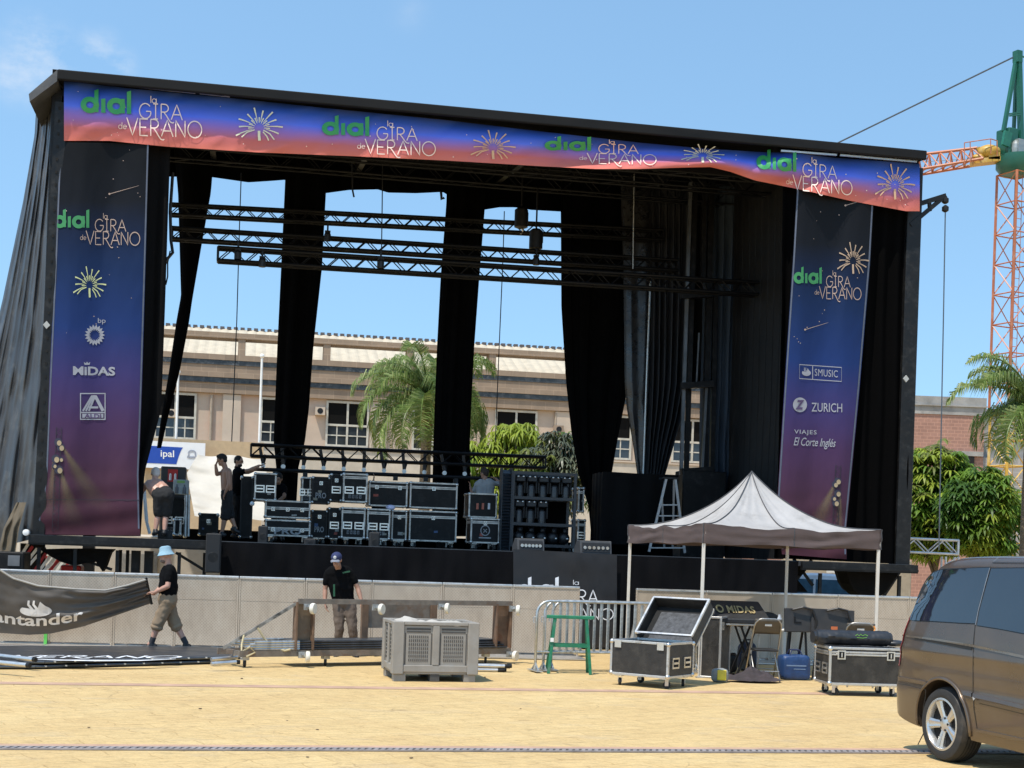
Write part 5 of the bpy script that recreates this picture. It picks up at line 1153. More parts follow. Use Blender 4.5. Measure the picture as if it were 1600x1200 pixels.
# ------------------------------------------------------------------ metal barricade in front of the stage
def perf_mat():
    m, nt, b = principled('perforated_aluminium'); N = nt.nodes; L = nt.links
    tc = N.new('ShaderNodeTexCoord'); sp = N.new('ShaderNodeSeparateXYZ'); L.new(tc.outputs['Object'], sp.inputs[0]); cb = N.new('ShaderNodeCombineXYZ'); L.new(sp.outputs[0], cb.inputs[0]); L.new(sp.outputs[2], cb.inputs[1])
    mp = N.new('ShaderNodeMapping'); mp.inputs['Rotation'].default_value = (0, 0, R(45)); L.new(cb.outputs[0], mp.inputs[0])
    vo = N.new('ShaderNodeTexVoronoi'); vo.voronoi_dimensions = '2D'; vo.inputs['Randomness'].default_value = 0; vo.inputs['Scale'].default_value = 28; L.new(mp.outputs[0], vo.inputs['Vector'])
    hol = ramp(nt, [(.26, (1, 1, 1)), (.32, (0, 0, 0))]); L.new(vo.outputs['Distance'], hol.inputs[0])
    oi = N.new('ShaderNodeObjectInfo'); va = N.new('ShaderNodeVectorMath'); va.operation = 'ADD'; L.new(tc.outputs['Object'], va.inputs[0]); cx = N.new('ShaderNodeCombineXYZ')
    ml_ = N.new('ShaderNodeMath'); ml_.operation = 'MULTIPLY'; ml_.inputs[1].default_value = 40; L.new(oi.outputs['Random'], ml_.inputs[0]); L.new(ml_.outputs[0], cx.inputs[0]); L.new(cx.outputs[0], va.inputs[1])
    ms = N.new('ShaderNodeMapping'); ms.inputs['Scale'].default_value = (2.6, 2.6, 1.1); L.new(va.outputs[0], ms.inputs[0])
    n = N.new('ShaderNodeTexNoise'); n.inputs['Scale'].default_value = 1.6; n.inputs['Detail'].default_value = 9; n.inputs['Roughness'].default_value = .72; L.new(ms.outputs[0], n.inputs['Vector'])
    r = ramp(nt, [(.28, (.37, .30, .225)), (.50, (.46, .375, .285)), (.72, (.52, .44, .345))]); L.new(n.outputs[0], r.inputs[0])
    # dark scuffs, mostly in small spots
    m2 = N.new('ShaderNodeMapping'); m2.inputs['Scale'].default_value = (1.0, 1, 3.2); L.new(va.outputs[0], m2.inputs[0])
    n2 = N.new('ShaderNodeTexNoise'); n2.inputs['Scale'].default_value = 2.6; n2.inputs['Detail'].default_value = 10; n2.inputs['Roughness'].default_value = .8; L.new(m2.outputs[0], n2.inputs['Vector'])
    r2 = ramp(nt, [(.60, (0, 0, 0)), (.72, (.8, .8, .8))]); L.new(n2.outputs[0], r2.inputs[0])
    mi = N.new('ShaderNodeMixRGB'); mi.inputs[2].default_value = (.20, .165, .13, 1); L.new(r2.outputs[0], mi.inputs[0]); L.new(r.outputs[0], mi.inputs[1])
    m3 = N.new('ShaderNodeMixRGB'); m3.inputs[2].default_value = (.13, .11, .09, 1); mm_ = N.new('ShaderNodeMath'); mm_.operation = 'MULTIPLY'; mm_.inputs[1].default_value = .32; L.new(hol.outputs[0], mm_.inputs[0]); L.new(mm_.outputs[0], m3.inputs[0]); L.new(mi.outputs[0], m3.inputs[1])
    L.new(m3.outputs[0], b.inputs['Base Color']); b.inputs['Metallic'].default_value = .12; b.inputs['Roughness'].default_value = .5
    return m
PERF = perf_mat()
BP = Plane(-8.3, 23.0, R(9.1))
HB = 1.20
def barricade(s, w, lab):
    bar = thing('barricade', lab, 'barricade', BP.w(s, 0, 0), BP.th, 'metal barricade panels in front of the stage')
    g = MB(); g.box((w / 2, 0, HB / 2 + .02), (w - .07, .02, HB - .08)); g.build('front_panel', PERF, bar)
    for k in (0, 1): g = MB(); g.box((.017 if k == 0 else w - .017, .01, HB / 2), (.030, .05, HB - .03)); g.build('side_post', PERF, bar, bevel=.004)
    g = MB(); g.bar((.004, .02, HB), (w - .004, .02, HB), .09, .045); g.build('top_rail', ALU, bar, bevel=.012, seg=2)
    g = MB(); g.box((w / 2, -.40, .02), (w - .014, .78, .018)); g.build('tread_plate', ALU, bar)
    for k in (.12, w - .12): g = MB(); g.bar((k, .04, HB - .08), (k, .95, .05), .045); g.build('brace', ALU, bar)
    g = MB(); g.box((w / 2, .5, .03), (w - .06, .9, .02)); g.build('rear_plate', ALU, bar)
    g = MB(); g.box((w / 2, -.011, .82), (w - .08, .004, .010)); g.build('pressed_line', PERF, bar)
    return bar
xs = [-122, -24, 76, 177, 272, 372, 476, 580, 690, 800, 905]; xr = [993, 1102, 1205, 1308, 1420, 1535]
dl = ['metal barricade panel at the far left, mostly outside the photo', 'metal barricade panel behind the left end of the carried banner', 'metal barricade panel behind the lettering of the carried banner', 'metal barricade panel behind the walking man in the bucket hat', 'metal barricade panel right behind the back of the walking man',
      'metal barricade panel behind the slanted strut of the rusty trolley', 'metal barricade panel behind the man in the navy cap', 'metal barricade panel above the left half of the grey plastic crate', 'metal barricade panel above the right half of the grey plastic crate', 'metal barricade panel at the left side of the gap, behind the crowd barriers']
dr = ['metal barricade panel at the right side of the gap, behind the open flight case', 'metal barricade panel behind the mixing desk', 'metal barricade panel behind the left dark display board', 'metal barricade panel behind the right dark display board', 'metal barricade panel hidden by the rear of the dark van']
for seq_, lab_ in ((xs, dl), (xr, dr)):
    for k in range(len(lab_)): a = BP.px(seq_[k], 960).x; b = BP.px(seq_[k + 1], 960).x; barricade(a, b - a, lab_[k])
g = MB(); q = BP.px(71, 1000, -.06); g.box((0, 0, 0), (.05, .02, .22)); o = g.build('green_tag', mat('tag_green', (.12, .55, .10), .5)); o.matrix_basis = Matrix.Translation(BP.w(q.x, q.y, q.z)) @ Matrix.Rotation(BP.th, 4, 'Z'); tag(o, 'small bright green tag on the barricade foot below the held banner', 'tag')

# ------------------------------------------------------------------ steel crowd barriers, nested
CBa = R(17); c0 = G(836, 1050)
crb = thing('crowd_barrier', 'front one of the nested galvanised crowd barriers, nearest the green trestle', 'crowd barrier', c0, CBa, 'nested steel crowd barriers')
Lb, Hb, rb = 2.35, 1.06, .021
fr = [(0, 0, .04), (0, 0, Hb - .20)] + [(.20 - .20 * math.cos(R(a)), 0, Hb - .20 + .20 * math.sin(R(a))) for a in range(15, 91, 15)] + [(Lb - .20 + .20 * math.sin(R(a)), 0, Hb - .20 + .20 * math.cos(R(a))) for a in range(0, 91, 15)] + [(Lb, 0, .04)]
g = MB(); g.path(fr, rb, 10); g.build('frame', STEEL, crb, smooth=True)
g = MB(); g.tube((0, 0, .30), (Lb, 0, .30), rb * .85, n=8); g.build('lower_rail', STEEL, crb, smooth='auto')
g = MB(); g.tube((0, 0, .30), (0, 0, Hb - .02), .010, n=6); b0 = g.build('bar', STEEL, crb, smooth='auto'); b0.matrix_basis = Matrix.Translation((.14, 0, 0))
for i in range(1, 20): c = b0.copy(); COL.objects.link(c); c.parent = crb; c.matrix_basis = Matrix.Translation((.14 + i * (Lb - .28) / 19, 0, 0))
for x in (.0, Lb): g = MB(); g.box((x, 0, .025), (.11, .46, .012)); g.tube((x, -.16, .03), (x, 0, .14), .014, n=6); g.tube((x, .16, .03), (x, 0, .14), .014, n=6); g.build('foot', STEEL, crb)
g = MB(); g.path([(0, 0, .82), (-.05, 0, .82), (-.05, 0, .74), (0, 0, .74)], .008, 6); g.build('hook', STEEL, crb)
nrm = Vector((-math.sin(CBa), math.cos(CBa), 0)); al = Vector((math.cos(CBa), math.sin(CBa), 0))
for i, lab in ((1, 'second of the nested galvanised crowd barriers, behind the front one'), (2, 'rearmost of the nested galvanised crowd barriers by the barricade gap')): dup(crb, c0 + nrm * .14 * i + al * (.17 * i), CBa - R(1.2) * i, lab)
# green trestle
GREEN = mat('green_enamel', (.012, .17, .085), .45, var=.2, scale=10, dirt=(.10, .17, .12), dscale=9)
q = (G(857, 1054) + G(922, 1053.5)) / 2; tr_ = thing('green_trestle', 'green painted steel trestle standing in front of the crowd barriers', 'trestle', q, R(3))
k_ = q.y / F; H_ = .83
for s in (-1, 1):
    for t in (0, 1): g = MB(); g.bar((s * 33 * k_, t * .42 - .0, 0), (s * 24.5 * k_, t * .10 + .06 * (1 - t), H_), .045, .03); g.build('leg', GREEN, tr_, bevel=.004)
g = MB(); g.bar((-38 * k_, .07, H_ + .01), (37 * k_, .07, H_ + .01), .07, .05); g.build('top_bar', GREEN, tr_, bevel=.006)
for t in (0, 1): g = MB(); z = .42; g.bar((-29 * k_, .06 + t * .2, z), (29 * k_, .06 + t * .2, z), .03, .05); g.build('cross_bar', GREEN, tr_)
for s in (-1, 1): g = MB(); g.bar((s * 29 * k_, .06, .42), (s * 29 * k_, .27, .42), .025, .03); g.build('side_brace', GREEN, tr_)
g = MB(); g.box((-29 * k_, .005, .50), (.05, .012, .06)); g.build('paper_tag', WHITE, tr_)

# ------------------------------------------------------------------ grey plastic pallet box
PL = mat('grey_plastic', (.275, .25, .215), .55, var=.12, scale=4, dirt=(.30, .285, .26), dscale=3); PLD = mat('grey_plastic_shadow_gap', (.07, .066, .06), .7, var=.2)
nc = G(612, 1065); rz = R(14); w, d, h = 1.17, .95, .80
bx = thing('pallet_box', 'grey slotted plastic pallet box on feet with white sheets heaped on top', 'crate', nc, rz)
for x in (0, w):
    for y in (0, d): g = MB(); g.box((x + (.075 if x == 0 else -.075), y + (.075 if y == 0 else -.075), h / 2 + .05), (.15, .15, h - .1)); g.build('corner_post', PL, bx, bevel=.008)
def side(face, L):
    T = (lambda a, n, z: Vector((a, n, z))) if face == 'f' else ((lambda a, n, z: Vector((n, a, z))) if face == 'l' else ((lambda a, n, z: Vector((w - n, a, z))) if face == 'r' else (lambda a, n, z: Vector((a, d - n, z)))))
    def bb(g, a0, a1, n0, n1, z0, z1):
        p, q = T(a0, n0, z0), T(a1, n1, z1); g.box((p + q) / 2, [abs(q[i] - p[i]) for i in range(3)])
    g = MB(); bb(g, .15, L - .15, .010, .06, .13, .22); bb(g, .15, L - .15, .004, .07, h - .045, h); bb(g, L / 2 - .045, L / 2 + .045, .006, .06, .222, h - .047); bb(g, .15, L - .15, .03, .05, .10, h - .05)
    f = g.build('side_panel', PL, bx, bevel=.006)
    for half in range(2):
        a0, a1 = (.17, L / 2 - .06) if half == 0 else (L / 2 + .06, L - .17)
        g = MB(); n = max(5, int((a1 - a0 - .08) / .026))
        for r in range(7):
            z = .27 + r * .052
            for k in range(n):
                x = lerp(a0 + .04, a1 - .04, (k + .5) / n)
                bb(g, x - .006, x + .006, .024, .034, z, z + .034)
        bb(g, a0 + .015, a1 - .015, .0245, .034, h - .11, h - .085); bb(g, a0 + .015, a1 - .015, .0245, .034, h - .145, h - .125)
        bb(g, a0 - .004, a0 + .008, .026, .034, .225, h - .15); bb(g, a1 - .008, a1 + .004, .026, .034, .225, h - .15)
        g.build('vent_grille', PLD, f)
side('f', w); side('l', d); side('r', d); side('b', w)
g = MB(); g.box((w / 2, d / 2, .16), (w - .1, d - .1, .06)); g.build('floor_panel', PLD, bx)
for x in (.11, w / 2, w - .11):
    for y in (.11, d - .11): g = MB(); g.box((x, y, .05), (.16 if x != w / 2 else .13, .16, .10)); g.build('foot', PL if x != w / 2 else PLD, bx, bevel=.006)
def heap(u, v):
    x = lerp(.03, w - .03, u); y = lerp(.04, d - .04, v); e = min(u, 1 - u, v, 1 - v) * 6; e = min(1, e)
    return Vector((x, y, h - .06 + e * (.030 + .045 * max(0, math.sin(u * 6.5 + .4)) + .05 * nz3(u * 5, v * 5, 2) + .035 * nz3(u * 12, v * 10, 5))))
g = MB(); g.grid(heap, 50, 40); o = g.build('white_sheeting', mat('creased_white_cloth', (.42, .39, .345), .8, var=.12, scale=5), smooth=True); o.matrix_basis = Matrix.Translation(nc) @ Matrix.Rotation(rz, 4, 'Z'); tag(o, 'creased white sheeting heaped in the top of the grey plastic crate', 'sheet')
# bundle of poles right of the crate
pb = thing('pole_bundle', 'short bundle of black capped aluminium poles on the ground right of the grey crate', 'poles', G(765, 1050), R(8))
for i in range(4): g = MB(); y = (i % 2) * .10; z = .03 + (i // 2) * .06; g.tube((-.5 + .04 * i, y, z), (.12 + .05 * i, y, z), .028, n=10); g.build('pole', ALU, pb, smooth='auto'); g = MB(); g.tube((.12 + .05 * i, y, z), (.22 + .04 * i, y, z), .034, n=10); g.build('end_cap', BLACKM, pb, smooth='auto')

# ------------------------------------------------------------------ rusty trolley with stacked panels
RUST = mat('rusty_steel', (.17, .105, .065), .75, .1, var=.35, scale=5, dirt=(.17, .060, .022), dscale=3.2, bump=.15)
GSTEEL = mat('worn_grey_steel', (.185, .155, .125), .6, .2, var=.3, scale=6, dirt=(.17, .10, .06), dscale=4)
CW = mat('cream_wheel', (.70, .66, .56), .5, var=.08)
TP = Plane(-3.09, 20.55, R(33.5)); LT = 3.75
tr_ = thing('steel_trolley', 'long rusty steel trolley frame with cream wheels, loaded with flat dark panels', 'trolley', TP.w(0, 0, 0), TP.th)
zt, zb, dp = .955, .20, .55
g = MB()
for y in (0.03, dp + .03): g.bar((-.95 if y > .1 else -.85, y, zb), (LT, y, zb), .05, .09)
for x in (-.8, .0, 1.2, 2.4, LT - .03): g.bar((x, .06, zb), (x, dp, zb), .05, .07)
g.build('base_frame', GSTEEL, tr_)
def portal(x, m):
    g = MB(); zc2, hh2 = (zb + zt) / 2 + .02, zt - zb - .06
    for q in (x, x + .27): g.box((q, .04, zc2), (.025, .12, hh2))
    f = g.build('end_frame', RUST, tr_); g = MB(); g.box((x + .135, .085, zc2), (.245, .012, hh2 - .01)); g.build('web_plate', m, f); return f
portal(.01, mat('worn_web_plate', (.15, .115, .08), .7, var=.4, scale=3, dirt=(.16, .065, .025), dscale=2.5)); portal(LT - .29, RUST)
for x in (1.40, 2.62): g = MB(); g.box((x, dp, (zb + zt) / 2), (.11, .05, zt - zb - .02)); g.build('upright', RUST, tr_)
g = MB(); g.box((2.01, dp + .01, zt - .22), (1.10, .02, .40)); g.build('plate', GSTEEL, tr_)
for y in (.02,): g = MB(); g.bar((0.04, y, zt), (LT, y, zt), .05, .075); g.build('top_rail', RUST if y > .1 else GSTEEL, tr_)
def castor(x, y, z, ax, nm='caster'):
    g = MB(); g.box((x, y, z), (.10, .03, .09)); g.lathe((x + .02, y - .05, z), [(.03, -.04), (.03, .03)], 8, 'y'); c_ = g.build(nm, STEEL, tr_)
    g = MB(); M = Matrix.Rotation(R(ax), 3, 'Z'); g.lathe((x + .05, y - .10, z - .02), [(.02, -.03), (.075, -.028), (.082, -.015), (.082, .015), (.075, .028), (.02, .03)], 18, 'y', M=M); g.build('wheel', CW, c_, smooth='auto')
castor(.16, -.02, zt - .08, 40); castor(1.28, -.02, zt - .08, 35); castor(2.42, -.02, zt - .06, 45); castor(LT - .02, -.02, zt - .08, 50); castor(.10, -.02, zb - .02, 70); castor(LT - .05, -.03, zb - .05, 30)
for x in (-.72, .55, 1.6, LT - .4):
    g = MB(); g.box((x, .12, zb - .07), (.10, .10, .05)); c_ = g.build('caster', STEEL, tr_); g = MB(); g.lathe((x, .12, .065), [(.02, -.02), (.058, -.018), (.065, 0), (.058, .018), (.02, .02)], 16, 'y', M=Matrix.Rotation(R(60), 3, 'Z')); g.build('wheel', RUBBER, c_, smooth='auto')
g = MB(); g.bar((.03, .02, zt - .02), (-.98, .30, zb + .06), .035, .045); g.build('diagonal_strut', mat('black_and_steel_tape', (.22, .21, .19), .5, .4, var=.9, scale=7), tr_)
g = MB(); g.path([(-.52, .16, .56), (-.42, .13, .40), (-.30, .08, .28), (-.16, .0, .24), (-.08, -.01, .26)], .018, 6); g.build('strap', mat('yellow_strap', (.46, .38, .22), .8), tr_)
g = MB(); g.path([(-.70, .22, .46), (-.76, .15, .32), (-.80, .05, .22), (-.70, .0, .30), (-.62, .0, .22), (-.75, .0, .16)], .016, 6); g.build('strap', mat('yellow_strap', (.46, .38, .22), .8), tr_)
PANB = mat('banner_stack_black', (.045, .05, .055), .35, var=.5, scale=3, stretch=(.4, 1, 3))
for i in range(4):
    r = thing('flat_panel', ('lowest', 'second lowest', 'second highest', 'topmost')[i] + ' of the flat dark framed banners lying on the rusty trolley', 'framed banner', TP.w(0, 0, zb + .065 + i * .034), TP.th + R(.6 * (i - 1)), 'flat framed banners on the trolley')
    g = MB(); g.box((1.72 + .03 * i, .30, .0), (3.6, .55, .022)); g.build('banner_cloth', PANB, r)
    for y in (.03, .57): g = MB(); g.tube((.08, y, .0), (3.66 - .04 * i, y, .0), .016, n=8); g.build('frame_edge', mat('banner_edge_grey', (.035, .036, .038), .4, .2, var=.5), r, smooth='auto'); g = MB(); g.tube((-.62 - .07 * ((i * 2) % 3), y, .0), (.08, y, .0), .021, n=8); g.build('frame_tube', STEEL, r, smooth='auto')
g = MB(); g.path([(1.38, .15, zb + .24), (1.5, .12, zb + .25), (1.6, .17, zb + .245)], .05, 6); 
# ------------------------------------------------------------------ framed banners on the ground, left
vinyl = mat('black_vinyl_ground', (.030, .031, .034), .4, var=.3, scale=3)
c = [G(-60, 1021), G(318, 1021.5), G(352, 1025), G(350, 1037), G(55, 1046), G(-60, 1046)]
for i, lab in ((0, 'lower of two black framed banners lying flat on the ground at the left'), (1, 'upper of two black framed banners lying flat on the ground, white lettering up')):
    r = thing('ground_banner', lab, 'banner', c[0], 0, 'framed banners lying on the ground'); z0 = .02 + .06 * i
    cc = [p - c[0] + Vector((.10 * i, .06 * i, z0)) for p in c]
    g = MB(); n = len(cc); g.add([p for p in cc] + [p + Vector((0, 0, .03)) for p in cc], [tuple(range(n - 1, -1, -1)), tuple(range(n, 2 * n))] + [(k, (k + 1) % n, (k + 1) % n + n, k + n) for k in range(n)]); g.build('banner_cloth', vinyl, r)
    for a_, b_ in ((3, 4), (4, 5), (0, 1), (2, 3)): g = MB(); g.tube(cc[a_] + Vector((0, 0, .015)), cc[b_] + Vector((0, 0, .015)), .022, n=8); g.build('frame_tube', mat('dark_edge_tube', (.10, .11, .12), .4, .6), r, smooth='auto')
    for k in range(10): g = MB(); p = lerp(cc[3], cc[4], (k + .5) / 10) + Vector((0, -.024, .02)); g.box(p, (.05, .008, .02)); g.build('eyelet', ALU, r)
    if i == 1:
        o_ = cc[0]; X_ = (G(250, 1031) - G(30, 1031)); 
        def gsf(x, y, e, r=r): q = G(x, y, .11 + e * .2); return q - c[0]
        A = stroke_word('VERANO', .14); A.fit(15, 1023.5, 282, 1028.5); A.v = [(x + (1026 - y) * 4, y + .004 * (x - 30)) for x, y in A.v]; A.build('lettering', INK_B, r, gsf, .03, 10)
        A = Art(); A.add(ribbon2d([(40, 1029), (90, 1031.2), (150, 1032), (220, 1031.8), (275, 1029.5)], 1.3, taper=lambda t: .3 + 1.2 * math.sin(t * 3.1))); A.build('swoosh', INK_B, r, gsf, .035, 10)
for xa, ya, xb, yb, lab in ((-40, 1025, 52, 1034, 'upper aluminium pole sticking out of the flat banners at the left edge'), (-40, 1036, 42, 1043, 'lower aluminium pole sticking out of the flat banners at the left edge'), (330, 1028, 371, 1027, 'upper pole end at the right tip of the flat banners'), (330, 1035, 369, 1034.5, 'lower pole end at the right tip of the flat banners')):
    a, b = G(xa, ya, .12), G(xb, yb, .12); r = thing('aluminium_pole', lab, 'pole', (a.x, a.y, 0), 0, 'aluminium poles at the flat banners'); g = MB(); g.tube((0, 0, .16 if xa < 0 else .1), b - Vector((a.x, a.y, 0)) + Vector((0, 0, .03 if xa < 0 else 0)), .03, n=10); g.build('tube', ALU, r, smooth='auto'); g = MB(); d_ = (b - a).normalized(); p_ = b - Vector((a.x, a.y, 0)) + Vector((0, 0, .03 if xa < 0 else 0)); g.tube(p_, p_ + d_ * .05, .032, n=10); g.build('end_cap', BLACKM, r, smooth='auto')
# ------------------------------------------------------------------ the banner being carried
HT = [(-90, 868), (-40, 874), (0, 890), (20, 903), (60, 915), (120, 920), (165, 922), (200, 914), (229, 905)]; HBm = [(-90, 975), (-40, 983), (0, 989), (45, 992), (80, 990), (130, 979), (180, 962), (235, 943)]
YH = 22.25
def hsurf(x, y, e=0.0):
    v = (y - interp(HT, x)) / max(1, interp(HBm, x) - interp(HT, x))
    f = (.05 * math.sin(v * 14 + x * .02) + .035 * math.sin(v * 31 - x * .03)) * max(0, min(1, (x - 40) / 150)) + .09 * nz3(x * .012, v * 2.2, 3) + .03 * nz3(x * .05, v * 7, 5) - .25 * v * (1 - v)
    return P(x, y, YH + f * .8 + .25 * v - e)
def hgrid(u, v):
    x = lerp(-90, lerp(229, 235, v), u); return hsurf(x, lerp(interp(HT, x), interp(HBm, x), v))
hb = thing('carried_banner', 'dark grey banner with a white flame mark, carried by the man in the bucket hat', 'banner', (0, 0, 0))
g = MB(); g.grid(hgrid, 110, 34); g.build('cloth', mat('grey_mesh_banner', (.115, .100, .086), .65, var=.2, scale=2, trans=.30), hb, smooth=True)
INK_WW = mat('ink_warm_white', (.70, .66, .62), .5)
mark(hb, hsurf, 'flame_mark', flame_art(), (31, 938, 81, 963), INK_WW, .02)
A = Art(); A.add(text2d('Santander', .022, 0, 1.0)); A.fit(-28, 959, 130, 977)
A.v = [(x, y + (-.0016 * (x - 62) ** 2 + 1.5)) for x, y in A.v]; A.v = [(x, y - .045 * (x - 62) if x > 62 else y - .0 * (x - 62)) for x, y in A.v]; A.build('lettering', INK_WW, hb, hsurf, .015, 7)
g = MB(); g.path([hsurf(lerp(-90, 228, i / 60), interp(HT, lerp(-90, 228, i / 60)) + .5, .005) for i in range(61)], .018, 6); g.build('hem', mat('hem_tan', (.30, .28, .25), .7), hb)
g = MB(); g.tube(P(228, 903, YH), P(237, 944, YH + .1), .022, n=8); g.build('end_pole', BLACKM, hb)

# ------------------------------------------------------------------ pop-up tent
CT = (3.83, 23.0); ta, tb = .996, 1.872
corners = {'near': (CT[0] - ta, CT[1] - tb), 'left': (CT[0] - tb, CT[1] + ta), 'far': (CT[0] + ta, CT[1] + tb), 'right': (CT[0] + tb, CT[1] - ta)}
tent = thing('canopy_tent', 'light grey pop-up canopy tent on four thin legs in front of the stage', 'tent', (CT[0], CT[1], 0))
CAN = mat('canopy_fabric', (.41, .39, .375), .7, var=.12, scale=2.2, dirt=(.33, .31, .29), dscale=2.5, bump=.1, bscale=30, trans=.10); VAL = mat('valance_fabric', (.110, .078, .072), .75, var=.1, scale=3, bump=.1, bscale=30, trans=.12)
zt_, zv, zp = 2.30, 2.0, 3.20
seq = [corners[k] for k in ('near', 'right', 'far', 'left')]
def canopy(u, v):
    f = u * 4; i = int(f) % 4; f -= int(f); a, b = seq[i], seq[(i + 1) % 4]
    ex, ey = lerp(a[0], b[0], f) - CT[0], lerp(a[1], b[1], f) - CT[1]; r = 1 - v
    z = zp - (zp - zt_) * (1 - (1 - r) ** 2.4)
    sag = -.10 * r * math.sin(math.pi * f) * math.sin(math.pi * min(1, r * .9)) * 1.0 + .02 * nz3(ex * 4, ey * 4, v * 3) - .05 * math.sin(math.pi * f) * (r ** 5) 
    # mid seam keeps the panel up
    sag += .05 * max(0, 1 - abs(f - .5) * 7) * r
    return Vector((ex * r, ey * r, z + sag))
g = MB(); g.grid(canopy, 160, 30, closed=True); g.build('roof', CAN, tent, smooth=True)
def val(u, v):
    f = u * 4; i = int(f) % 4; f -= int(f); a, b = seq[i], seq[(i + 1) % 4]; ex, ey = lerp(a[0], b[0], f) - CT[0], lerp(a[1], b[1], f) - CT[1]
    top_ = canopy(u, 0).z; n = Vector((ex, ey, 0)).normalized()
    k = .02 * nz3(u * 30, v * 4, 1) + .025 * math.sin(v * 9 + u * 40) * v * (.5 + nz3(u * 8, 0, 4))
    return Vector((ex, ey, lerp(top_ + .01, zv - .012 * math.sin(u * 50), v))) + n * (.012 + k * .7)
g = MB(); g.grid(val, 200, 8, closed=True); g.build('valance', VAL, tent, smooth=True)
for i, kk in enumerate(('near', 'right', 'far', 'left')):
    x, y = corners[kk][0] - CT[0], corners[kk][1] - CT[1]; x, y = x * .985, y * .985
    g = MB(); g.box((x, y, 1.10), (.048, .048, 2.2)); l_ = g.build('leg', mat('white_leg_paint', (.62, .57, .50), .45, var=.08), tent, bevel=.004)
    g = MB(); g.box((x, y, .006), (.12, .12, .012)); g.build('foot_plate', STEEL, l_)
for u in [k / 4 for k in range(4)] + [k / 4 + .125 for k in range(4)]:
    g = MB(); g.path([canopy(u, v / 20) + Vector((0, 0, .008)) for v in range(21)], .009, 5); g.build('seam', mat('seam_dark', (.06, .06, .065), .7), tent)
    g = MB(); g.path([val(u + 1e-4, v / 6) * 1.0 + Vector((0, 0, 0)) for v in range(7)], .008, 5); g.build('seam', mat('seam_dark', (.06, .06, .065), .7), tent)
for i in range(4):
    a, b = seq[i], seq[(i + 1) % 4]; p = Vector((a[0] - CT[0], a[1] - CT[1], 0)) * .98; q = Vector((b[0] - CT[0], b[1] - CT[1], 0)) * .98; m_ = (p + q) / 2
    g = MB(); U = Vector((0, 0, 1)); g.bar(p + U * 2.14, m_ + U * 2.24, .02); g.bar(p + U * 2.24, m_ + U * 2.12, .02); g.bar(q + U * 2.14, m_ + U * 2.24, .02); g.bar(q + U * 2.24, m_ + U * 2.12, .02); g.build('scissor_bar', ALU, tent)

# ------------------------------------------------------------------ flight cases in front
oc = G(1040, 1077); fi = R(-35)
ox = Vector((math.cos(fi), math.sin(fi), 0)); oy = Vector((-math.sin(fi), math.cos(fi), 0))
Wc, Dc, Hc_ = .90, .72, .47
ctr = oc + ox * (-Wc / 2 + .06) + oy * (Dc / 2 - .06)
case = road_case('open_flight_case', 'open brown black flight case on wheels with its grey lined lid leaning back', ctr, fi, Wc, Dc, Hc_, m=LAMIN, trim=ALU, wheels=True, lid=0, latches=0, handles=('r',), open_top=True)
for x in (-.33, .33):
    g = MB(); g.box((x, -Dc / 2 - .01, .15 + Hc_ - .05), (.10, .014, .10)); g.build('latch', CHROME, case)
lid_ = bpy.data.objects.new('lid', None); COL.objects.link(lid_); lid_.parent = case
lid_.matrix_basis = Matrix.Translation((0, Dc / 2, .15 + Hc_ + .005)) @ Matrix.Rotation(R(-45), 4, 'X')
g = MB(); lz = Dc - .02
g.box((0, .09, lz / 2), (Wc - .02, .018, lz)); g.box((-Wc / 2 + .01, .0, lz / 2), (.018, .20, lz)); g.box((Wc / 2 - .01, .0, lz / 2), (.018, .20, lz)); g.box((0, .0, lz - .008), (Wc - .04, .20, .016)); g.build('lid_shell', LAMIN, lid_)
g = MB(); g.box((0, .078, lz / 2), (Wc - .04, .004, lz - .02)); g.build('lid_liner', DARK, lid_)
g = MB()
for x in (-Wc / 2 + .01, Wc / 2 - .01): g.bar((x, -.10, .01), (x, -.10, lz), .03); g.bar((x, .095, .01), (x, .095, lz), .03)
for z in (.01, lz): g.bar((-Wc / 2, -.10, z), (Wc / 2, -.10, z), .028); g.bar((-Wc / 2, .095, z), (Wc / 2, .095, z), .028)
g.build('lid_trim', ALU, lid_)
g = MB(); g.box((.02, .078, lz / 2 - .045), (Wc - .20, .02, lz - .15)); g.build('foam_lining', mat('grey_foam', (.075, .075, .078), .95, var=.5, scale=14, bump=.5, bscale=40), lid_)
g = MB(); g.box((0, 0, .15 + Hc_ * .6), (Wc - .06, Dc - .06, .03)); g.build('foam_tray', mat('foam_black', (.015, .015, .016), .95), case)
q = G(1112, 1059)
up = thing('upright_case_lid', 'tall brown black case lid standing on end behind the open flight case', 'case lid', q + Vector((0, .25, 0)), R(-20))
g = MB(); g.box((.07, 0, .46), (.30, .70, .90)); g.build('lid_shell', LAMIN, up); g = MB()
for x in (-.08, .22):
    for y in (-.35, .35): g.box((x, y, .46), (.032, .032, .92))
    for z in (.016, .905): g.box((x, 0, z), (.03, .68, .03))
for y in (-.35, .35):
    for z in (.016, .905): g.box((.07, y, z), (.28, .03, .03))
g.build('edge_trim', ALU, up, bevel=.004)
g = MB(); g.box((.23, -.25, .78), (.03, .10, .12)); g.build('latch', CHROME, up)
rc = G(1290, 1088); road_case('flight_case', 'closed brown black flight case on wheels with a black roll bag on its lid', Vector((4.74, 19.28, 0)), R(6), 1.0, .62, .50, m=LAMIN, trim=ALU, lid=.16, latches=2, handles=('l', 'r'), group=None, lscale=1.0)
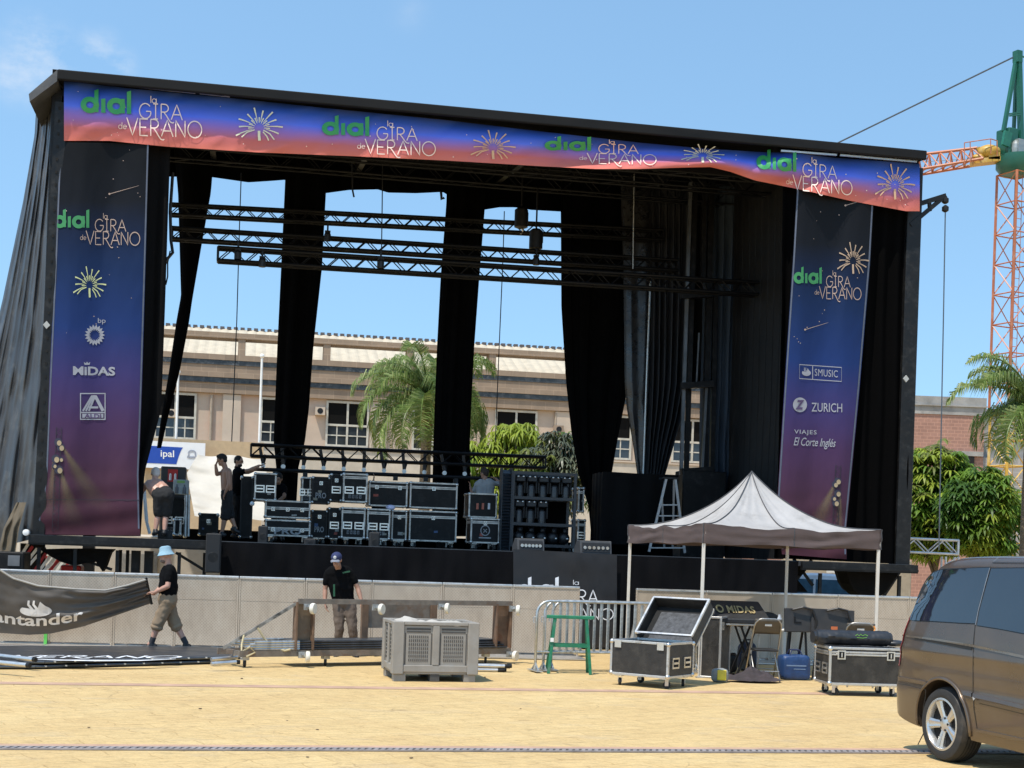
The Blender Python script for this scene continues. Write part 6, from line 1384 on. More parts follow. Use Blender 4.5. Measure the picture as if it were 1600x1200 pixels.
# a badge plate on that case
rb_ = thing('roll_bag', 'long black roll bag with a small green scribble on top of the closed flight case', 'bag', (4.66, 19.28, .67), R(5))
def roll(u, v):
    th = 2 * math.pi * u; x = lerp(-.56, .52, v); r = .115 * (1 + .07 * nz3(math.cos(th) * 2, math.sin(th) * 2, v * 5) + .025 * nz3(th * 3, v * 22, 2) * 2) * (1 if .03 < v < .97 else .8)
    return Vector((x, r * 1.25 * math.cos(th), .095 + r * .9 * math.sin(th)))
g = MB(); g.grid(roll, 28, 70, closed=True); g.f += [list(range(27, -1, -1)), list(range(70 * 28, 71 * 28))]; g.m += [0, 0]; g.build('bag_body', mat('black_nylon', (.022, .023, .026), .38, var=.3, scale=6), rb_, smooth='auto')
A = Art(); A.add(ribbon2d([(0, 0), (.4, .6), (.8, 0), (1.2, .7), (1.6, .1), (2.2, .6), (2.8, .1)], .22)); A.add(ribbon2d([(.3, -.6), (1.6, -.8), (2.6, -.5)], .2)); A.fit(-.02, -.06, .16, .0)
A.build('printed_mark', mat('mark_green', (.16, .40, .05), .6), rb_, lambda x, y, e: Vector((x, -.150 - e * .3, .10 - y)), .02, .3)
g = MB(); g.ell((.58, .02, .04), (.16, .11, .045), 12, 8); o = g.build('black_pouch', mat('black_nylon', (.02,) * 3), smooth=True); o.matrix_basis = Matrix.Translation((4.66, 19.28, .67)); tag(o, 'flat black pouch on the closed flight case right of the roll bag', 'pouch')
# ------------------------------------------------------------------ mixing desk on crossed stands
md = thing('mixing_desk', 'mixing desk under a black lettered cover', 'mixing desk', Vector((3.42, 21.75, .78)), R(4))
wd, dd = .98, .62
g = MB(); g.box((.0, 0, .035), (wd - .02, dd, .07)); g.build('case_tray', ALU, md, bevel=.006)
g = MB(); pr = [(-dd / 2 - .02, .03), (dd / 2 + .02, .03), (dd / 2 + .02, .33), (dd / 2 - .16, .36), (-dd / 2 - .02, .10)]
g.add([Vector((-wd / 2 - .01, a, b)) if i != 3 and i != 2 else Vector((-wd / 2 + .05, a, b)) for i, (a, b) in enumerate(pr)] + [Vector((wd / 2 + .01, a, b)) if i not in (2, 3) else Vector((wd / 2 - .07, a, b)) for i, (a, b) in enumerate(pr)], [tuple(range(5)), tuple(range(9, 4, -1))] + [(i, i + 5, (i + 1) % 5 + 5, (i + 1) % 5) for i in range(5)])
g.build('cover', mat('desk_cover', (.012, .012, .013), .6, var=.3, bump=.2), md, bevel=.012)
A = Art(); A.add(text2d('MIDAS', .03, 0, 1.08)); A.add(ribbon2d(arc2d(-.75, .36, .34, .34, 0, 346, 18), .17, closed=True)); A.fit(-.30, -.05, .30, .05)
def dsf(x, y, e): k = .23 + (-y) * 1.15; t_ = (k - .10) / .26; return Vector((x, lerp(-dd / 2 - .02, dd / 2 - .16, t_) - .012 - e * .3, k + e * .6))
A.build('lettering', mat('lettering_gold', (.30, .22, .10), .5), md, dsf, .02, .2)
for cx, lab in ((-.26, 'left'), (.20, 'right')):
    r = thing('crossed_stand', 'black crossed stand under the %s part of the mixing desk' % ('backpack side' if cx < 0 else 'folding chair side'), 'stand', Vector((3.42 + cx, 21.75, 0)), R(4), 'crossed stands under the mixing desk')
    for y in (-.2, .22):
        g = MB(); g.bar((-.17, y, .02), (.12, y, .77), .03, .025, up=(0, 1, 0)); g.build('stand_leg', BLACKM, r); g = MB(); g.bar((.17, y + .03, .02), (-.12, y + .03, .77), .03, .025, up=(0, 1, 0)); g.build('stand_leg', BLACKM, r)
    for x in (-.17, .17): g = MB(); g.bar((x, -.26, .02), (x, .28, .02), .03); g.build('foot_bar', BLACKM, r)
    for x in (-.12, .12): g = MB(); g.bar((x, -.26, .765), (x, .28, .765), .03); g.build('top_bar', BLACKM, r)
# folding chairs
CHR = mat('chair_tube', (.40, .38, .35), .35, .8, var=.15); CHP = mat('chair_plate_brown', (.10, .082, .062), .45, .3, var=.2)
def fold_chair(label, loc, rz):
    r = thing('folding_chair', label, 'chair', loc, rz, 'folding chairs by the mixing desk'); w = .44
    g = MB(); pts = [(-w / 2, -.30, .0), (-w / 2 + .01, -.02, .50), (-w / 2 + .02, .14, .80)] + [(-w / 2 + .02 + .10 * (1 - math.cos(R(a))), .14 + .05 * math.sin(R(a)), .80 + .12 * math.sin(R(a))) for a in (30, 60, 90)]
    pts = pts + [(-p[0], p[1], p[2]) for p in reversed(pts)]
    g.path([(p[0], -p[1], p[2]) for p in pts], .0125, 8); g.build('front_frame', CHR, r, smooth=True)
    g = MB(); g.path([(-w / 2 + .04, -.26, 0), (-w / 2 + .04, .16, .46), (w / 2 - .04, .16, .46), (w / 2 - .04, -.26, 0)], .011, 8); g.build('rear_frame', CHR, r, smooth=True)
    g = MB(); g.box((0, .06, .455), (w - .08, .38, .03)); g.build('seat', BLACK, r, bevel=.012)
    def bk(u, v): x = lerp(-w / 2 + .02, w / 2 - .02, u); z = lerp(.70, .915, v); return Vector((x, -lerp(.085, .18, v) - .02 * math.sin(u * math.pi), z))
    g = MB(); g.grid(bk, 12, 6); o = g.build('backrest', CHP, r, smooth=True); thick(o, .018)
    g = MB(); g.box((0, -.17, .83), (.10, .02, .03)); g.build('hand_hole', mat('pale_slot', (.5, .47, .42), .6), r)
    for z, y in ((.16, .20), (.15, -.15)): g = MB(); g.tube((-w / 2 + .03, y, z), (w / 2 - .03, y, z), .009, n=6); g.build('stretcher', CHR, r)
    return r
fold_chair('folding chair with a brown back plate in front of the mixing desk', Vector((3.78, 21.0, 0)), R(4))
fold_chair('folding chair with an orange cable behind the closed flight case', Vector((5.06, 20.6, 0)), R(-4))
g = MB(); p0 = Vector((5.22, 20.42, .90)); g.path([p0, p0 + Vector((.03, -.02, -.05)), p0 + Vector((.0, -.04, -.10)), p0 + Vector((.05, -.03, -.14)), p0 + Vector((.02, -.03, -.30)), p0 + Vector((.04, -.02, -.42))], .012, 6); o = g.build('orange_cable', mat('cable_orange', (.55, .20, .03), .5)); tag(o, 'orange cable coiled on the right folding chair', 'cable')
# folding table with gear
tb_ = thing('folding_table', 'narrow white folding table standing right of the mixing desk', 'table', Vector((4.05, 22.0, 0)), R(5))
g = MB(); g.box((0, 0, .72), (.62, .6, .035)); g.build('tabletop', WHITE, tb_, bevel=.01)
for sx in (-1, 1):
    for sy in (-1, 1): g = MB(); g.tube((sx * .26, sy * .22, 0), (sx * .24, sy * .22, .70), .014, n=8); g.build('leg', STEEL, tb_)
g = MB(); g.prism([(-.16, 0), (.16, 0), (.16, .19), (.06, .24), (-.12, .24), (-.16, .20)], lambda a, b, e: Vector((a, e, b)), -.15, .15); o = g.build('black_case', BLACK, bevel=.015); o.matrix_basis = Matrix.Translation((3.98, 22.0, .738)); tag(o, 'small rounded black case on the white folding table', 'case')
g = MB(); g.lathe((0, 0, 0), [(.04, 0), (.045, .02), (.045, .13), (.02, .19), (.02, .22)], 14); o = g.build('water_bottle', mat('clear_plastic', (.55, .58, .62), .15, spec=.8), smooth='auto'); o.matrix_basis = Matrix.Translation((4.13, 21.78, .738)); tag(o, 'clear plastic water bottle in front of the small black case', 'bottle')
# display boards on easels
DB = mat('board_dark', (.026, .023, .021), .5, var=.3, scale=4, dirt=(.04, .036, .03), dscale=3)
for i, (x, wb, lab) in enumerate(((4.36, .42, 'left dark flat display board with a bracket, on a low easel behind the roll bag'), (4.88, .66, 'right dark flat display board with orange marks, on a low easel by the chair'))):
    r = thing('display_board', lab, 'board', Vector((x, 21.5, 0)), R(4), 'dark display boards behind the roll bag')
    g = MB(); g.box((0, 0, .89), (wb, .06, .36), M=Matrix.Rotation(R(-6), 3, 'X') @ Matrix.Rotation(R(1.5 if i else -.5), 3, 'Y')); g.build('board_panel', DB, r, bevel=.008)
    for s in (-1, 1): g = MB(); g.bar((s * wb * .30, .03, .72), (s * wb * .42, .0, .0), .03); g.bar((s * wb * .22, .06, .72), (s * wb * .16, .3, .0), .03); g.build('easel_leg', BLACKM, r)
    if i == 0: g = MB(); g.bar((-.06, -.04, .95), (-.06, -.04, .86), .02); g.bar((-.06, -.04, .86), (.04, -.04, .86), .02); g.build('bracket', BLACKM, r)
    else: g = MB(); g.box((.02, -.045, .79), (.10, .006, .05)); g.build('orange_mark', mat('mark_orange', (.45, .12, .04), .6), r)
    g = MB(); g.path([(-.1, -.05, 1.05), (.05, -.08, 1.09), (.2, -.08, 1.06), (.26, -.08, .9), (.24, -.06, .72)], .02, 6); g.build('cable', BLACK, r)
# bags on the ground
def soft(name, label, cat, loc, size, m, rz=0, seed=0, pw=.55):
    r = bpy.data.objects.new(name, None)
    def fn(u, v):
        th = 2 * math.pi * u; ph = math.pi * (v - .5); c_, s_ = math.cos(th), math.sin(th); f = lambda q: math.copysign(abs(q) ** pw, q)
        k = 1 + .10 * nz3(c_ * 1.5 + seed, s_ * 1.5, v * 3) + .04 * nz3(c_ * 5, s_ * 5 + seed, v * 9)
        return Vector((size[0] / 2 * f(c_) * abs(math.cos(ph)) ** pw * k, size[1] / 2 * f(s_) * abs(math.cos(ph)) ** pw * k, size[2] / 2 * (1 + f(math.sin(ph))) * (1 + .05 * nz3(c_, s_, seed))))
    g = MB(); g.grid(fn, 32, 20, closed=True); o = g.build(name, m, smooth=True); o.matrix_basis = Matrix.Translation(loc) @ Matrix.Rotation(rz, 4, 'Z'); return tag(o, label, cat)
NAVY = mat('navy_nylon', (.012, .022, .075), .6, var=.25, scale=6, bump=.2)
bp = soft('backpack', 'navy and grey backpack standing under the mixing desk', 'backpack', G(1166, 1048), (.30, .22, .46), mat('backpack_navy', (.016, .024, .05), .7, var=.4, scale=5), R(8), 1)
g = MB(); g.path([(-.08, -.02, .44), (-.07, -.04, .50), (.07, -.04, .50), (.08, -.02, .44)], .012, 6); g.build('carry_loop', BLACK, bp); g = MB(); g.box((-.07, -.105, .16), (.10, .02, .26)); g.build('front_pocket', mat('pocket_grey', (.10, .095, .085), .8), bp, bevel=.01)
soft('small_bag', 'small black shoulder bag beside the navy backpack', 'bag', G(1143, 1050), (.18, .16, .30), BLACK, 0, 2)
sb_ = soft('shopping_bag', 'blue woven shopping bag right of the folding chair', 'bag', G(1240, 1062), (.46, .26, .38), mat('bag_blue', (.012, .045, .14), .5, var=.25, scale=7, bump=.3), R(4), 3, .35)
for s in (-1, 1): g = MB(); g.path([(-.1, s * .1, .36), (-.06, s * .06, .45), (.06, s * .06, .45), (.1, s * .1, .36)], .01, 6); g.build('carry_handle', NAVY, sb_)
g = MB(); g.box((0, -.132, .22), (.30, .006, .02)); g.box((.05, -.132, .17), (.18, .006, .012)); g.build('printed_band', mat('band_pale_blue', (.15, .22, .34), .6), sb_)
def heap2(u, v):
    th = 2 * math.pi * u; r = v; x = .42 * r * math.cos(th) * (1 + .15 * math.sin(3 * th)); y = .22 * r * math.sin(th); k = 1 - r ** 1.6
    x += .06 * nz3(x * 4, y * 4, 8)
    return Vector((x, y, .01 + k * (.17 + .16 * nz3(x * 5, y * 6, 1) + .06 * abs(nz3(x * 11, y * 9, 5))) * (1 - .6 * max(0, abs(x - .05) - .1) * 2) + .035 * nz3(x * 16, y * 20, 3) * min(1, (1 - r) * 6 + .2) + .02))
g = MB(); g.grid(heap2, 60, 26, closed=True); o = g.build('crumpled_cloth', mat('dark_plum_cloth', (.045, .034, .036), .9, var=.5, scale=5), smooth=True); o.matrix_basis = Matrix.Translation(G(1178, 1066)) @ Matrix.Rotation(R(6), 4, 'Z'); tag(o, 'crumpled dark plum jacket lying on the ground in front of the folding chair', 'cloth')
yb = soft('grey_pouch', 'grey pouch with a bright yellow flap on the ground by the case lid', 'pouch', G(1124, 1066), (.25, .16, .20), mat('pouch_grey', (.22, .235, .235), .7, var=.2), R(-8), 4, .6)
g = MB(); g.box((.03, -.085, .11), (.13, .02, .15), M=Matrix.Rotation(R(-12), 3, 'X')); g.build('yellow_flap', mat('flap_yellow', (.72, .55, .03), .5), yb, bevel=.01)

# ------------------------------------------------------------------ things under and behind the stage wings
sb = thing('striped_barrier', 'slanted red and white striped barrier boards under the left wing of the stage', 'barrier board', ST.w(0, 0, 0), TH)
q0, q1 = ST.px(30, 893, .8), ST.px(70, 850, .8)
g = MB(); g.box(((q0.x + q1.x) / 2, .86, (q0.z + q1.z) / 2 - .2), (q1.x - q0.x, .05, q1.z - q0.z + .4)); g.build('board', DARK, sb)
RED = mat('stripe_red', (.35, .015, .015), .5); k = 0
for i in range(8):
    a = ST.px(22 + i * 7, 886 + (i > 3) * 12, .8); b = ST.px(44 + i * 7, 850 + i * 3.5, .8); g = MB(); g.bar(a, b, .05, .02, up=(0, 1, 0)); g.build('stripe_slat', RED if i % 3 == 1 else WHITE, sb)
sp2 = thing('striped_barrier', 'second striped board leaning behind the slack cloth under the left wing', 'barrier board', ST.w(0, 0, 0), TH)
for i in range(6): a = ST.px(48 + i * 9, 898, 3.2); b = ST.px(66 + i * 8, 866 + i * 3, 3.2); g = MB(); g.bar(a, b, .05, .02, up=(0, 1, 0)); g.build('stripe_slat', RED if i % 2 else WHITE, sp2)
def plain(name, label, cat, x0, y0, x1, y1, t, d, m, zb=None):
    a, b = ST.px(x0, y1, t), ST.px(x1, y0, t); z0 = a.z if zb is None else zb; g = MB(); g.box((0, d / 2, (b.z - z0) / 2), (b.x - a.x, d, b.z - z0)); r = g.build(name, m, bevel=.02); r.matrix_basis = Matrix.Translation(ST.w((a.x + b.x) / 2, t, z0)) @ Matrix.Rotation(TH, 4, 'Z'); return tag(r, label, cat)
rcr = plain('red_crate', 'red plastic crate behind the barricade under the left wing', 'crate', 94, 884, 127, 900, 1.5, .5, mat('crate_red', (.42, .02, .02), .5))
g = MB(); g.box((0, .25, .01), (.9, .56, .03)); g.build('rim', mat('crate_red', (.42, .02, .02)), rcr)
wt = thing('white_trailer', 'pale site trailer parked under and behind the left wing of the stage', 'trailer', ST.w(ST.px(190, 880, 7.6).x, 8.4, 0), TH)
g = MB(); g.box((0, 0, 1.15), (4.6, 1.6, 1.5)); g.build('body', mat('trailer_cream', (.50, .44, .36), .6, var=.08), wt, bevel=.05)
for x in (-1.2, .4): g = MB(); g.box((x, -.82, 1.2), (.8, .04, .5)); g.build('panel_door', mat('trailer_grey', (.25, .24, .22), .6), wt)
for x in (-1.3, 1.3): g = MB(); g.lathe((x, -.7, .33), [(.1, -.1), (.32, -.09), (.33, 0), (.32, .09), (.1, .1)], 18, 'y'); g.build('wheel', RUBBER, wt)
bb_ = plain('storage_box', 'black storage trunk with a grey plate standing behind the barricade at the far left', 'storage box', -12, 863, 38, 905, -.9, .8, LAMINB, 0.0)
a = ST.px(12, 884, -.91); g = MB(); wq = ST.px(31, 868, -.91); qq = bb_.matrix_basis.inverted() @ ST.w((a.x + wq.x) / 2, -.91, (a.z + wq.z) / 2); g.box(qq, (wq.x - a.x, .01, wq.z - a.z)); g.build('grey_plate', mat('plate_grey', (.14, .14, .14), .5), bb_)
g = MB(); q = ST.px(41, 832, -.3); g.lathe((0, 0, 0), [(.02, -.04), (.055, -.03), (.055, .03), (.02, .04)], 14, 'y'); o = g.build('floodlight', WHITE, smooth='auto'); o.matrix_basis = Matrix.Translation(ST.w(q.x, q.y, q.z)); tag(o, 'small round white lamp at the left end of the stage deck', 'lamp')
# low white truss gate on the right
tg_ = truss('truss_gate', 'pale truss gateway standing right of the stage before the trees', P(1408, 862, 31), P(1497, 866, 31), .30, .30, m=mat('white_truss', (.60, .60, .60), .5, .3), loc=(0, 0, 0), rz=0, w=.05, br=.03)
q = P(1488, 870, 31); ch, gg = truss_mesh((q.x, q.y, .0), (q.x + .001, q.y, q.z - .02), .30, .30, w=.05, br=.03)
g = MB(); m_ = mat('white_truss', (.60,) * 3)
for dx in (0, .28):
    for dy in (0, .3): g = MB(); g.tube((q.x - .14 + dx, q.y + dy, 0), (q.x - .14 + dx, q.y + dy, q.z), .025, n=8); g.build('upright_tube', m_, tg_)
g = MB()
for k in range(12): z0, z1 = q.z * k / 12, q.z * (k + 1) / 12; s_ = 1 if k % 2 else -1; g.tube((q.x - .14 * s_, q.y, z0), (q.x + .14 * s_, q.y, z1), .014, n=5)
g.build('bracing', m_, tg_)
# ------------------------------------------------------------------ vehicles
def plist(pts, x): return interp(pts, x)
def smooth_interp(pts, x):
    if x <= pts[0][0]: return pts[0][1]
    if x >= pts[-1][0]: return pts[-1][1]
    for i in range(len(pts) - 1):
        if x <= pts[i + 1][0]:
            x0, y0 = pts[i]; x1, y1 = pts[i + 1]; h = x1 - x0
            m0 = ((y1 - pts[i - 1][1]) / (x1 - pts[i - 1][0])) if i > 0 else (y1 - y0) / h
            m1 = ((pts[i + 2][1] - y0) / (pts[i + 2][0] - x0)) if i + 2 < len(pts) else (y1 - y0) / h
            t = (x - x0) / h; return (2 * t**3 - 3 * t**2 + 1) * y0 + (t**3 - 2 * t**2 + t) * h * m0 + (-2 * t**3 + 3 * t**2) * y1 + (t**3 - t**2) * h * m1
class Car:
    def __init__(s, W, plan, zb, zt, lean, x0, x1): s.W, s.pl, s.zb_, s.zt_, s.ln, s.x0, s.x1 = W, plan, zb, zt, lean, x0, x1
    def half(s, x, z): return smooth_interp(s.W, z) * smooth_interp(s.pl, x)
    def side(s, x, z, e=0.0, sgn=-1): return Vector((x + s.ln(x, z), sgn * (s.half(x, z) + e), z))
    def body(s, name, m, parent, wheels, nx=90, gl=None):
        G_ = gl or [0, .03, .08, .14, .20, .235, .26, .30, .36, .41, .435, .46, .485, .52, .56, .62, .68, .74, .80, .86, .90, .93]
        cap = [(.955, .975), (.975, .93), (.99, .82), (.997, .6), (1.0, .3), (1.0, 0)]
        vs = []; rows = 0
        for i in range(nx + 1):
            q = i / nx; x = lerp(s.x0, s.x1, q); zb, zt = smooth_interp(s.zb_, x), smooth_interp(s.zt_, x); ring = []
            for g in G_: z = lerp(zb, zt, g); ring.append((s.half(x, z), z))
            wt_ = s.half(x, lerp(zb, zt, .93))
            for g, f in cap: z = lerp(zb, zt, g); ring.append((wt_ * f, z))
            full = [(-a, z) for a, z in ring] + [(a, z) for a, z in reversed(ring[:-1])]
            n = len(full); vs += [Vector((x + s.ln(x, z), a, z)) for a, z in full]
        fs = []
        for i in range(nx):
            for j in range(n): a, b = i * n + j, i * n + (j + 1) % n; fs.append((a, a + n, b + n, b))
        fs += [tuple(range(n)), tuple(nx * n + j for j in range(n - 1, -1, -1))]
        mb = MB(); mb.add(vs, fs); o = mb.build(name, m, None, smooth=True)
        for wx, r, zc, w in wheels:
            for sg in (-1, 1):
                c = MB(); c.lathe((wx, sg * (w - .02), zc), [(r, -.30), (r, .30)], 48, 'y'); cu = c.build('cutter', m)
                b = o.modifiers.new('b', 'BOOLEAN'); b.operation = 'DIFFERENCE'; b.object = cu; b.solver = 'EXACT'
                dg = bpy.context.evaluated_depsgraph_get(); dg.update(); me = bpy.data.meshes.new_from_object(o.evaluated_get(dg)); o.modifiers.clear(); o.data = me
                bpy.data.objects.remove(cu)
        me = o.data; me.polygons.foreach_set('use_smooth', [True] * len(me.polygons))
        try: me.set_sharp_from_angle(angle=R(35))
        except Exception: pass
        o.parent = parent; return o
def flakes(name, col, rough=.22):
    m, nt, b = principled(name); N = nt.nodes; L = nt.links; tc = N.new('ShaderNodeTexCoord'); n = N.new('ShaderNodeTexNoise'); n.inputs['Scale'].default_value = 2.2; n.inputs['Detail'].default_value = 6; L.new(tc.outputs['Object'], n.inputs['Vector'])
    r = ramp(nt, [(.3, [c * .9 for c in col]), (.7, [c * 1.15 for c in col])]); L.new(n.outputs[0], r.inputs[0]); L.new(r.outputs[0], b.inputs['Base Color'])
    b.inputs['Metallic'].default_value = .55; rr = ramp(nt, [(.35, [rough] * 3), (.75, [rough + .12] * 3)]); L.new(n.outputs[0], rr.inputs[0]); L.new(rr.outputs[0], b.inputs['Roughness'])
    b.inputs['Coat Weight'].default_value = .55; b.inputs['Coat Roughness'].default_value = .06
    n2 = N.new('ShaderNodeTexNoise'); n2.inputs['Scale'].default_value = 3.5; L.new(tc.outputs['Object'], n2.inputs['Vector']); bp = N.new('ShaderNodeBump'); bp.inputs['Strength'].default_value = .05; bp.inputs['Distance'].default_value = .03; L.new(n2.outputs[0], bp.inputs['Height']); L.new(bp.outputs[0], b.inputs['Coat Normal'])
    return m
VRZ = math.atan2(-.955, .297)
vside = Vector((math.sin(VRZ), -math.cos(VRZ), 0))
wc_ = G(1488, 1189.5)
van = thing('van', 'dark brown grey passenger van with tinted windows parked at the right edge', 'van', wc_ - vside * .82, VRZ)
VM = Matrix.Translation(wc_ - vside * .82) @ Matrix.Rotation(VRZ, 4, 'Z'); VI = VM.inverted()
VW = [(.20, .88), (.30, .925), (.45, .945), (.58, .955), (.625, .962), (.66, .950), (.80, .955), (.92, .950), (.965, .964), (1.0, .962), (1.03, .948), (1.12, .940), (1.25, .905), (1.5, .845), (1.7, .79), (1.8, .755), (1.95, .70)]
vl = lambda x, z: (max(0, z - .62) * .20 + .75 * max(0, z - 1.15) ** 2) * max(0, min(1, (.1 - x) / 1.1)) ** 1.4
VC = Car(VW, [(-.86, .90), (-.82, .945), (-.74, .972), (-.55, .99), (-.3, 1), (2.6, 1), (3.3, .97), (3.7, .90), (3.9, .80), (3.98, .66)], [(-.86, .38), (-.74, .32), (-.45, .27), (0, .25), (3.4, .22), (3.98, .30)],
         [(-.86, 1.76), (-.80, 1.805), (-.62, 1.845), (-.3, 1.87), (.6, 1.89), (1.8, 1.88), (2.2, 1.83), (2.6, 1.64), (3.0, 1.34), (3.2, 1.18), (3.5, 1.08), (3.8, .94), (3.98, .70)], vl, -.86, 3.98)
VP_ = flakes('van_paint', (.125, .092, .066), .26)
vb_ = VC.body('body', VP_, van, [(0, .40, .34, .95), (3.2, .40, .34, .95)])
def vsf(x, y, e=0.0):
    o = VI @ Vector((0, 0, HC)); u, v = uv_(x, y); d = (VI.to_3x3() @ Vector((u / F, 1, -v / F))); yl = -.9; p = None
    for _ in range(8):
        t = (yl - o.y) / d.y; p = o + d * t; xx = p.x - vl(p.x, p.z); xx = p.x - vl(xx, p.z); yl = -(VC.half(max(-.86, xx), p.z))
    return Vector((p.x, yl - e, p.z))
def vart(name, pts, m, eps=.004, par=None, cut=14):
    A = Art(); A.add((pts, [tuple(range(len(pts)))])); return A.build(name, m, par or van, vsf, eps, cut)
TINT = mat('tinted_glass', (.012, .014, .017), .04, var=.1, spec=.9, coat=.6, rvar=.01)
SEAL = mat('black_seal', (.012, .012, .012), .5)
def rnd(pts, k=4):
    return pts
qw = [(1421, 969), (1426, 957), (1434, 936), (1441, 919), (1449, 905), (1456, 897), (1464, 892.5), (1474, 890), (1500, 888.8), (1530, 887.5), (1547, 887), (1541, 908), (1534, 932), (1528, 955), (1524.5, 974), (1500, 973), (1460, 970.5)]
vart('rear_side_window', qw, TINT, .006)
vart('window_seal', [(x + (x - 1490) * .025, y + (y - 930) * .035) for x, y in qw], SEAL, .002)
sw_ = [(1527.5, 977), (1531, 955), (1537.5, 932), (1544, 908), (1549.5, 888.5), (1600, 888), (1660, 889), (1720, 892), (1722, 1010), (1660, 999), (1600, 989.5), (1560, 982)]
vart('sliding_door_window', sw_, TINT, .006); vart('window_seal', [(x + (x - 1620) * .012, y + (y - 940) * .03) for x, y in sw_], SEAL, .0025)
# other glass: driver door, windscreen, tailgate, far side
def vpatch(name, zx, m, sgn, e=.006):
    g = MB(); n = 8
    def fn(u, v):
        xa = lerp(zx[0], zx[1], v); xb = lerp(zx[2], zx[3], v); return VC.side(lerp(xa, xb, u), lerp(zx[4], zx[5], v), e, sgn)
    g.grid(fn, 12, 8); return g.build(name, m, van, smooth=True)
vpatch('front_door_window', (1.72, 1.72, 2.72, 2.22, 1.16, 1.68), TINT, -1); 
for a in ((-.75, -.6, .45, .45, 1.16, 1.70), (.5, .5, 1.66, 1.66, 1.16, 1.70), (1.72, 1.72, 2.72, 2.22, 1.16, 1.68)): vpatch('far_side_window', a, TINT, 1)
def wsf(u, v): x = lerp(2.42, 3.12, v); w_ = VC.half(x, smooth_interp(VC.zt_, x) * .95) * .86; return Vector((x, lerp(-w_, w_, u), smooth_interp(VC.zt_, x) + .006 - .05 * abs(2 * u - 1) ** 3))
g = MB(); g.grid(wsf, 12, 10); g.build('windscreen', TINT, van, smooth=True)
def tgf(u, v): z = lerp(1.14, 1.70, v); w_ = VC.half(-.86, z) * .86; return Vector((-.86 + vl(-.86, z) - .006, lerp(-w_, w_, u), z))
g = MB(); g.grid(tgf, 10, 8); g.build('tailgate_window', TINT, van, smooth=True)
# seams, rail, mouldings
def vline(name, pts, w, m, eps=.003): 
    A = Art(); A.add(ribbon2d(seg2d(*pts, n=6), w)); return A.build(name, m, van, vsf, eps, 14)
vline('door_seam', [(1524, 976), (1521.5, 1000), (1520.5, 1040), (1520.5, 1080), (1522, 1108), (1527, 1140)], .9, SEAL)
vline('window_gap_trim', [(1548, 887), (1542, 908), (1535.5, 932), (1529.5, 955), (1525.5, 976)], 1.2, mat('trim_grey', (.30, .30, .30), .3, .6), .009)
vline('roof_seam', [(1560, 871.5), (1553, 877)], .9, mat('trim_grey', (.30,) * 3), .004); vline('roof_seam', [(1551, 879), (1600, 879.5), (1660, 882)], 1.0, SEAL)
vart('slide_rail', [(1429, 999), (1430, 996.5), (1470, 1002), (1519, 1010.5), (1519, 1016), (1470, 1006.5)], SEAL, .005)
vart('rail_cover', [(1411, 994), (1411, 991.5), (1470, 998.5), (1521, 1007), (1600, 1024), (1660, 1040), (1660, 1046), (1600, 1028.5), (1521, 1011), (1470, 1002)], mat('reflection_band_paint', (.15, .12, .09), .3, .4, coat=.8), .009)  # pale band above the slide rail: the ground's reflection put in as colour
def vbar(name, pts, w, m, out=.02):
    """a raised strip along the side"""
    g = MB(); q = seg2d(*pts, n=6); rows = []
    for x, y in q: rows.append([vsf(x, y - w / 2, -.002), vsf(x, y - w * .32, out), vsf(x, y + w * .32, out), vsf(x, y + w / 2, -.002)])
    vs = [p for r in rows for p in r]; fs = [(i * 4 + j, i * 4 + j + 1, i * 4 + 4 + j + 1, i * 4 + 4 + j) for i in range(len(rows) - 1) for j in range(3)]
    g.add(vs, fs + [(0, 1, 2, 3)]); return g.build(name, m, van, smooth='auto')
vbar('side_moulding', [(1405, 1059.5), (1424, 1063), (1449, 1068)], 8, VP_, .016); vbar('side_moulding', [(1507, 1083), (1520, 1086)], 9, VP_, .016); vbar('side_moulding', [(1522, 1086.5), (1560, 1095), (1600, 1105), (1660, 1122)], 9.5, VP_, .016)
vbar('sill_moulding', [(1527, 1141.5), (1560, 1148), (1600, 1157), (1660, 1171)], 7, VP_, .012)
vline('bumper_seam', [(1404, 1068), (1424, 1072), (1447, 1078)], .8, SEAL); vline('bumper_seam', [(1447, 1078), (1446, 1090), (1443, 1105), (1442, 1125)], .8, SEAL); vline('door_lower_seam', [(1530, 1099), (1560, 1106), (1600, 1116), (1660, 1131)], .8, SEAL)
vart('reflector', [(1522.5, 1088.5), (1527, 1091.5), (1524, 1094.5)], mat('reflector_silver', (.6, .6, .6), .2, .5), .022)
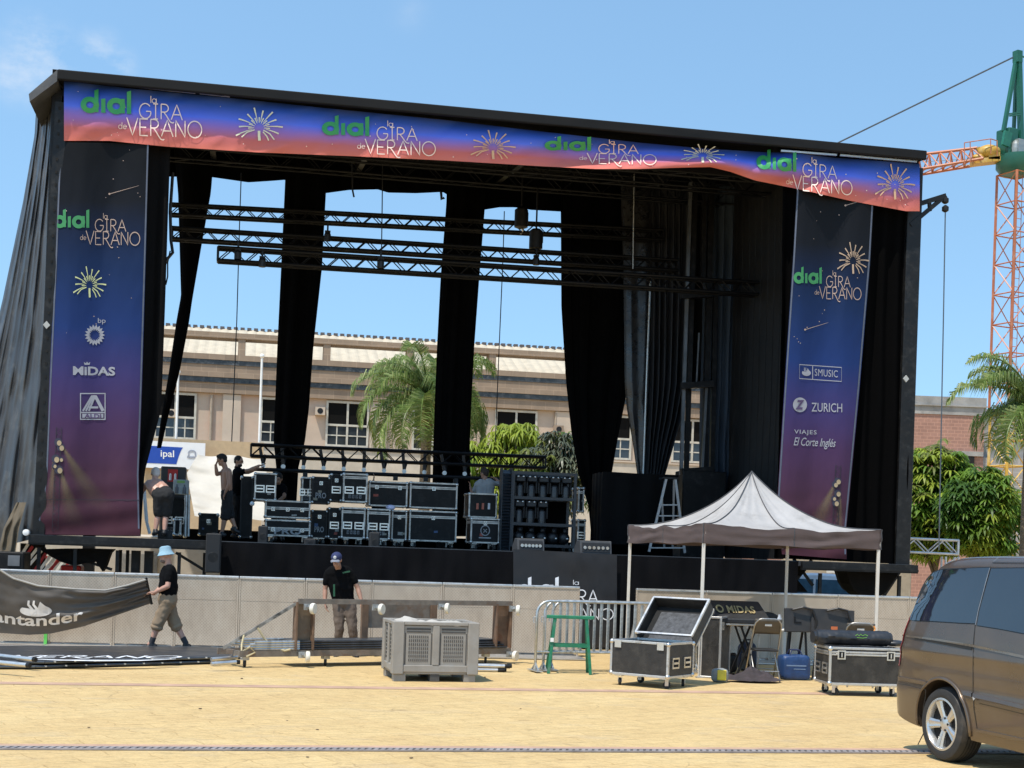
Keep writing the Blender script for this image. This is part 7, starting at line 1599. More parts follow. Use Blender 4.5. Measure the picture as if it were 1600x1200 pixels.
# rear lamp wraps round the corner
def lampf(u, v):
    z = lerp(.80, 1.28, v)
    if u < .5: x = -.86; return Vector((x + vl(x, z) - .010, -(VC.half(x, z) - .16 * (1 - u * 2)), z))
    x = -.86 + (u - .5) * 2 * .09; return Vector((x + vl(x, z) - .004 * (1 - u), -(VC.half(x, z) + .006), z))
g = MB(); g.grid(lampf, 10, 8); g.build('tail_lamp', mat('tail_lamp_red', (.30, .008, .012), .12, coat=.8), van, smooth=True)
g = MB(); g.grid(lambda u, v: Vector((1, -1, 1)) * lampf(u, v), 10, 8)
g.v = [Vector((p.x, -p.y if p.y < 0 else p.y, p.z)) for p in g.v]; g.v = [Vector((p.x, abs(p.y), p.z)) for p in g.v]; g.build('tail_lamp', mat('tail_lamp_red', (.3, .01, .01)), van, smooth=True)
for sg in (-1, 1):
    g = MB()
    pts = [Vector((.412 * math.cos(R(a)), sg * (VC.half(.41 * math.cos(R(a)), .34 + .41 * math.sin(R(a))) + .004), .34 + .412 * math.sin(R(a)))) for a in range(-8, 189, 7)]
    g.path(pts, .017, 8); g.build('arch_lip', VP_, van, smooth=True)
    for hx in (3.78,): g = MB(); g.ell((hx, sg * .60, .80), (.14, .16, .10), 14, 8); g.build('headlight', mat('headlight_glass', (.6, .62, .65), .08, spec=.8), van, smooth=True)
    g = MB(); g.ell((2.60, sg * 1.04, 1.18), (.07, .12, .09), 12, 8); g.bar((2.62, sg * .90, 1.12), (2.62, sg * 1.0, 1.15), .05); g.build('wing_mirror', VP_, van, smooth='auto')
g = MB(); g.box((1.6, 0, .30), (3.9, 1.5, .10)); g.box((-.45, 0, .33), (.5, 1.5, .12)); g.build('underbody', DARK, van)
g = MB(); g.tube((-.72, -.45, .27), (-.5, -.45, .27), .035, n=10); g.build('exhaust_pipe', STEEL, van, smooth='auto')
g = MB(); g.path([(-.55, -.72, .28), (-.60, -.74, .16), (-.66, -.75, .06)], .005, 5); g.build('static_strap', BLACK, van)
for s in (-.35, .0): g = MB(); g.box((-.06 + s, -.9, .2), (.02, .2, .05))
ALLOY = mat('alloy_silver', (.60, .59, .57), .28, .8, var=.05, rvar=.03); TYRE = mat('tyre_rubber', (.022, .021, .020), .7, var=.3, scale=10, dirt=(.06, .05, .04), dscale=4)
def car_wheel(par, x, sg, y, r=.338, w=.235, spokes=5):
    whl = bpy.data.objects.new('wheel', None); COL.objects.link(whl); whl.parent = par; whl.matrix_basis = Matrix.Translation((x, sg * y, r)) @ Matrix.Rotation(R(180) if sg > 0 else 0, 4, 'Z')
    g = MB(); rr = r * .69
    g.lathe((0, w / 2, 0), [(rr * .96, -w + .01), (rr, -w), (r * .80, -w - .008), (r * .93, -w + .004), (r * .985, -w + .035), (r, -w + .06), (r, -.05), (r * .97, -.02), (r * .8, .0), (rr, -.01)], 56, 'y', caps=False)
    for k in range(4): pass
    g.build('tyre', TYRE, whl, smooth='auto')
    g = MB()
    for dy in (-.06, -.03, .0, .03, .06): g.lathe((0, dy, 0), [(r + .0005, -.004), (r + .0008, .004)], 56, 'y')
    g.build('tread_groove', DARK, whl)
    g = MB(); f = -w / 2
    g.lathe((0, 0, 0), [(rr + .004, f + .004), (rr + .006, f - .004), (rr - .012, f - .006), (rr - .022, f + .01), (rr - .03, f + .09)], 56, 'y', caps=False)
    for k in range(spokes):
        a = 2 * math.pi * k / spokes + R(40); rad = Vector((math.cos(a), 0, math.sin(a))); tn = Vector((-math.sin(a), 0, math.cos(a)))
        def q(r_, t_, y_): return rad * r_ + tn * t_ + Vector((0, y_, 0))
        sec = [(.035, .030, f + .030), (rr * .55, .038, f + .016), (rr - .018, .054, f + .006)]
        vs = []; 
        for r_, t_, y_ in sec: vs += [q(r_, -t_, y_ + .012), q(r_, -t_ * .55, y_), q(r_, 0, y_ + .006), q(r_, t_ * .55, y_), q(r_, t_, y_ + .012), q(r_, t_ * .8, y_ + .05), q(r_, -t_ * .8, y_ + .05)]
        fs = [(i * 7 + j, i * 7 + (j + 1) % 7, (i + 1) * 7 + (j + 1) % 7, (i + 1) * 7 + j) for i in range(2) for j in range(7)]; g.add(vs, fs + [tuple(range(7)), tuple(range(20, 13, -1))])
    g.lathe((0, 0, 0), [(.0, f + .018), (.035, f + .02), (.075, f + .032), (.08, f + .07)], 20, 'y')
    g.build('rim', ALLOY, whl, smooth='auto')
    for k in range(5):
        a = 2 * math.pi * (k + .5) / 5 + R(40); g = MB(); g.lathe((.056 * math.cos(a), 0, .056 * math.sin(a)), [(.0, f + .020), (.011, f + .022), (.011, f + .04)], 8, 'y'); g.build('lug_nut', BLACKM, whl)
    g = MB(); g.lathe((0, 0, 0), [(.0, f + .08), (.15, f + .085), (.15, f + .10)], 30, 'y'); g.build('brake_disc', mat('brake_steel', (.2, .19, .18), .4, .8), whl)
    g = MB(); g.lathe((0, 0, 0), [(.0, f + .11), (rr - .02, f + .11)], 30, 'y'); g.build('inner_barrel', DARK, whl)
    return whl
for x in (0, 3.2):
    for sg in (-1, 1): car_wheel(van, x, sg, .83)
# small white car behind the right wing
cx = P(1306, 920, 37); ca_ = R(-14)
car = thing('white_car', 'small white car parked behind the right wing of the stage, its windows showing', 'car', (cx.x - 1.2, 37, 0), ca_)
CW_ = [(.18, .78), (.3, .83), (.6, .85), (.85, .84), (.92, .82), (1.1, .74), (1.3, .64), (1.45, .55), (1.55, .5)]
CCar = Car(CW_, [(-.75, .82), (-.6, .93), (-.2, 1), (2.6, 1), (3.1, .93), (3.35, .78)], [(-.75, .35), (0, .22), (2.6, .2), (3.35, .3)], [(-.75, 1.0), (-.6, 1.12), (-.2, 1.38), (.3, 1.50), (1.1, 1.51), (1.6, 1.40), (2.0, 1.17), (2.3, .98), (2.9, .88), (3.25, .74), (3.35, .6)], lambda x, z: 0, -.75, 3.35)
CCar.body('body', flakes('car_white', (.62, .63, .64), .3), car, [(0, .33, .30, .85), (2.55, .33, .30, .85)], 60)
CG = mat('car_glass', (.05, .10, .14), .05, spec=.9, var=.2)
for sg in (-1, 1):
    for za in ((-.25, .12, .62, .62, .96, 1.36), (.68, .68, 1.72, 1.34, .96, 1.36)):
        g = MB(); g.grid(lambda u, v: CCar.side(lerp(lerp(za[0], za[1], v), lerp(za[2], za[3], v), u), lerp(za[4], za[5], v), .006, sg), 8, 6); g.build('side_window', CG, car, smooth=True)
    g = MB(); g.ell((1.62, sg * .95, .98), (.08, .11, .08), 10, 8); g.build('wing_mirror', mat('car_white_trim', (.62, .63, .64), .3), car, smooth=True)
    for x in (0, 2.55): car_wheel(car, x, sg, .72, .30, .19)
g = MB(); g.grid(lambda u, v: Vector((lerp(1.62, 2.12, v), lerp(-.55, .55, u) * (1 + .15 * v), smooth_interp(CCar.zt_, lerp(1.62, 2.12, v)) + .008 - .03 * abs(2 * u - 1) ** 2)), 10, 6); g.build('windscreen', CG, car, smooth=True)
rsg = thing('roadside_sign', 'small red and white notice on the wall behind the white car', 'sign', P(1302, 889, 39), 0)
g = MB(); g.box((0, 0, .0), (.36, .04, .22)); g.build('board', mat('notice_white', (.7, .66, .6), .6), rsg); g = MB(); g.box((0, -.024, .03), (.32, .01, .07)); g.build('red_band', RED, rsg); g = MB(); g.tube((0, .05, -1.4), (0, .05, 0), .03, n=6); g.build('pole', STEEL, rsg)
dw = plain('courtyard_wall', 'pale wall behind the white car under the right wing', 'wall', 1225, 876, 1425, 930, 11.5, .3, mat('pale_wall', (.46, .38, .28), .9, dirt=(.36, .30, .22)), 0.0)

# ------------------------------------------------------------------ plants
def leafm(name, c, v=.35, trans=.38, rough=.45):
    return mat(name, c, rough, var=v, scale=1.7, trans=trans, spec=.28)
LG = [leafm('leaf_green', (.13, .23, .03)), leafm('leaf_yellow_green', (.29, .36, .045)), leafm('leaf_dark', (.065, .135, .025)), leafm('leaf_olive', (.17, .20, .05))]
BARK = mat('bark', (.14, .105, .07), .9, var=.35, scale=8, bump=.5)
def rosette(g, c, n, l, droop, rd, w=.20, tilt=.35):
    a0 = rd.uniform(0, 6.3); ax = Vector((rd.uniform(-1, 1), rd.uniform(-1, 1), 0)) * tilt + Vector((0, 0, 1)); ax.normalize()
    t1 = ax.cross(Vector((1, 0, .3))).normalized(); t2 = ax.cross(t1)
    for k in range(n):
        a = a0 + 2 * math.pi * k / n + rd.uniform(-.2, .2); d = t1 * math.cos(a) + t2 * math.sin(a); s = d.cross(ax).normalized(); L = l * rd.uniform(.75, 1.15); dr = droop * rd.uniform(.6, 1.4)
        p = [c, c + d * L * .35 + ax * L * .10, c + d * L * .72 - Vector((0, 0, L * dr * .35)), c + d * L * .95 - Vector((0, 0, L * dr))]
        ws = (.02, w * .5, w * .46, .01); vs = []
        for q, ww in zip(p, ws): vs += [q + s * ww * L, q - s * ww * L]
        g.add(vs, [(0, 1, 3, 2), (2, 3, 5, 4), (4, 5, 7, 6)])
def tree(name, label, base, blobs, ncl, leaf, mats, seed, trunk_h, cat='tree', nl=9, droop=.42, group=None, w=.2, stems=5):
    """blobs: (offset from base, radii); leaves in drooping rosettes through the crown"""
    rd = random.Random(seed); r = thing(name, label, cat, base, 0, group); tot = sum(b[1][0] * b[1][1] + b[1][2] * b[1][0] for b in blobs); parts = [MB() for _ in mats]; tips = []
    g = MB()
    for c, ra in blobs:
        n = int(ncl * (ra[0] * ra[1] + ra[2] * ra[0]) / tot)
        for _ in range(n):
            d = Vector((rd.gauss(0, 1), rd.gauss(0, 1), rd.gauss(.15, 1))).normalized(); k = rd.uniform(.45, 1.05) ** .6
            q = Vector(c) + Vector((d.x * ra[0], d.y * ra[1], d.z * ra[2])) * k * (1 + .42 * nz3(d.x * 2.2 + seed, d.y * 2.2, d.z * 2.2))
            mi = min(len(mats) - 1, int((nz3(q.x * .9 + seed, q.y * .9, q.z * .9) + .5 + rd.uniform(-.25, .25)) * len(mats))); mi = max(0, mi)
            g.mi = mi; rosette(g, q, nl, leaf, droop, rd, w)
            if len(tips) < 40: tips.append(q)
    g.build('crown', mats, r, smooth=True)
    g = MB(); top = Vector((0, 0, trunk_h)); g.path([(0, 0, 0), (.03, .02, trunk_h * .5), top], [trunk_h * .06 + .03, trunk_h * .045 + .03, trunk_h * .04 + .02], 9)
    for q in tips[:16 if stems > 1 else 6]: m_ = lerp(top, q, .5) + Vector((rd.uniform(-.1, .1), rd.uniform(-.1, .1), .05)); g.path([top - Vector((0, 0, .1)), m_, q], [.045, .028, .010], 5)
    g.build('trunk', BARK, r, smooth=True); return r
def at(x, y, Y): return P(x, y, Y)
def blob(base, x, y, Y, rx, ry, rz): q = P(x, y, Y) - base; return ((q.x, q.y, q.z), (rx, ry, rz))
Yt = 38.0; b1 = P(1462, 865, Yt); b1.z = 0
tree('leafy_tree', 'bright green broad leaved tree touching the right corner of the stage', b1, [blob(b1, 1455, 735, Yt, .85, .9, .65), blob(b1, 1440, 790, Yt - .3, .75, .9, .8), blob(b1, 1450, 845, Yt - .2, .7, .8, .5), blob(b1, 1492, 760, Yt - .2, .7, .9, .55)], 900, .30, [LG[0], LG[1], LG[3]], 11, 1.6)
b2 = P(1540, 865, Yt - 1.5); b2.z = 0
tree('leafy_tree', 'round broad leaved tree in front of the yellow crane mast', b2, [blob(b2, 1530, 795, Yt - 1.5, 1.0, .95, .85), blob(b2, 1560, 800, Yt - 1.3, .62, .8, .8), blob(b2, 1500, 800, Yt - 1.7, .6, .7, .7), blob(b2, 1545, 765, Yt - 1.5, .62, .6, .5), blob(b2, 1535, 850, Yt - 1.5, .85, .8, .35)], 1150, .28, [LG[2], LG[0], LG[0], LG[1]], 12, 1.5)
b3 = P(795, 800, 43); b3.z = 0
tree('umbrella_plant', 'bright yellow green umbrella leaved shrub behind the lamp rack', b3, [blob(b3, 805, 680, 43, .72, .8, .42), blob(b3, 790, 715, 42.8, .95, .8, .55), blob(b3, 735, 725, 42.8, .75, .8, .7), blob(b3, 825, 725, 42.8, .7, .8, .6), blob(b3, 760, 770, 42.8, 1.3, .8, .7)], 560, .33, [LG[0], LG[1], LG[1]], 13, 2.2, 'shrub', 10, .75, w=.16)
b4 = P(868, 800, 41); b4.z = 0
tree('dark_leaf_shrub', 'greyish dark green shrub beside the widest back curtain', b4, [blob(b4, 872, 700, 41, .62, .7, .50), blob(b4, 850, 725, 40.8, .72, .7, .5), blob(b4, 885, 735, 40.8, .7, .7, .6), blob(b4, 860, 780, 40.8, 1.0, .7, .6)], 480, .27, [LG[2], LG[3], leafm('leaf_grey', (.10, .115, .075), .4, .2, .35)], 14, 2.0, 'shrub', 9, .6)
FROND = [leafm('frond_green', (.17, .245, .065), .35, .3, .4), leafm('frond_light', (.32, .37, .14), .3, .3, .4)]
def palm(label, base, h, n, L, seed, r0=.16, leaf=.62, spread=1.0, group=None):
    rd = random.Random(seed); r = thing('palm_tree', label, 'palm tree', base, 0, group); g = MB(); top = Vector((0, 0, h))
    for k in range(n):
        az = k * 2.399 + rd.uniform(-.2, .2); el = R(rd.uniform(-8, 82)) if k > 3 else R(rd.uniform(60, 85)); ll = L * rd.uniform(.8, 1.1); d = Vector((math.cos(az), math.sin(az), 0)); pts = []; p = top.copy(); e = el; ns = 16
        for i in range(ns + 1):
            pts.append(p.copy()); p = p + (d * math.cos(e) + Vector((0, 0, math.sin(e)))) * ll / ns; e -= R(rd.uniform(5.2, 8.2)) * spread * (.5 + i / ns)
        g.mi = 0; g.path(pts, [.028 * (1 - i / ns) + .006 for i in range(ns + 1)], 5, False)
        for i in range(3, ns * 6):
            t = i / (ns * 6.0); j = min(int(t * ns), ns - 1); q = lerp(pts[j], pts[j + 1], t * ns - j); ax = (pts[j + 1] - pts[j]).normalized(); sd = ax.cross(Vector((0, 0, 1))).normalized(); ln = leaf * (math.sin(math.pi * (t * .85 + .12)) ** .6) * rd.uniform(.8, 1.15)
            for sg in (-1, 1):
                g.mi = 1 if rd.random() < .30 else 0
                o = (sd * sg * rd.uniform(.5, .9) + ax * .55 + Vector((0, 0, rd.uniform(-.1, .5)))).normalized(); m_ = q + o * ln * .5; en = m_ + (o * .45 + Vector((0, 0, -1.0))).normalized() * ln * .55; wv = ax.cross(o).normalized() * .009 + ax * .009
                g.add([q - wv, q + wv, m_ + wv * 1.3, m_ - wv * 1.3, en], [(0, 1, 2, 3), (3, 2, 4)])
    g.build('crown', FROND, r, smooth=False)
    g = MB(); g.path([(0, 0, h * i / 14) for i in range(15)], [r0 * (1.25 - .35 * i / 14) * (1 + .05 * (i % 2)) for i in range(15)], 12); g.build('trunk', mat('palm_bark', (.20, .15, .10), .9, var=.4, stretch=(1, 1, 8), bump=.6), r, smooth=True)
    g = MB(); g.path([(0, 0, h - .75), (0, 0, h - .35), (0, 0, h + .1)], [r0 * 1.15, r0 * 1.3, r0 * .7], 12); g.build('fibre_sheath', mat('palm_fibre', (.17, .10, .055), .95, var=.4, stretch=(6, 6, 1), bump=.8), r, smooth=True)
    return r
pb_ = P(668, 628, 44.0); palm('feathery palm in front of the tan building, half hidden by a curtain leg', (pb_.x, 44.0, 0), pb_.z, 36, 2.9, 21, leaf=.75, spread=1.3)
pr_ = P(1612, 640, 33.0); palm('palm at the right edge of the photo in front of the orange crane mast', (pr_.x, 33.0, 0), pr_.z, 24, 2.15, 22, .15, .62, 1.2)
# a few palms and trees on the photographer's side of the square; the van windows mirror them
palm('palm behind the photographer on the near side of the square, mirrored in the van glass', (-9.0, -9.0, 0), 6.0, 22, 2.6, 23); 
# ------------------------------------------------------------------ tower crane
YC = 50.0; cb = P(1574, 700, YC); kx = YC / F
cr_ = thing('tower_crane', 'tower crane with an orange and yellow lattice mast, green machine house and lattice jib', 'crane', (cb.x, YC, 0), R(27))
CRED = mat('crane_orange', (.42, .13, .055), .5, var=.2, scale=1, dirt=(.50, .28, .18), dscale=2); CYEL = mat('crane_yellow', (.55, .32, .045), .5, var=.2, scale=1, dirt=(.6, .45, .2), dscale=2); CGRN = mat('crane_green', (.012, .10, .065), .45, var=.2, scale=1.2)
def zc_(y, x=1560): return P(x, y, YC).z
def mast(name, m, z0, z1, w, step, r=.035):
    g = MB(); h = w / 2; pts = [(-h, -h), (h, -h), (h, h), (-h, h)]
    for x, y in pts: g.tube((x, y, z0), (x, y, z1), r, n=6)
    n = max(1, round((z1 - z0) / step)); st = (z1 - z0) / n
    for k in range(n):
        za, zb2 = z0 + k * st, z0 + (k + 1) * st
        for i in range(4):
            a, b = pts[i], pts[(i + 1) % 4]; g.tube((*a, za), (*b, zb2), r * .5, n=4, caps=False) if k % 2 else g.tube((*b, za), (*a, zb2), r * .5, n=4, caps=False)
            g.tube((*a, zb2), (*b, zb2), r * .5, n=4, caps=False)
    for s in (-.16, .16): g.tube((s, -.12, z0), (s, -.12, z1), .016, n=4)
    k = z0
    while k < z1: g.tube((-.16, -.12, k), (.16, -.12, k), .012, n=4, caps=False); k += .30
    return g.build(name, m, cr_)
mast('lower_mast', CYEL, 0, zc_(648), .86, .95, .05); mast('upper_mast', CRED, zc_(648), zc_(272), .92, 1.0, .048)
zt0, zt1 = zc_(272), zc_(243)
g = MB(); g.lathe((0, 0, (zt0 + zt1) / 2), [(.55, -(zt1 - zt0) / 2), (.72, -.1), (.72, (zt1 - zt0) / 2 - .03), (.5, (zt1 - zt0) / 2)], 20); g.build('slewing_ring', CGRN, cr_, smooth='auto')
cr2 = cr_.matrix_basis.inverted()
L_ = lambda x, y, dy=0.0: cr2 @ P(x, y, YC + dy)
g = MB(); a = L_(1563, 252); b = L_(1581, 204); g.bar(L_(1573, 250, .0), L_(1574, 203, .0), .46, .62, up=(0, 1, 0)); g.build('machine_house', CGRN, cr_, bevel=.03)
g = MB(); g.bar(L_(1571, 228, -.4), L_(1575, 206, -.4), .34, .1, up=(0, 1, 0)); g.build('house_panel', mat('crane_green_light', (.02, .16, .10), .4), cr_)
for (x0, y0, x1, y1, w, dy) in ((1568, 205, 1588, 92, .12, -.3), (1584, 206, 1589, 92, .10, .2), (1596, 250, 1592, 92, .16, -.1), (1590, 98, 1590, 80, .24, 0)):
    g = MB(); g.bar(L_(x0, y0, dy), L_(x1, y1, 0), w, w); g.build('head_frame_strut', CGRN, cr_)
for y in (181, 178): g = MB(); g.bar(L_(1577, y, -.2), L_(1594, y - 2, -.2), .05); g.build('cross_strut', CGRN, cr_)
g = MB(); g.box(L_(1592, 230, -.2), (.35, .3, .5)); g.ell(L_(1586, 232, -.3), (.14, .14, .3), 10, 6); g.build('winch', mat('winch_grey', (.35, .36, .34), .4, .5), cr_)
# jib: triangular lattice running to the left behind the stage
J0t, J0b, J1t, J1b = P(1527, 231, YC), P(1556, 250, YC), P(1150, 276, YC + 4), P(1150, 318, YC + 4)
jm = MB(); n = 24
def jp(t): return lerp(J0t, J1t, t)
def jb(t, o): return lerp(J0b, J1b, t) + Vector((0, o * .45, 0))
J0b = P(1530, 253, YC)
jm.tube(jp(0), jp(1), .055, n=6); jm.tube(jb(0, 1), jb(1, 1), .05, n=6); jm.tube(jb(0, -1), jb(1, -1), .05, n=6)
for k in range(n):
    for o in (-1, 1): jm.tube(jb(k / n, o), jp((k + .5) / n), .026, n=4); jm.tube(jp((k + .5) / n), jb((k + 1) / n, o), .026, n=4)
    jm.tube(jb(k / n, -1), jb((k + 1) / n, 1), .022, n=4)
jm.v = [cr2 @ v for v in jm.v]; jm.build('jib', CRED, cr_)
g = MB(); g.bar(P(1519, 255, YC), P(1562, 250, YC), .5, .16); g.bar(P(1527, 231, YC), P(1538, 246, YC), .12); g.ell(P(1545, 238, YC), (.42, .35, .26), 12, 8); g.ell(P(1528, 247, YC), (.25, .25, .14), 10, 6); g.box(P(1550, 246, YC), (.4, .5, .25)); g.v = [cr2 @ v for v in g.v]; g.build('jib_hinge', CYEL, cr_, smooth='auto')
g = MB()
for x, y0, y1 in ((1507, 255, 223), (1516, 254, 222), (1548, 240, 218), (1558, 244, 220)): g.tube(P(x, y0, YC - .4), P(x, y1, YC - .4), .018, n=5)
g.tube(P(1507, 223, YC - .4), P(1548, 217, YC - .4), .018, n=5); g.tube(P(1548, 217, YC - .4), P(1558, 220, YC - .2), .018, n=5); g.v = [cr2 @ v for v in g.v]; g.build('handrail', CRED, cr_)
for off in (0, 9):
    g = MB(); g.tube(P(1538, 247 + off, YC), P(1440, 253 + off, YC + 1), .010, n=4); g.v = [cr2 @ v for v in g.v]; g.build('trolley_rope', STEEL, cr_)
g = MB(); g.tube(P(1588, 87, YC), P(1250, 252, YC + 3), .030, n=5); g.v = [cr2 @ v for v in g.v]; g.build('tie_cable', mat('cable_grey', (.08, .09, .10), .5, .5), cr_)
g = MB(); g.tube(P(1592, 86, YC), P(1700, 130, YC), .03, n=5); g.bar(P(1600, 252, YC), P(1760, 250, YC), .5, .2); g.box(P(1740, 262, YC), (1.2, .8, 1.2)); g.v = [cr2 @ v for v in g.v]; g.build('counter_jib', CGRN, cr_)

# ------------------------------------------------------------------ people
CLD = bpy.data.textures.new('cloth_folds', 'CLOUDS'); CLD.noise_scale = .11; CLD.noise_depth = 2
def skin(g, name, m, par, vox, sm=6, fold=0.0, inv=None):
    o = g.build(name, m, None, smooth=True)
    if inv: 
        for v in o.data.vertices: v.co = inv @ v.co
    r = o.modifiers.new('remesh', 'REMESH'); r.mode = 'VOXEL'; r.voxel_size = vox; r.use_smooth_shade = True
    s = o.modifiers.new('smooth', 'SMOOTH'); s.iterations = sm; s.factor = .5
    if fold: d = o.modifiers.new('folds', 'DISPLACE'); d.texture = CLD; d.strength = fold; d.mid_level = .5; d.texture_coords = 'LOCAL'
    dg = bpy.context.evaluated_depsgraph_get(); dg.update(); me = bpy.data.meshes.new_from_object(o.evaluated_get(dg)); o.modifiers.clear(); o.data = me
    me.polygons.foreach_set('use_smooth', [True] * len(me.polygons)); o.parent = par; return o
SKIN1 = mat('skin_tan', (.36, .19, .125), .5, var=.12, scale=6); SKIN2 = mat('skin_olive', (.36, .195, .125), .5, var=.12, scale=6); SKIN3 = mat('skin_pink', (.46, .25, .18), .5, var=.1, scale=5)
TEE = mat('black_tshirt', (.0045, .0045, .005), .95, var=.35, scale=8, spec=.08); KHAKI = mat('khaki_cotton', (.23, .165, .105), .9, var=.15, scale=7); GPANT = mat('taupe_trousers', (.115, .085, .065), .9, var=.2, scale=7); GTEE = mat('grey_tshirt', (.33, .32, .31), .9, var=.12); BSHORT = mat('black_shorts', (.011, .011, .012), .9, var=.3)
def person(label, Y, J, fd, sk, shirt=None, pants=None, pants_to=(1.0, .9), hair=None, hat=None, fat=0.0, beard=None, shoes=BLACK, sock=None, sleeves=.6, curl=.5, voxel=.0095):
    """J: joints as photo positions with a depth offset from Y; fd: where the face looks"""
    Q = {k: P(v[0], v[1], Y + (v[2] if len(v) > 2 else 0)) for k, v in J.items()}
    root = thing('person', label, 'person', (Q['anL'].x * .5 + Q['anR'].x * .5, (Q['anL'].y + Q['anR'].y) / 2, min(Q['anL'].z, Q['anR'].z) - .09)); inv = root.matrix_basis.inverted()
    g = MB(); H_ = Q['head']; fd = Vector(fd).normalized(); up = (H_ - Q['neck']).normalized(); up = (up + Vector((0, 0, 1.0))).normalized(); sd = fd.cross(up).normalized(); fd = up.cross(sd); M = Matrix((sd, fd, up)).transposed()
    hp = lambda a, b, c: H_ + M @ Vector((a, b, c))
    sc = (Q['shL'] + Q['shR']) / 2; hc = (Q['hipL'] + Q['hipR']) / 2; wr = .09 + fat * .5
    def torso(g, e):
        g.limb(lerp(sc, Q['shL'], .82), lerp(sc, Q['shR'], .82), .062 + e); g.limb(Q['hipL'], Q['hipR'], .088 + e)
        for s in 'LR':
            a = lerp(sc, Q['sh' + s], .50); b = lerp(hc, Q['hip' + s], .65); m_ = lerp(a, b, .5); g.limb(a, m_, .095 + e, .098 + e + fat); g.limb(m_, b, .098 + e + fat, .095 + e)
        g.limb(lerp(sc, hc, .1), lerp(sc, hc, .9), .10 + e + fat * .6)
        for s in 'LR': g.limb(lerp(sc, Q['sh' + s], .3) + Vector((0, 0, .02)), lerp(sc, Q['neck'], .9), .050 + e * .6)
    torso(g, 0)
    g.limb(lerp(sc, Q['neck'], .6), hp(0, -.015, -.05), .056, .054)
    g.ell(hp(0, -.005, .02), (.074, .095, .100), 14, 10, M); g.ell(hp(0, .022, -.055), (.056, .064, .060), 12, 8, M); g.ell(hp(0, .055, -.085), (.028, .028, .024), 8, 6, M)
    g.limb(hp(0, .088, .012), hp(0, .105, -.022), .010, .015, 8); g.ell(hp(0, .082, -.055), (.026, .012, .010), 8, 6, M); g.limb(hp(-.04, .078, .028), hp(.04, .078, .028), .012, n=8)
    for s in (-1, 1): g.ell(hp(s * .076, -.008, -.005), (.010, .022, .032), 8, 6, M); g.ell(hp(s * .030, .085, .012), (.014, .008, .009), 8, 5, M)
    for s in 'LR':
        sh, el, w_, ha = Q['sh' + s], Q['el' + s], Q['wr' + s], Q['ha' + s]
        g.limb(sh, el, .050, .040); g.limb(el, lerp(el, w_, .35), .040, .041); g.limb(lerp(el, w_, .35), w_, .041, .027)
        d = (ha - w_).normalized(); dep = Vector((0, 1, 0)) if abs(d.y) < .8 else Vector((1, 0, 0)); sv = d.cross(dep).normalized(); sv = (dep - d * dep.dot(d)).normalized() if (el - w_).cross(d).length < .25 else sv; nv_ = d.cross(sv).normalized()
        pc = w_ + d * .085
        for k in (-1, 0, 1): g.limb(w_ + sv * k * .010, pc + sv * k * .022, .017, .015, 8)
        for k, (o, l) in enumerate(((-.030, .062), (-.010, .074), (.010, .078), (.029, .068))):
            b_ = pc + sv * o; m_ = b_ + (d + nv_ * curl * .4).normalized() * l * .5; g.limb(b_ - d * .01, m_, .0098, .0092, 6); g.limb(m_, m_ + (d + nv_ * curl * 1.5).normalized() * l * .5, .0092, .0080, 6)
        tb = w_ + d * .03 + sv * .022; tm = tb + (d * .6 + sv * .8 + nv_ * .2).normalized() * .045; g.limb(tb, tm, .013, .011, 6); g.limb(tm, tm + (d + nv_ * .4).normalized() * .032, .011, .009, 6)
        hi, kn, an, to = Q['hip' + s], Q['kn' + s], Q['an' + s], Q['to' + s]
        g.limb(hi, lerp(hi, kn, .5), .086, .072); g.limb(lerp(hi, kn, .5), kn, .072, .054); g.limb(kn, lerp(kn, an, .35), .052, .055); g.limb(lerp(kn, an, .35), an, .055, .036); g.limb(an, lerp(an, to, .3), .036, .032)
    skin(g, 'body', sk, root, voxel * .8, 3, inv=inv)
    if shirt:
        g = MB(); torso(g, .020)
        for s in 'LR': g.limb(Q['sh' + s], lerp(Q['sh' + s], Q['el' + s], sleeves), .062, .060)
        skin(g, 'shirt', shirt, root, .014, 5, .030, inv)
    if pants:
        g = MB(); g.limb(Q['hipL'], Q['hipR'], .105 + fat * .5); g.limb(lerp(hc, sc, .12), hc, .112 + fat * .8, .11)
        for s in 'LR':
            g.limb(lerp(hc, Q['hip' + s], .6), lerp(lerp(hc, Q['hip' + s], .6), lerp(sc, Q['sh' + s], .4), .16), .112 + fat)
            hi, kn, an = Q['hip' + s], Q['kn' + s], Q['an' + s]; t_ = pants_to[0]
            if pants_to[1] <= 0: g.limb(hi, lerp(hi, kn, t_), .112, .098)
            else: g.limb(hi, kn, .108, .080 + (.02 if pants_to[1] < .5 else 0)); g.limb(kn, lerp(kn, an, pants_to[1]), .080 + (.015 if pants_to[1] < .5 else 0), .066 if pants_to[1] > .5 else .088)
        skin(g, 'trousers', pants, root, .014, 5, .035, inv)
        if 0 < pants_to[1] < .5:
            for s in 'LR': kn, an = Q['kn' + s], Q['an' + s]; g = MB(); c_ = lerp(kn, an, pants_to[1]); dn = (an - kn).normalized(); Mx = dn.to_track_quat('Z', 'Y').to_matrix(); g.lathe(c_, [(.080, -.03), (.096, -.02), (.098, .02), (.085, .035)], 16, 'z', Mx); g.v = [inv @ v for v in g.v]; g.build('rolled_cuff', pants, root, smooth=True)
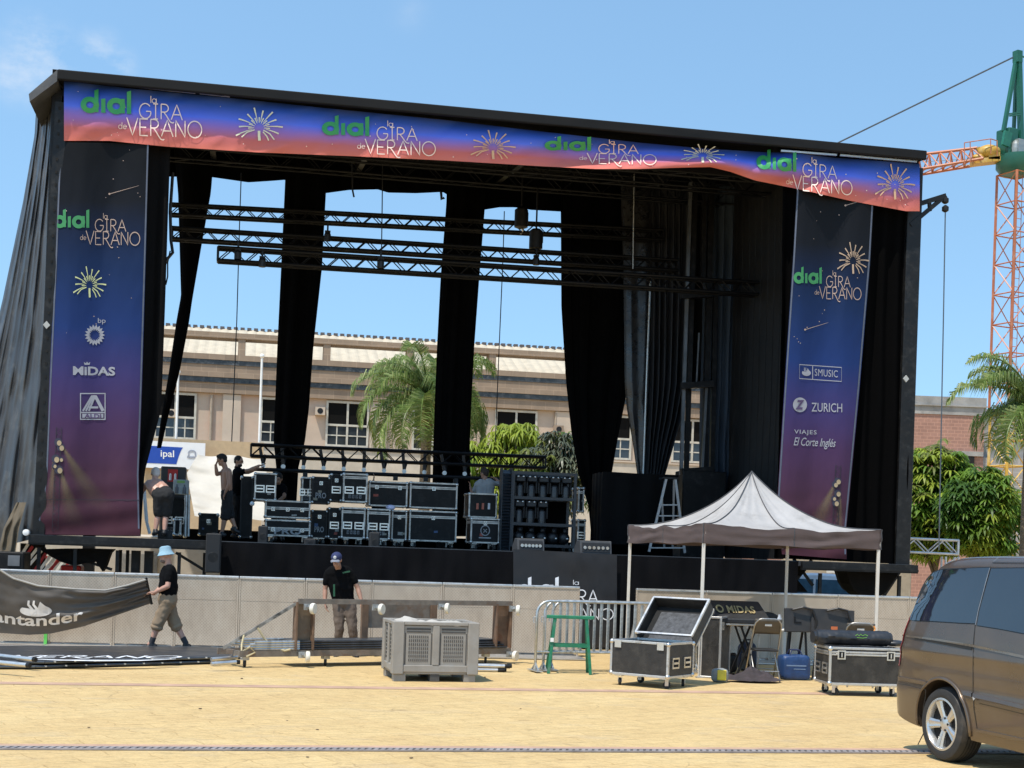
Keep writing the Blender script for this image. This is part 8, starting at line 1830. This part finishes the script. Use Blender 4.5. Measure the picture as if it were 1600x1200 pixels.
    for s in 'LR':
        an, to = Q['an' + s], Q['to' + s]; d = (to - an); d.z = 0; d.normalize(); g = MB(); heel = an - d * .055 - Vector((0, 0, .055)); tip = to + d * .0; tip.z = to.z - .005
        g.limb(an - Vector((0, 0, .02)), an - Vector((0, 0, .06)), .046, .050); g.limb(heel, lerp(heel, tip, .55), .040, .046); g.limb(lerp(heel, tip, .55), tip, .046, .036)
        if shoes: skin(g, 'shoe', shoes, root, .010, 3, inv=inv)
        if sock: g = MB(); k_ = (Q['kn' + s] - an).normalized(); g.tube(an - k_ * .02, an + k_ * .09, .044, .047, 12); g.v = [inv @ v for v in g.v]; g.build('sock', sock, root, smooth='auto')
    def part(name, g, m): g.v = [inv @ v for v in g.v]; return g.build(name, m, root, smooth='auto')
    for s in (-1, 1): g = MB(); g.ell(hp(s * .030, .090, .012), (.011, .006, .007), 8, 6, M); part('eye', g, mat('eye_dark', (.02, .012, .01), .3))
    if hair:
        g = MB(); g.ell(hp(0, -.018, .036), (.084, .096, .094), 16, 10, M)
        if hair[1] > .5: g.ell(hp(0, .0, .068), (.078, .092, .072), 14, 8, M); g.ell(hp(0, .055, .085), (.06, .045, .04), 10, 6, M)
        g.ell(hp(0, -.05, -.01), (.072, .055, .06), 12, 8, M); skin(g, 'hair', hair[0], root, .009, 2, .018 if hair[1] > .5 else .0, inv)
    if beard: g = MB(); g.ell(hp(0, .038, -.078), (.052, .056, .044), 12, 8, M); part('beard', g, beard)
    if hat == 'bucket':
        g = MB(); HB_ = mat('hat_pale_blue', (.24, .38, .46), .85, var=.12, scale=14)
        g.lathe(hp(0, -.005, .052), [(.135, -.045), (.128, -.038), (.100, .012), (.094, .022), (.090, .06), (.080, .085), (.05, .098), (0, .10)], 28, 'z', M); part('bucket_hat', g, HB_)
        g = MB(); g.lathe(hp(0, -.005, .052), [(.1355, -.047), (.136, -.043), (.133, -.040)], 28, 'z', M); part('hat_stitching', g, mat('hat_seam', (.2, .36, .46), .9))
    if hat == 'cap':
        NV = mat('cap_navy', (.018, .026, .085), .8, var=.2)
        g = MB(); g.ell(hp(0, -.008, .045), (.088, .105, .085), 18, 12, M); part('cap_crown', g, NV)
        g = MB(); g.grid(lambda u, v: hp((u - .5) * .155 * (1 - .25 * v * v), .075 + .085 * v * (1 - .9 * (2 * u - 1) ** 2 * .6), .042 - .022 * v - .03 * (2 * u - 1) ** 2), 10, 5); o = part('cap_brim', g, mat('cap_grey', (.20, .21, .25), .8)); thick(o, .006)
        g = MB(); g.lathe(hp(0, .088, .075), [(0, .016), (.026, .012), (.026, .0)], 14, 'y', M); part('cap_badge', g, WHITE)
    return root, hp, M, Q, inv
pr = person('man in a pale blue bucket hat and khaki shorts walking left with a dark banner', 22.35,
    {'head': (259, 868, 0), 'neck': (264, 885, 0), 'shL': (265, 893, -.17), 'shR': (262, 893, .17), 'elL': (262, 916, -.24), 'elR': (254, 916, .20), 'wrL': (242, 925.5, -.19), 'wrR': (240, 928, .08), 'haL': (226, 926, -.10), 'haR': (224, 929, .05),
     'hipL': (263, 939, -.09), 'hipR': (261, 939, .09), 'knL': (247, 974, -.09), 'knR': (273, 974, .10), 'anL': (237, 1004, -.08), 'anR': (290, 1004, .10), 'toL': (223, 1012.5, -.10), 'toR': (288, 1014, .10)}, (-1, -.25, -.12), SKIN3, TEE, KHAKI, (1, .18), None, 'bucket', .034, mat('beard_grey', (.16, .11, .085), .9), sock=mat('sock_dark', (.03, .03, .035), .9))
pr2 = person('man in a navy cap, black shirt and taupe trousers standing behind the rusty trolley', 22.95,
    {'head': (526, 875, -.20), 'neck': (529, 888, -.10), 'shL': (547, 894, -.03), 'shR': (512, 896, -.03), 'elL': (559, 919, -.02), 'elR': (508, 921, -.02), 'wrL': (565, 940, -.10), 'wrR': (507.5, 942, -.10), 'haL': (563.5, 955, -.12), 'haR': (511, 957, -.12),
     'hipL': (546, 942, .03), 'hipR': (529, 942, .03), 'knL': (551, 982, -.04), 'knR': (530, 982, -.04), 'anL': (554, 1017, .02), 'anR': (527, 1017, .02), 'toL': (558, 1026, -.16), 'toR': (524, 1026, -.16)}, (-.12, -1, -.55), SKIN1, TEE, GPANT, (1, .95), None, 'cap', .008, voxel=.009)
A = Art(); A.add(ribbon2d([(0, 0), (1, .1)], .28)); A.add(ribbon2d([(-.3, -.05), (-.12, 0)], .3)); A.fit(535, 892, 547, 896)
A.build('chest_print', mat('shirt_green', (.012, .075, .035), .8), pr2[0], lambda x, y, e: pr2[4] @ (P(x, y - .1 * (x - 540), 22.95 - .195 - e)), .012, 6)
A = Art(); A.add(ribbon2d([(0, 0), (0, 1)], .22)); A.fit(520.5, 913, 523.5, 932); A.build('side_print', mat('shirt_green', (.012, .075, .035), .8), pr2[0], lambda x, y, e: pr2[4] @ (P(x, y, 22.95 - .165 - e)), .012, 6)
yt = lambda x, y, t: ST.P(x, y, t).y
person('shirtless man in black shorts bending over at the left end of the deck, white haired', yt(250, 830, .02),
    {'head': (243, 741, .42), 'neck': (242, 749, .36), 'shL': (228, 758, .26), 'shR': (253, 755, .26), 'elL': (221, 770, .30), 'elR': (256, 772, .42), 'wrL': (216, 780, .46), 'wrR': (247, 787, .5), 'haL': (213, 788, .5), 'haR': (240, 794, .5),
     'hipL': (249, 776, .0), 'hipR': (263, 774, .0), 'knL': (247, 804, .04), 'knR': (259, 804, .06), 'anL': (243, 827, .0), 'anR': (257, 828, .0), 'toL': (240, 834, .2), 'toR': (259, 835, .2)}, (-.3, .8, -.5), SKIN3, None, BSHORT, (.9, 0), (mat('hair_grey', (.50, .46, .43), .9), .2), None, .030, sock=None)
person('shirtless young man in long black shorts with a hand to his face on the stage', yt(350, 836, 3.0),
    {'head': (347, 719, 0), 'neck': (352, 730, 0), 'shL': (357, 738, -.16), 'shR': (350, 738, .16), 'elL': (358, 757, -.22), 'elR': (339, 741, .05), 'wrL': (352, 769, -.20), 'wrR': (337, 727, .0), 'haL': (348, 781, -.18), 'haR': (341, 718, -.03),
     'hipL': (356, 774, -.08), 'hipR': (353, 774, .08), 'knL': (352, 805, -.09), 'knR': (359, 804, .10), 'anL': (347, 831, -.08), 'anR': (367, 823, .10), 'toL': (340, 837, -.10), 'toR': (373, 831, .10)}, (-1, -.15, -.35), SKIN2, None, BSHORT, (1, .12), (mat('hair_black', (.010, .009, .008), .8, var=.4), .9), None)
person('bearded man in a dark shirt reaching right behind the flight cases', yt(373, 836, 4.9),
    {'head': (373, 721, 0), 'neck': (370, 730, 0), 'shL': (371, 738, .15), 'shR': (373, 738, -.15), 'elL': (388, 738, .2), 'elR': (389, 735, -.18), 'wrL': (402, 732, .15), 'wrR': (405, 727.5, -.15), 'haL': (413, 731, .1), 'haR': (414, 726, -.1),
     'hipL': (369, 775, .08), 'hipR': (370, 775, -.08), 'knL': (372, 806, .08), 'knR': (368, 806, -.08), 'anL': (372, 833, .08), 'anR': (367, 833, -.08), 'toL': (381, 839, .08), 'toR': (376, 839, -.08)}, (1, -.3, -.05), SKIN2, TEE, BSHORT, (1, .9), (mat('hair_black', (.01,) * 3), .2), None, 0, mat('beard_dark', (.03, .02, .016), .9), sleeves=.5)
person('man in a grey shirt seen from behind left of the lamp rack', yt(757, 845, 4.9),
    {'head': (757, 740, 0), 'neck': (758, 750, .0), 'shL': (745, 757, .0), 'shR': (771, 755, .0), 'elL': (739, 772, .12), 'elR': (782, 757, .15), 'wrL': (735, 762, .3), 'wrR': (775, 748, .3), 'haL': (734, 753, .35), 'haR': (769, 745, .35),
     'hipL': (752, 792, .0), 'hipR': (765, 792, .0), 'knL': (751, 820, -.02), 'knR': (766, 820, -.02), 'anL': (750, 846, .05), 'anR': (767, 846, .05), 'toL': (749, 852, .22), 'toR': (768, 852, .22)}, (-.8, .6, -.1), SKIN1, GTEE, BSHORT, (1, .9), (mat('hair_brown', (.035, .02, .012), .8), .6), None, .012)
person('person in black stooping in front of the curtain leg beside the two handled case', yt(436, 836, 5.0),
    {'head': (435, 748, -.1), 'neck': (434, 757, -.05), 'shL': (445, 763, 0), 'shR': (424, 763, 0), 'elL': (444, 776, -.22), 'elR': (422, 778, -.1), 'wrL': (434, 783, -.34), 'wrR': (424, 788, -.3), 'haL': (427, 786, -.38), 'haR': (426, 797, -.35),
     'hipL': (441, 793, .08), 'hipR': (429, 793, .08), 'knL': (442, 816, -.1), 'knR': (429, 816, -.1), 'anL': (441, 837, .06), 'anR': (430, 837, .06), 'toL': (442, 843, -.1), 'toR': (429, 843, -.1)}, (-.2, -1, -.6), SKIN2, TEE, BSHORT, (1, .9), (mat('hair_black', (.01,) * 3), .7), None)
person('crouching person hidden behind the upper row of cases, one arm raised to the pipe', yt(590, 838, 5.0),
    {'head': (592, 774, 0), 'neck': (592, 783, 0), 'shL': (584, 788, 0), 'shR': (603, 789, 0), 'elL': (581, 767, -.02), 'elR': (607, 804, -.1), 'wrL': (583.5, 751, -.02), 'wrR': (600, 812, -.2), 'haL': (585.5, 740, -.02), 'haR': (594, 815, -.2),
     'hipL': (587, 818, .05), 'hipR': (599, 818, .05), 'knL': (585, 815, -.38), 'knR': (601, 815, -.38), 'anL': (586, 838, -.05), 'anR': (600, 838, -.05), 'toL': (585, 845, -.2), 'toR': (601, 845, -.2)}, (0, -1, -.1), SKIN2, TEE, BSHORT, (1, .9), (mat('hair_black', (.01,) * 3), .7), None)
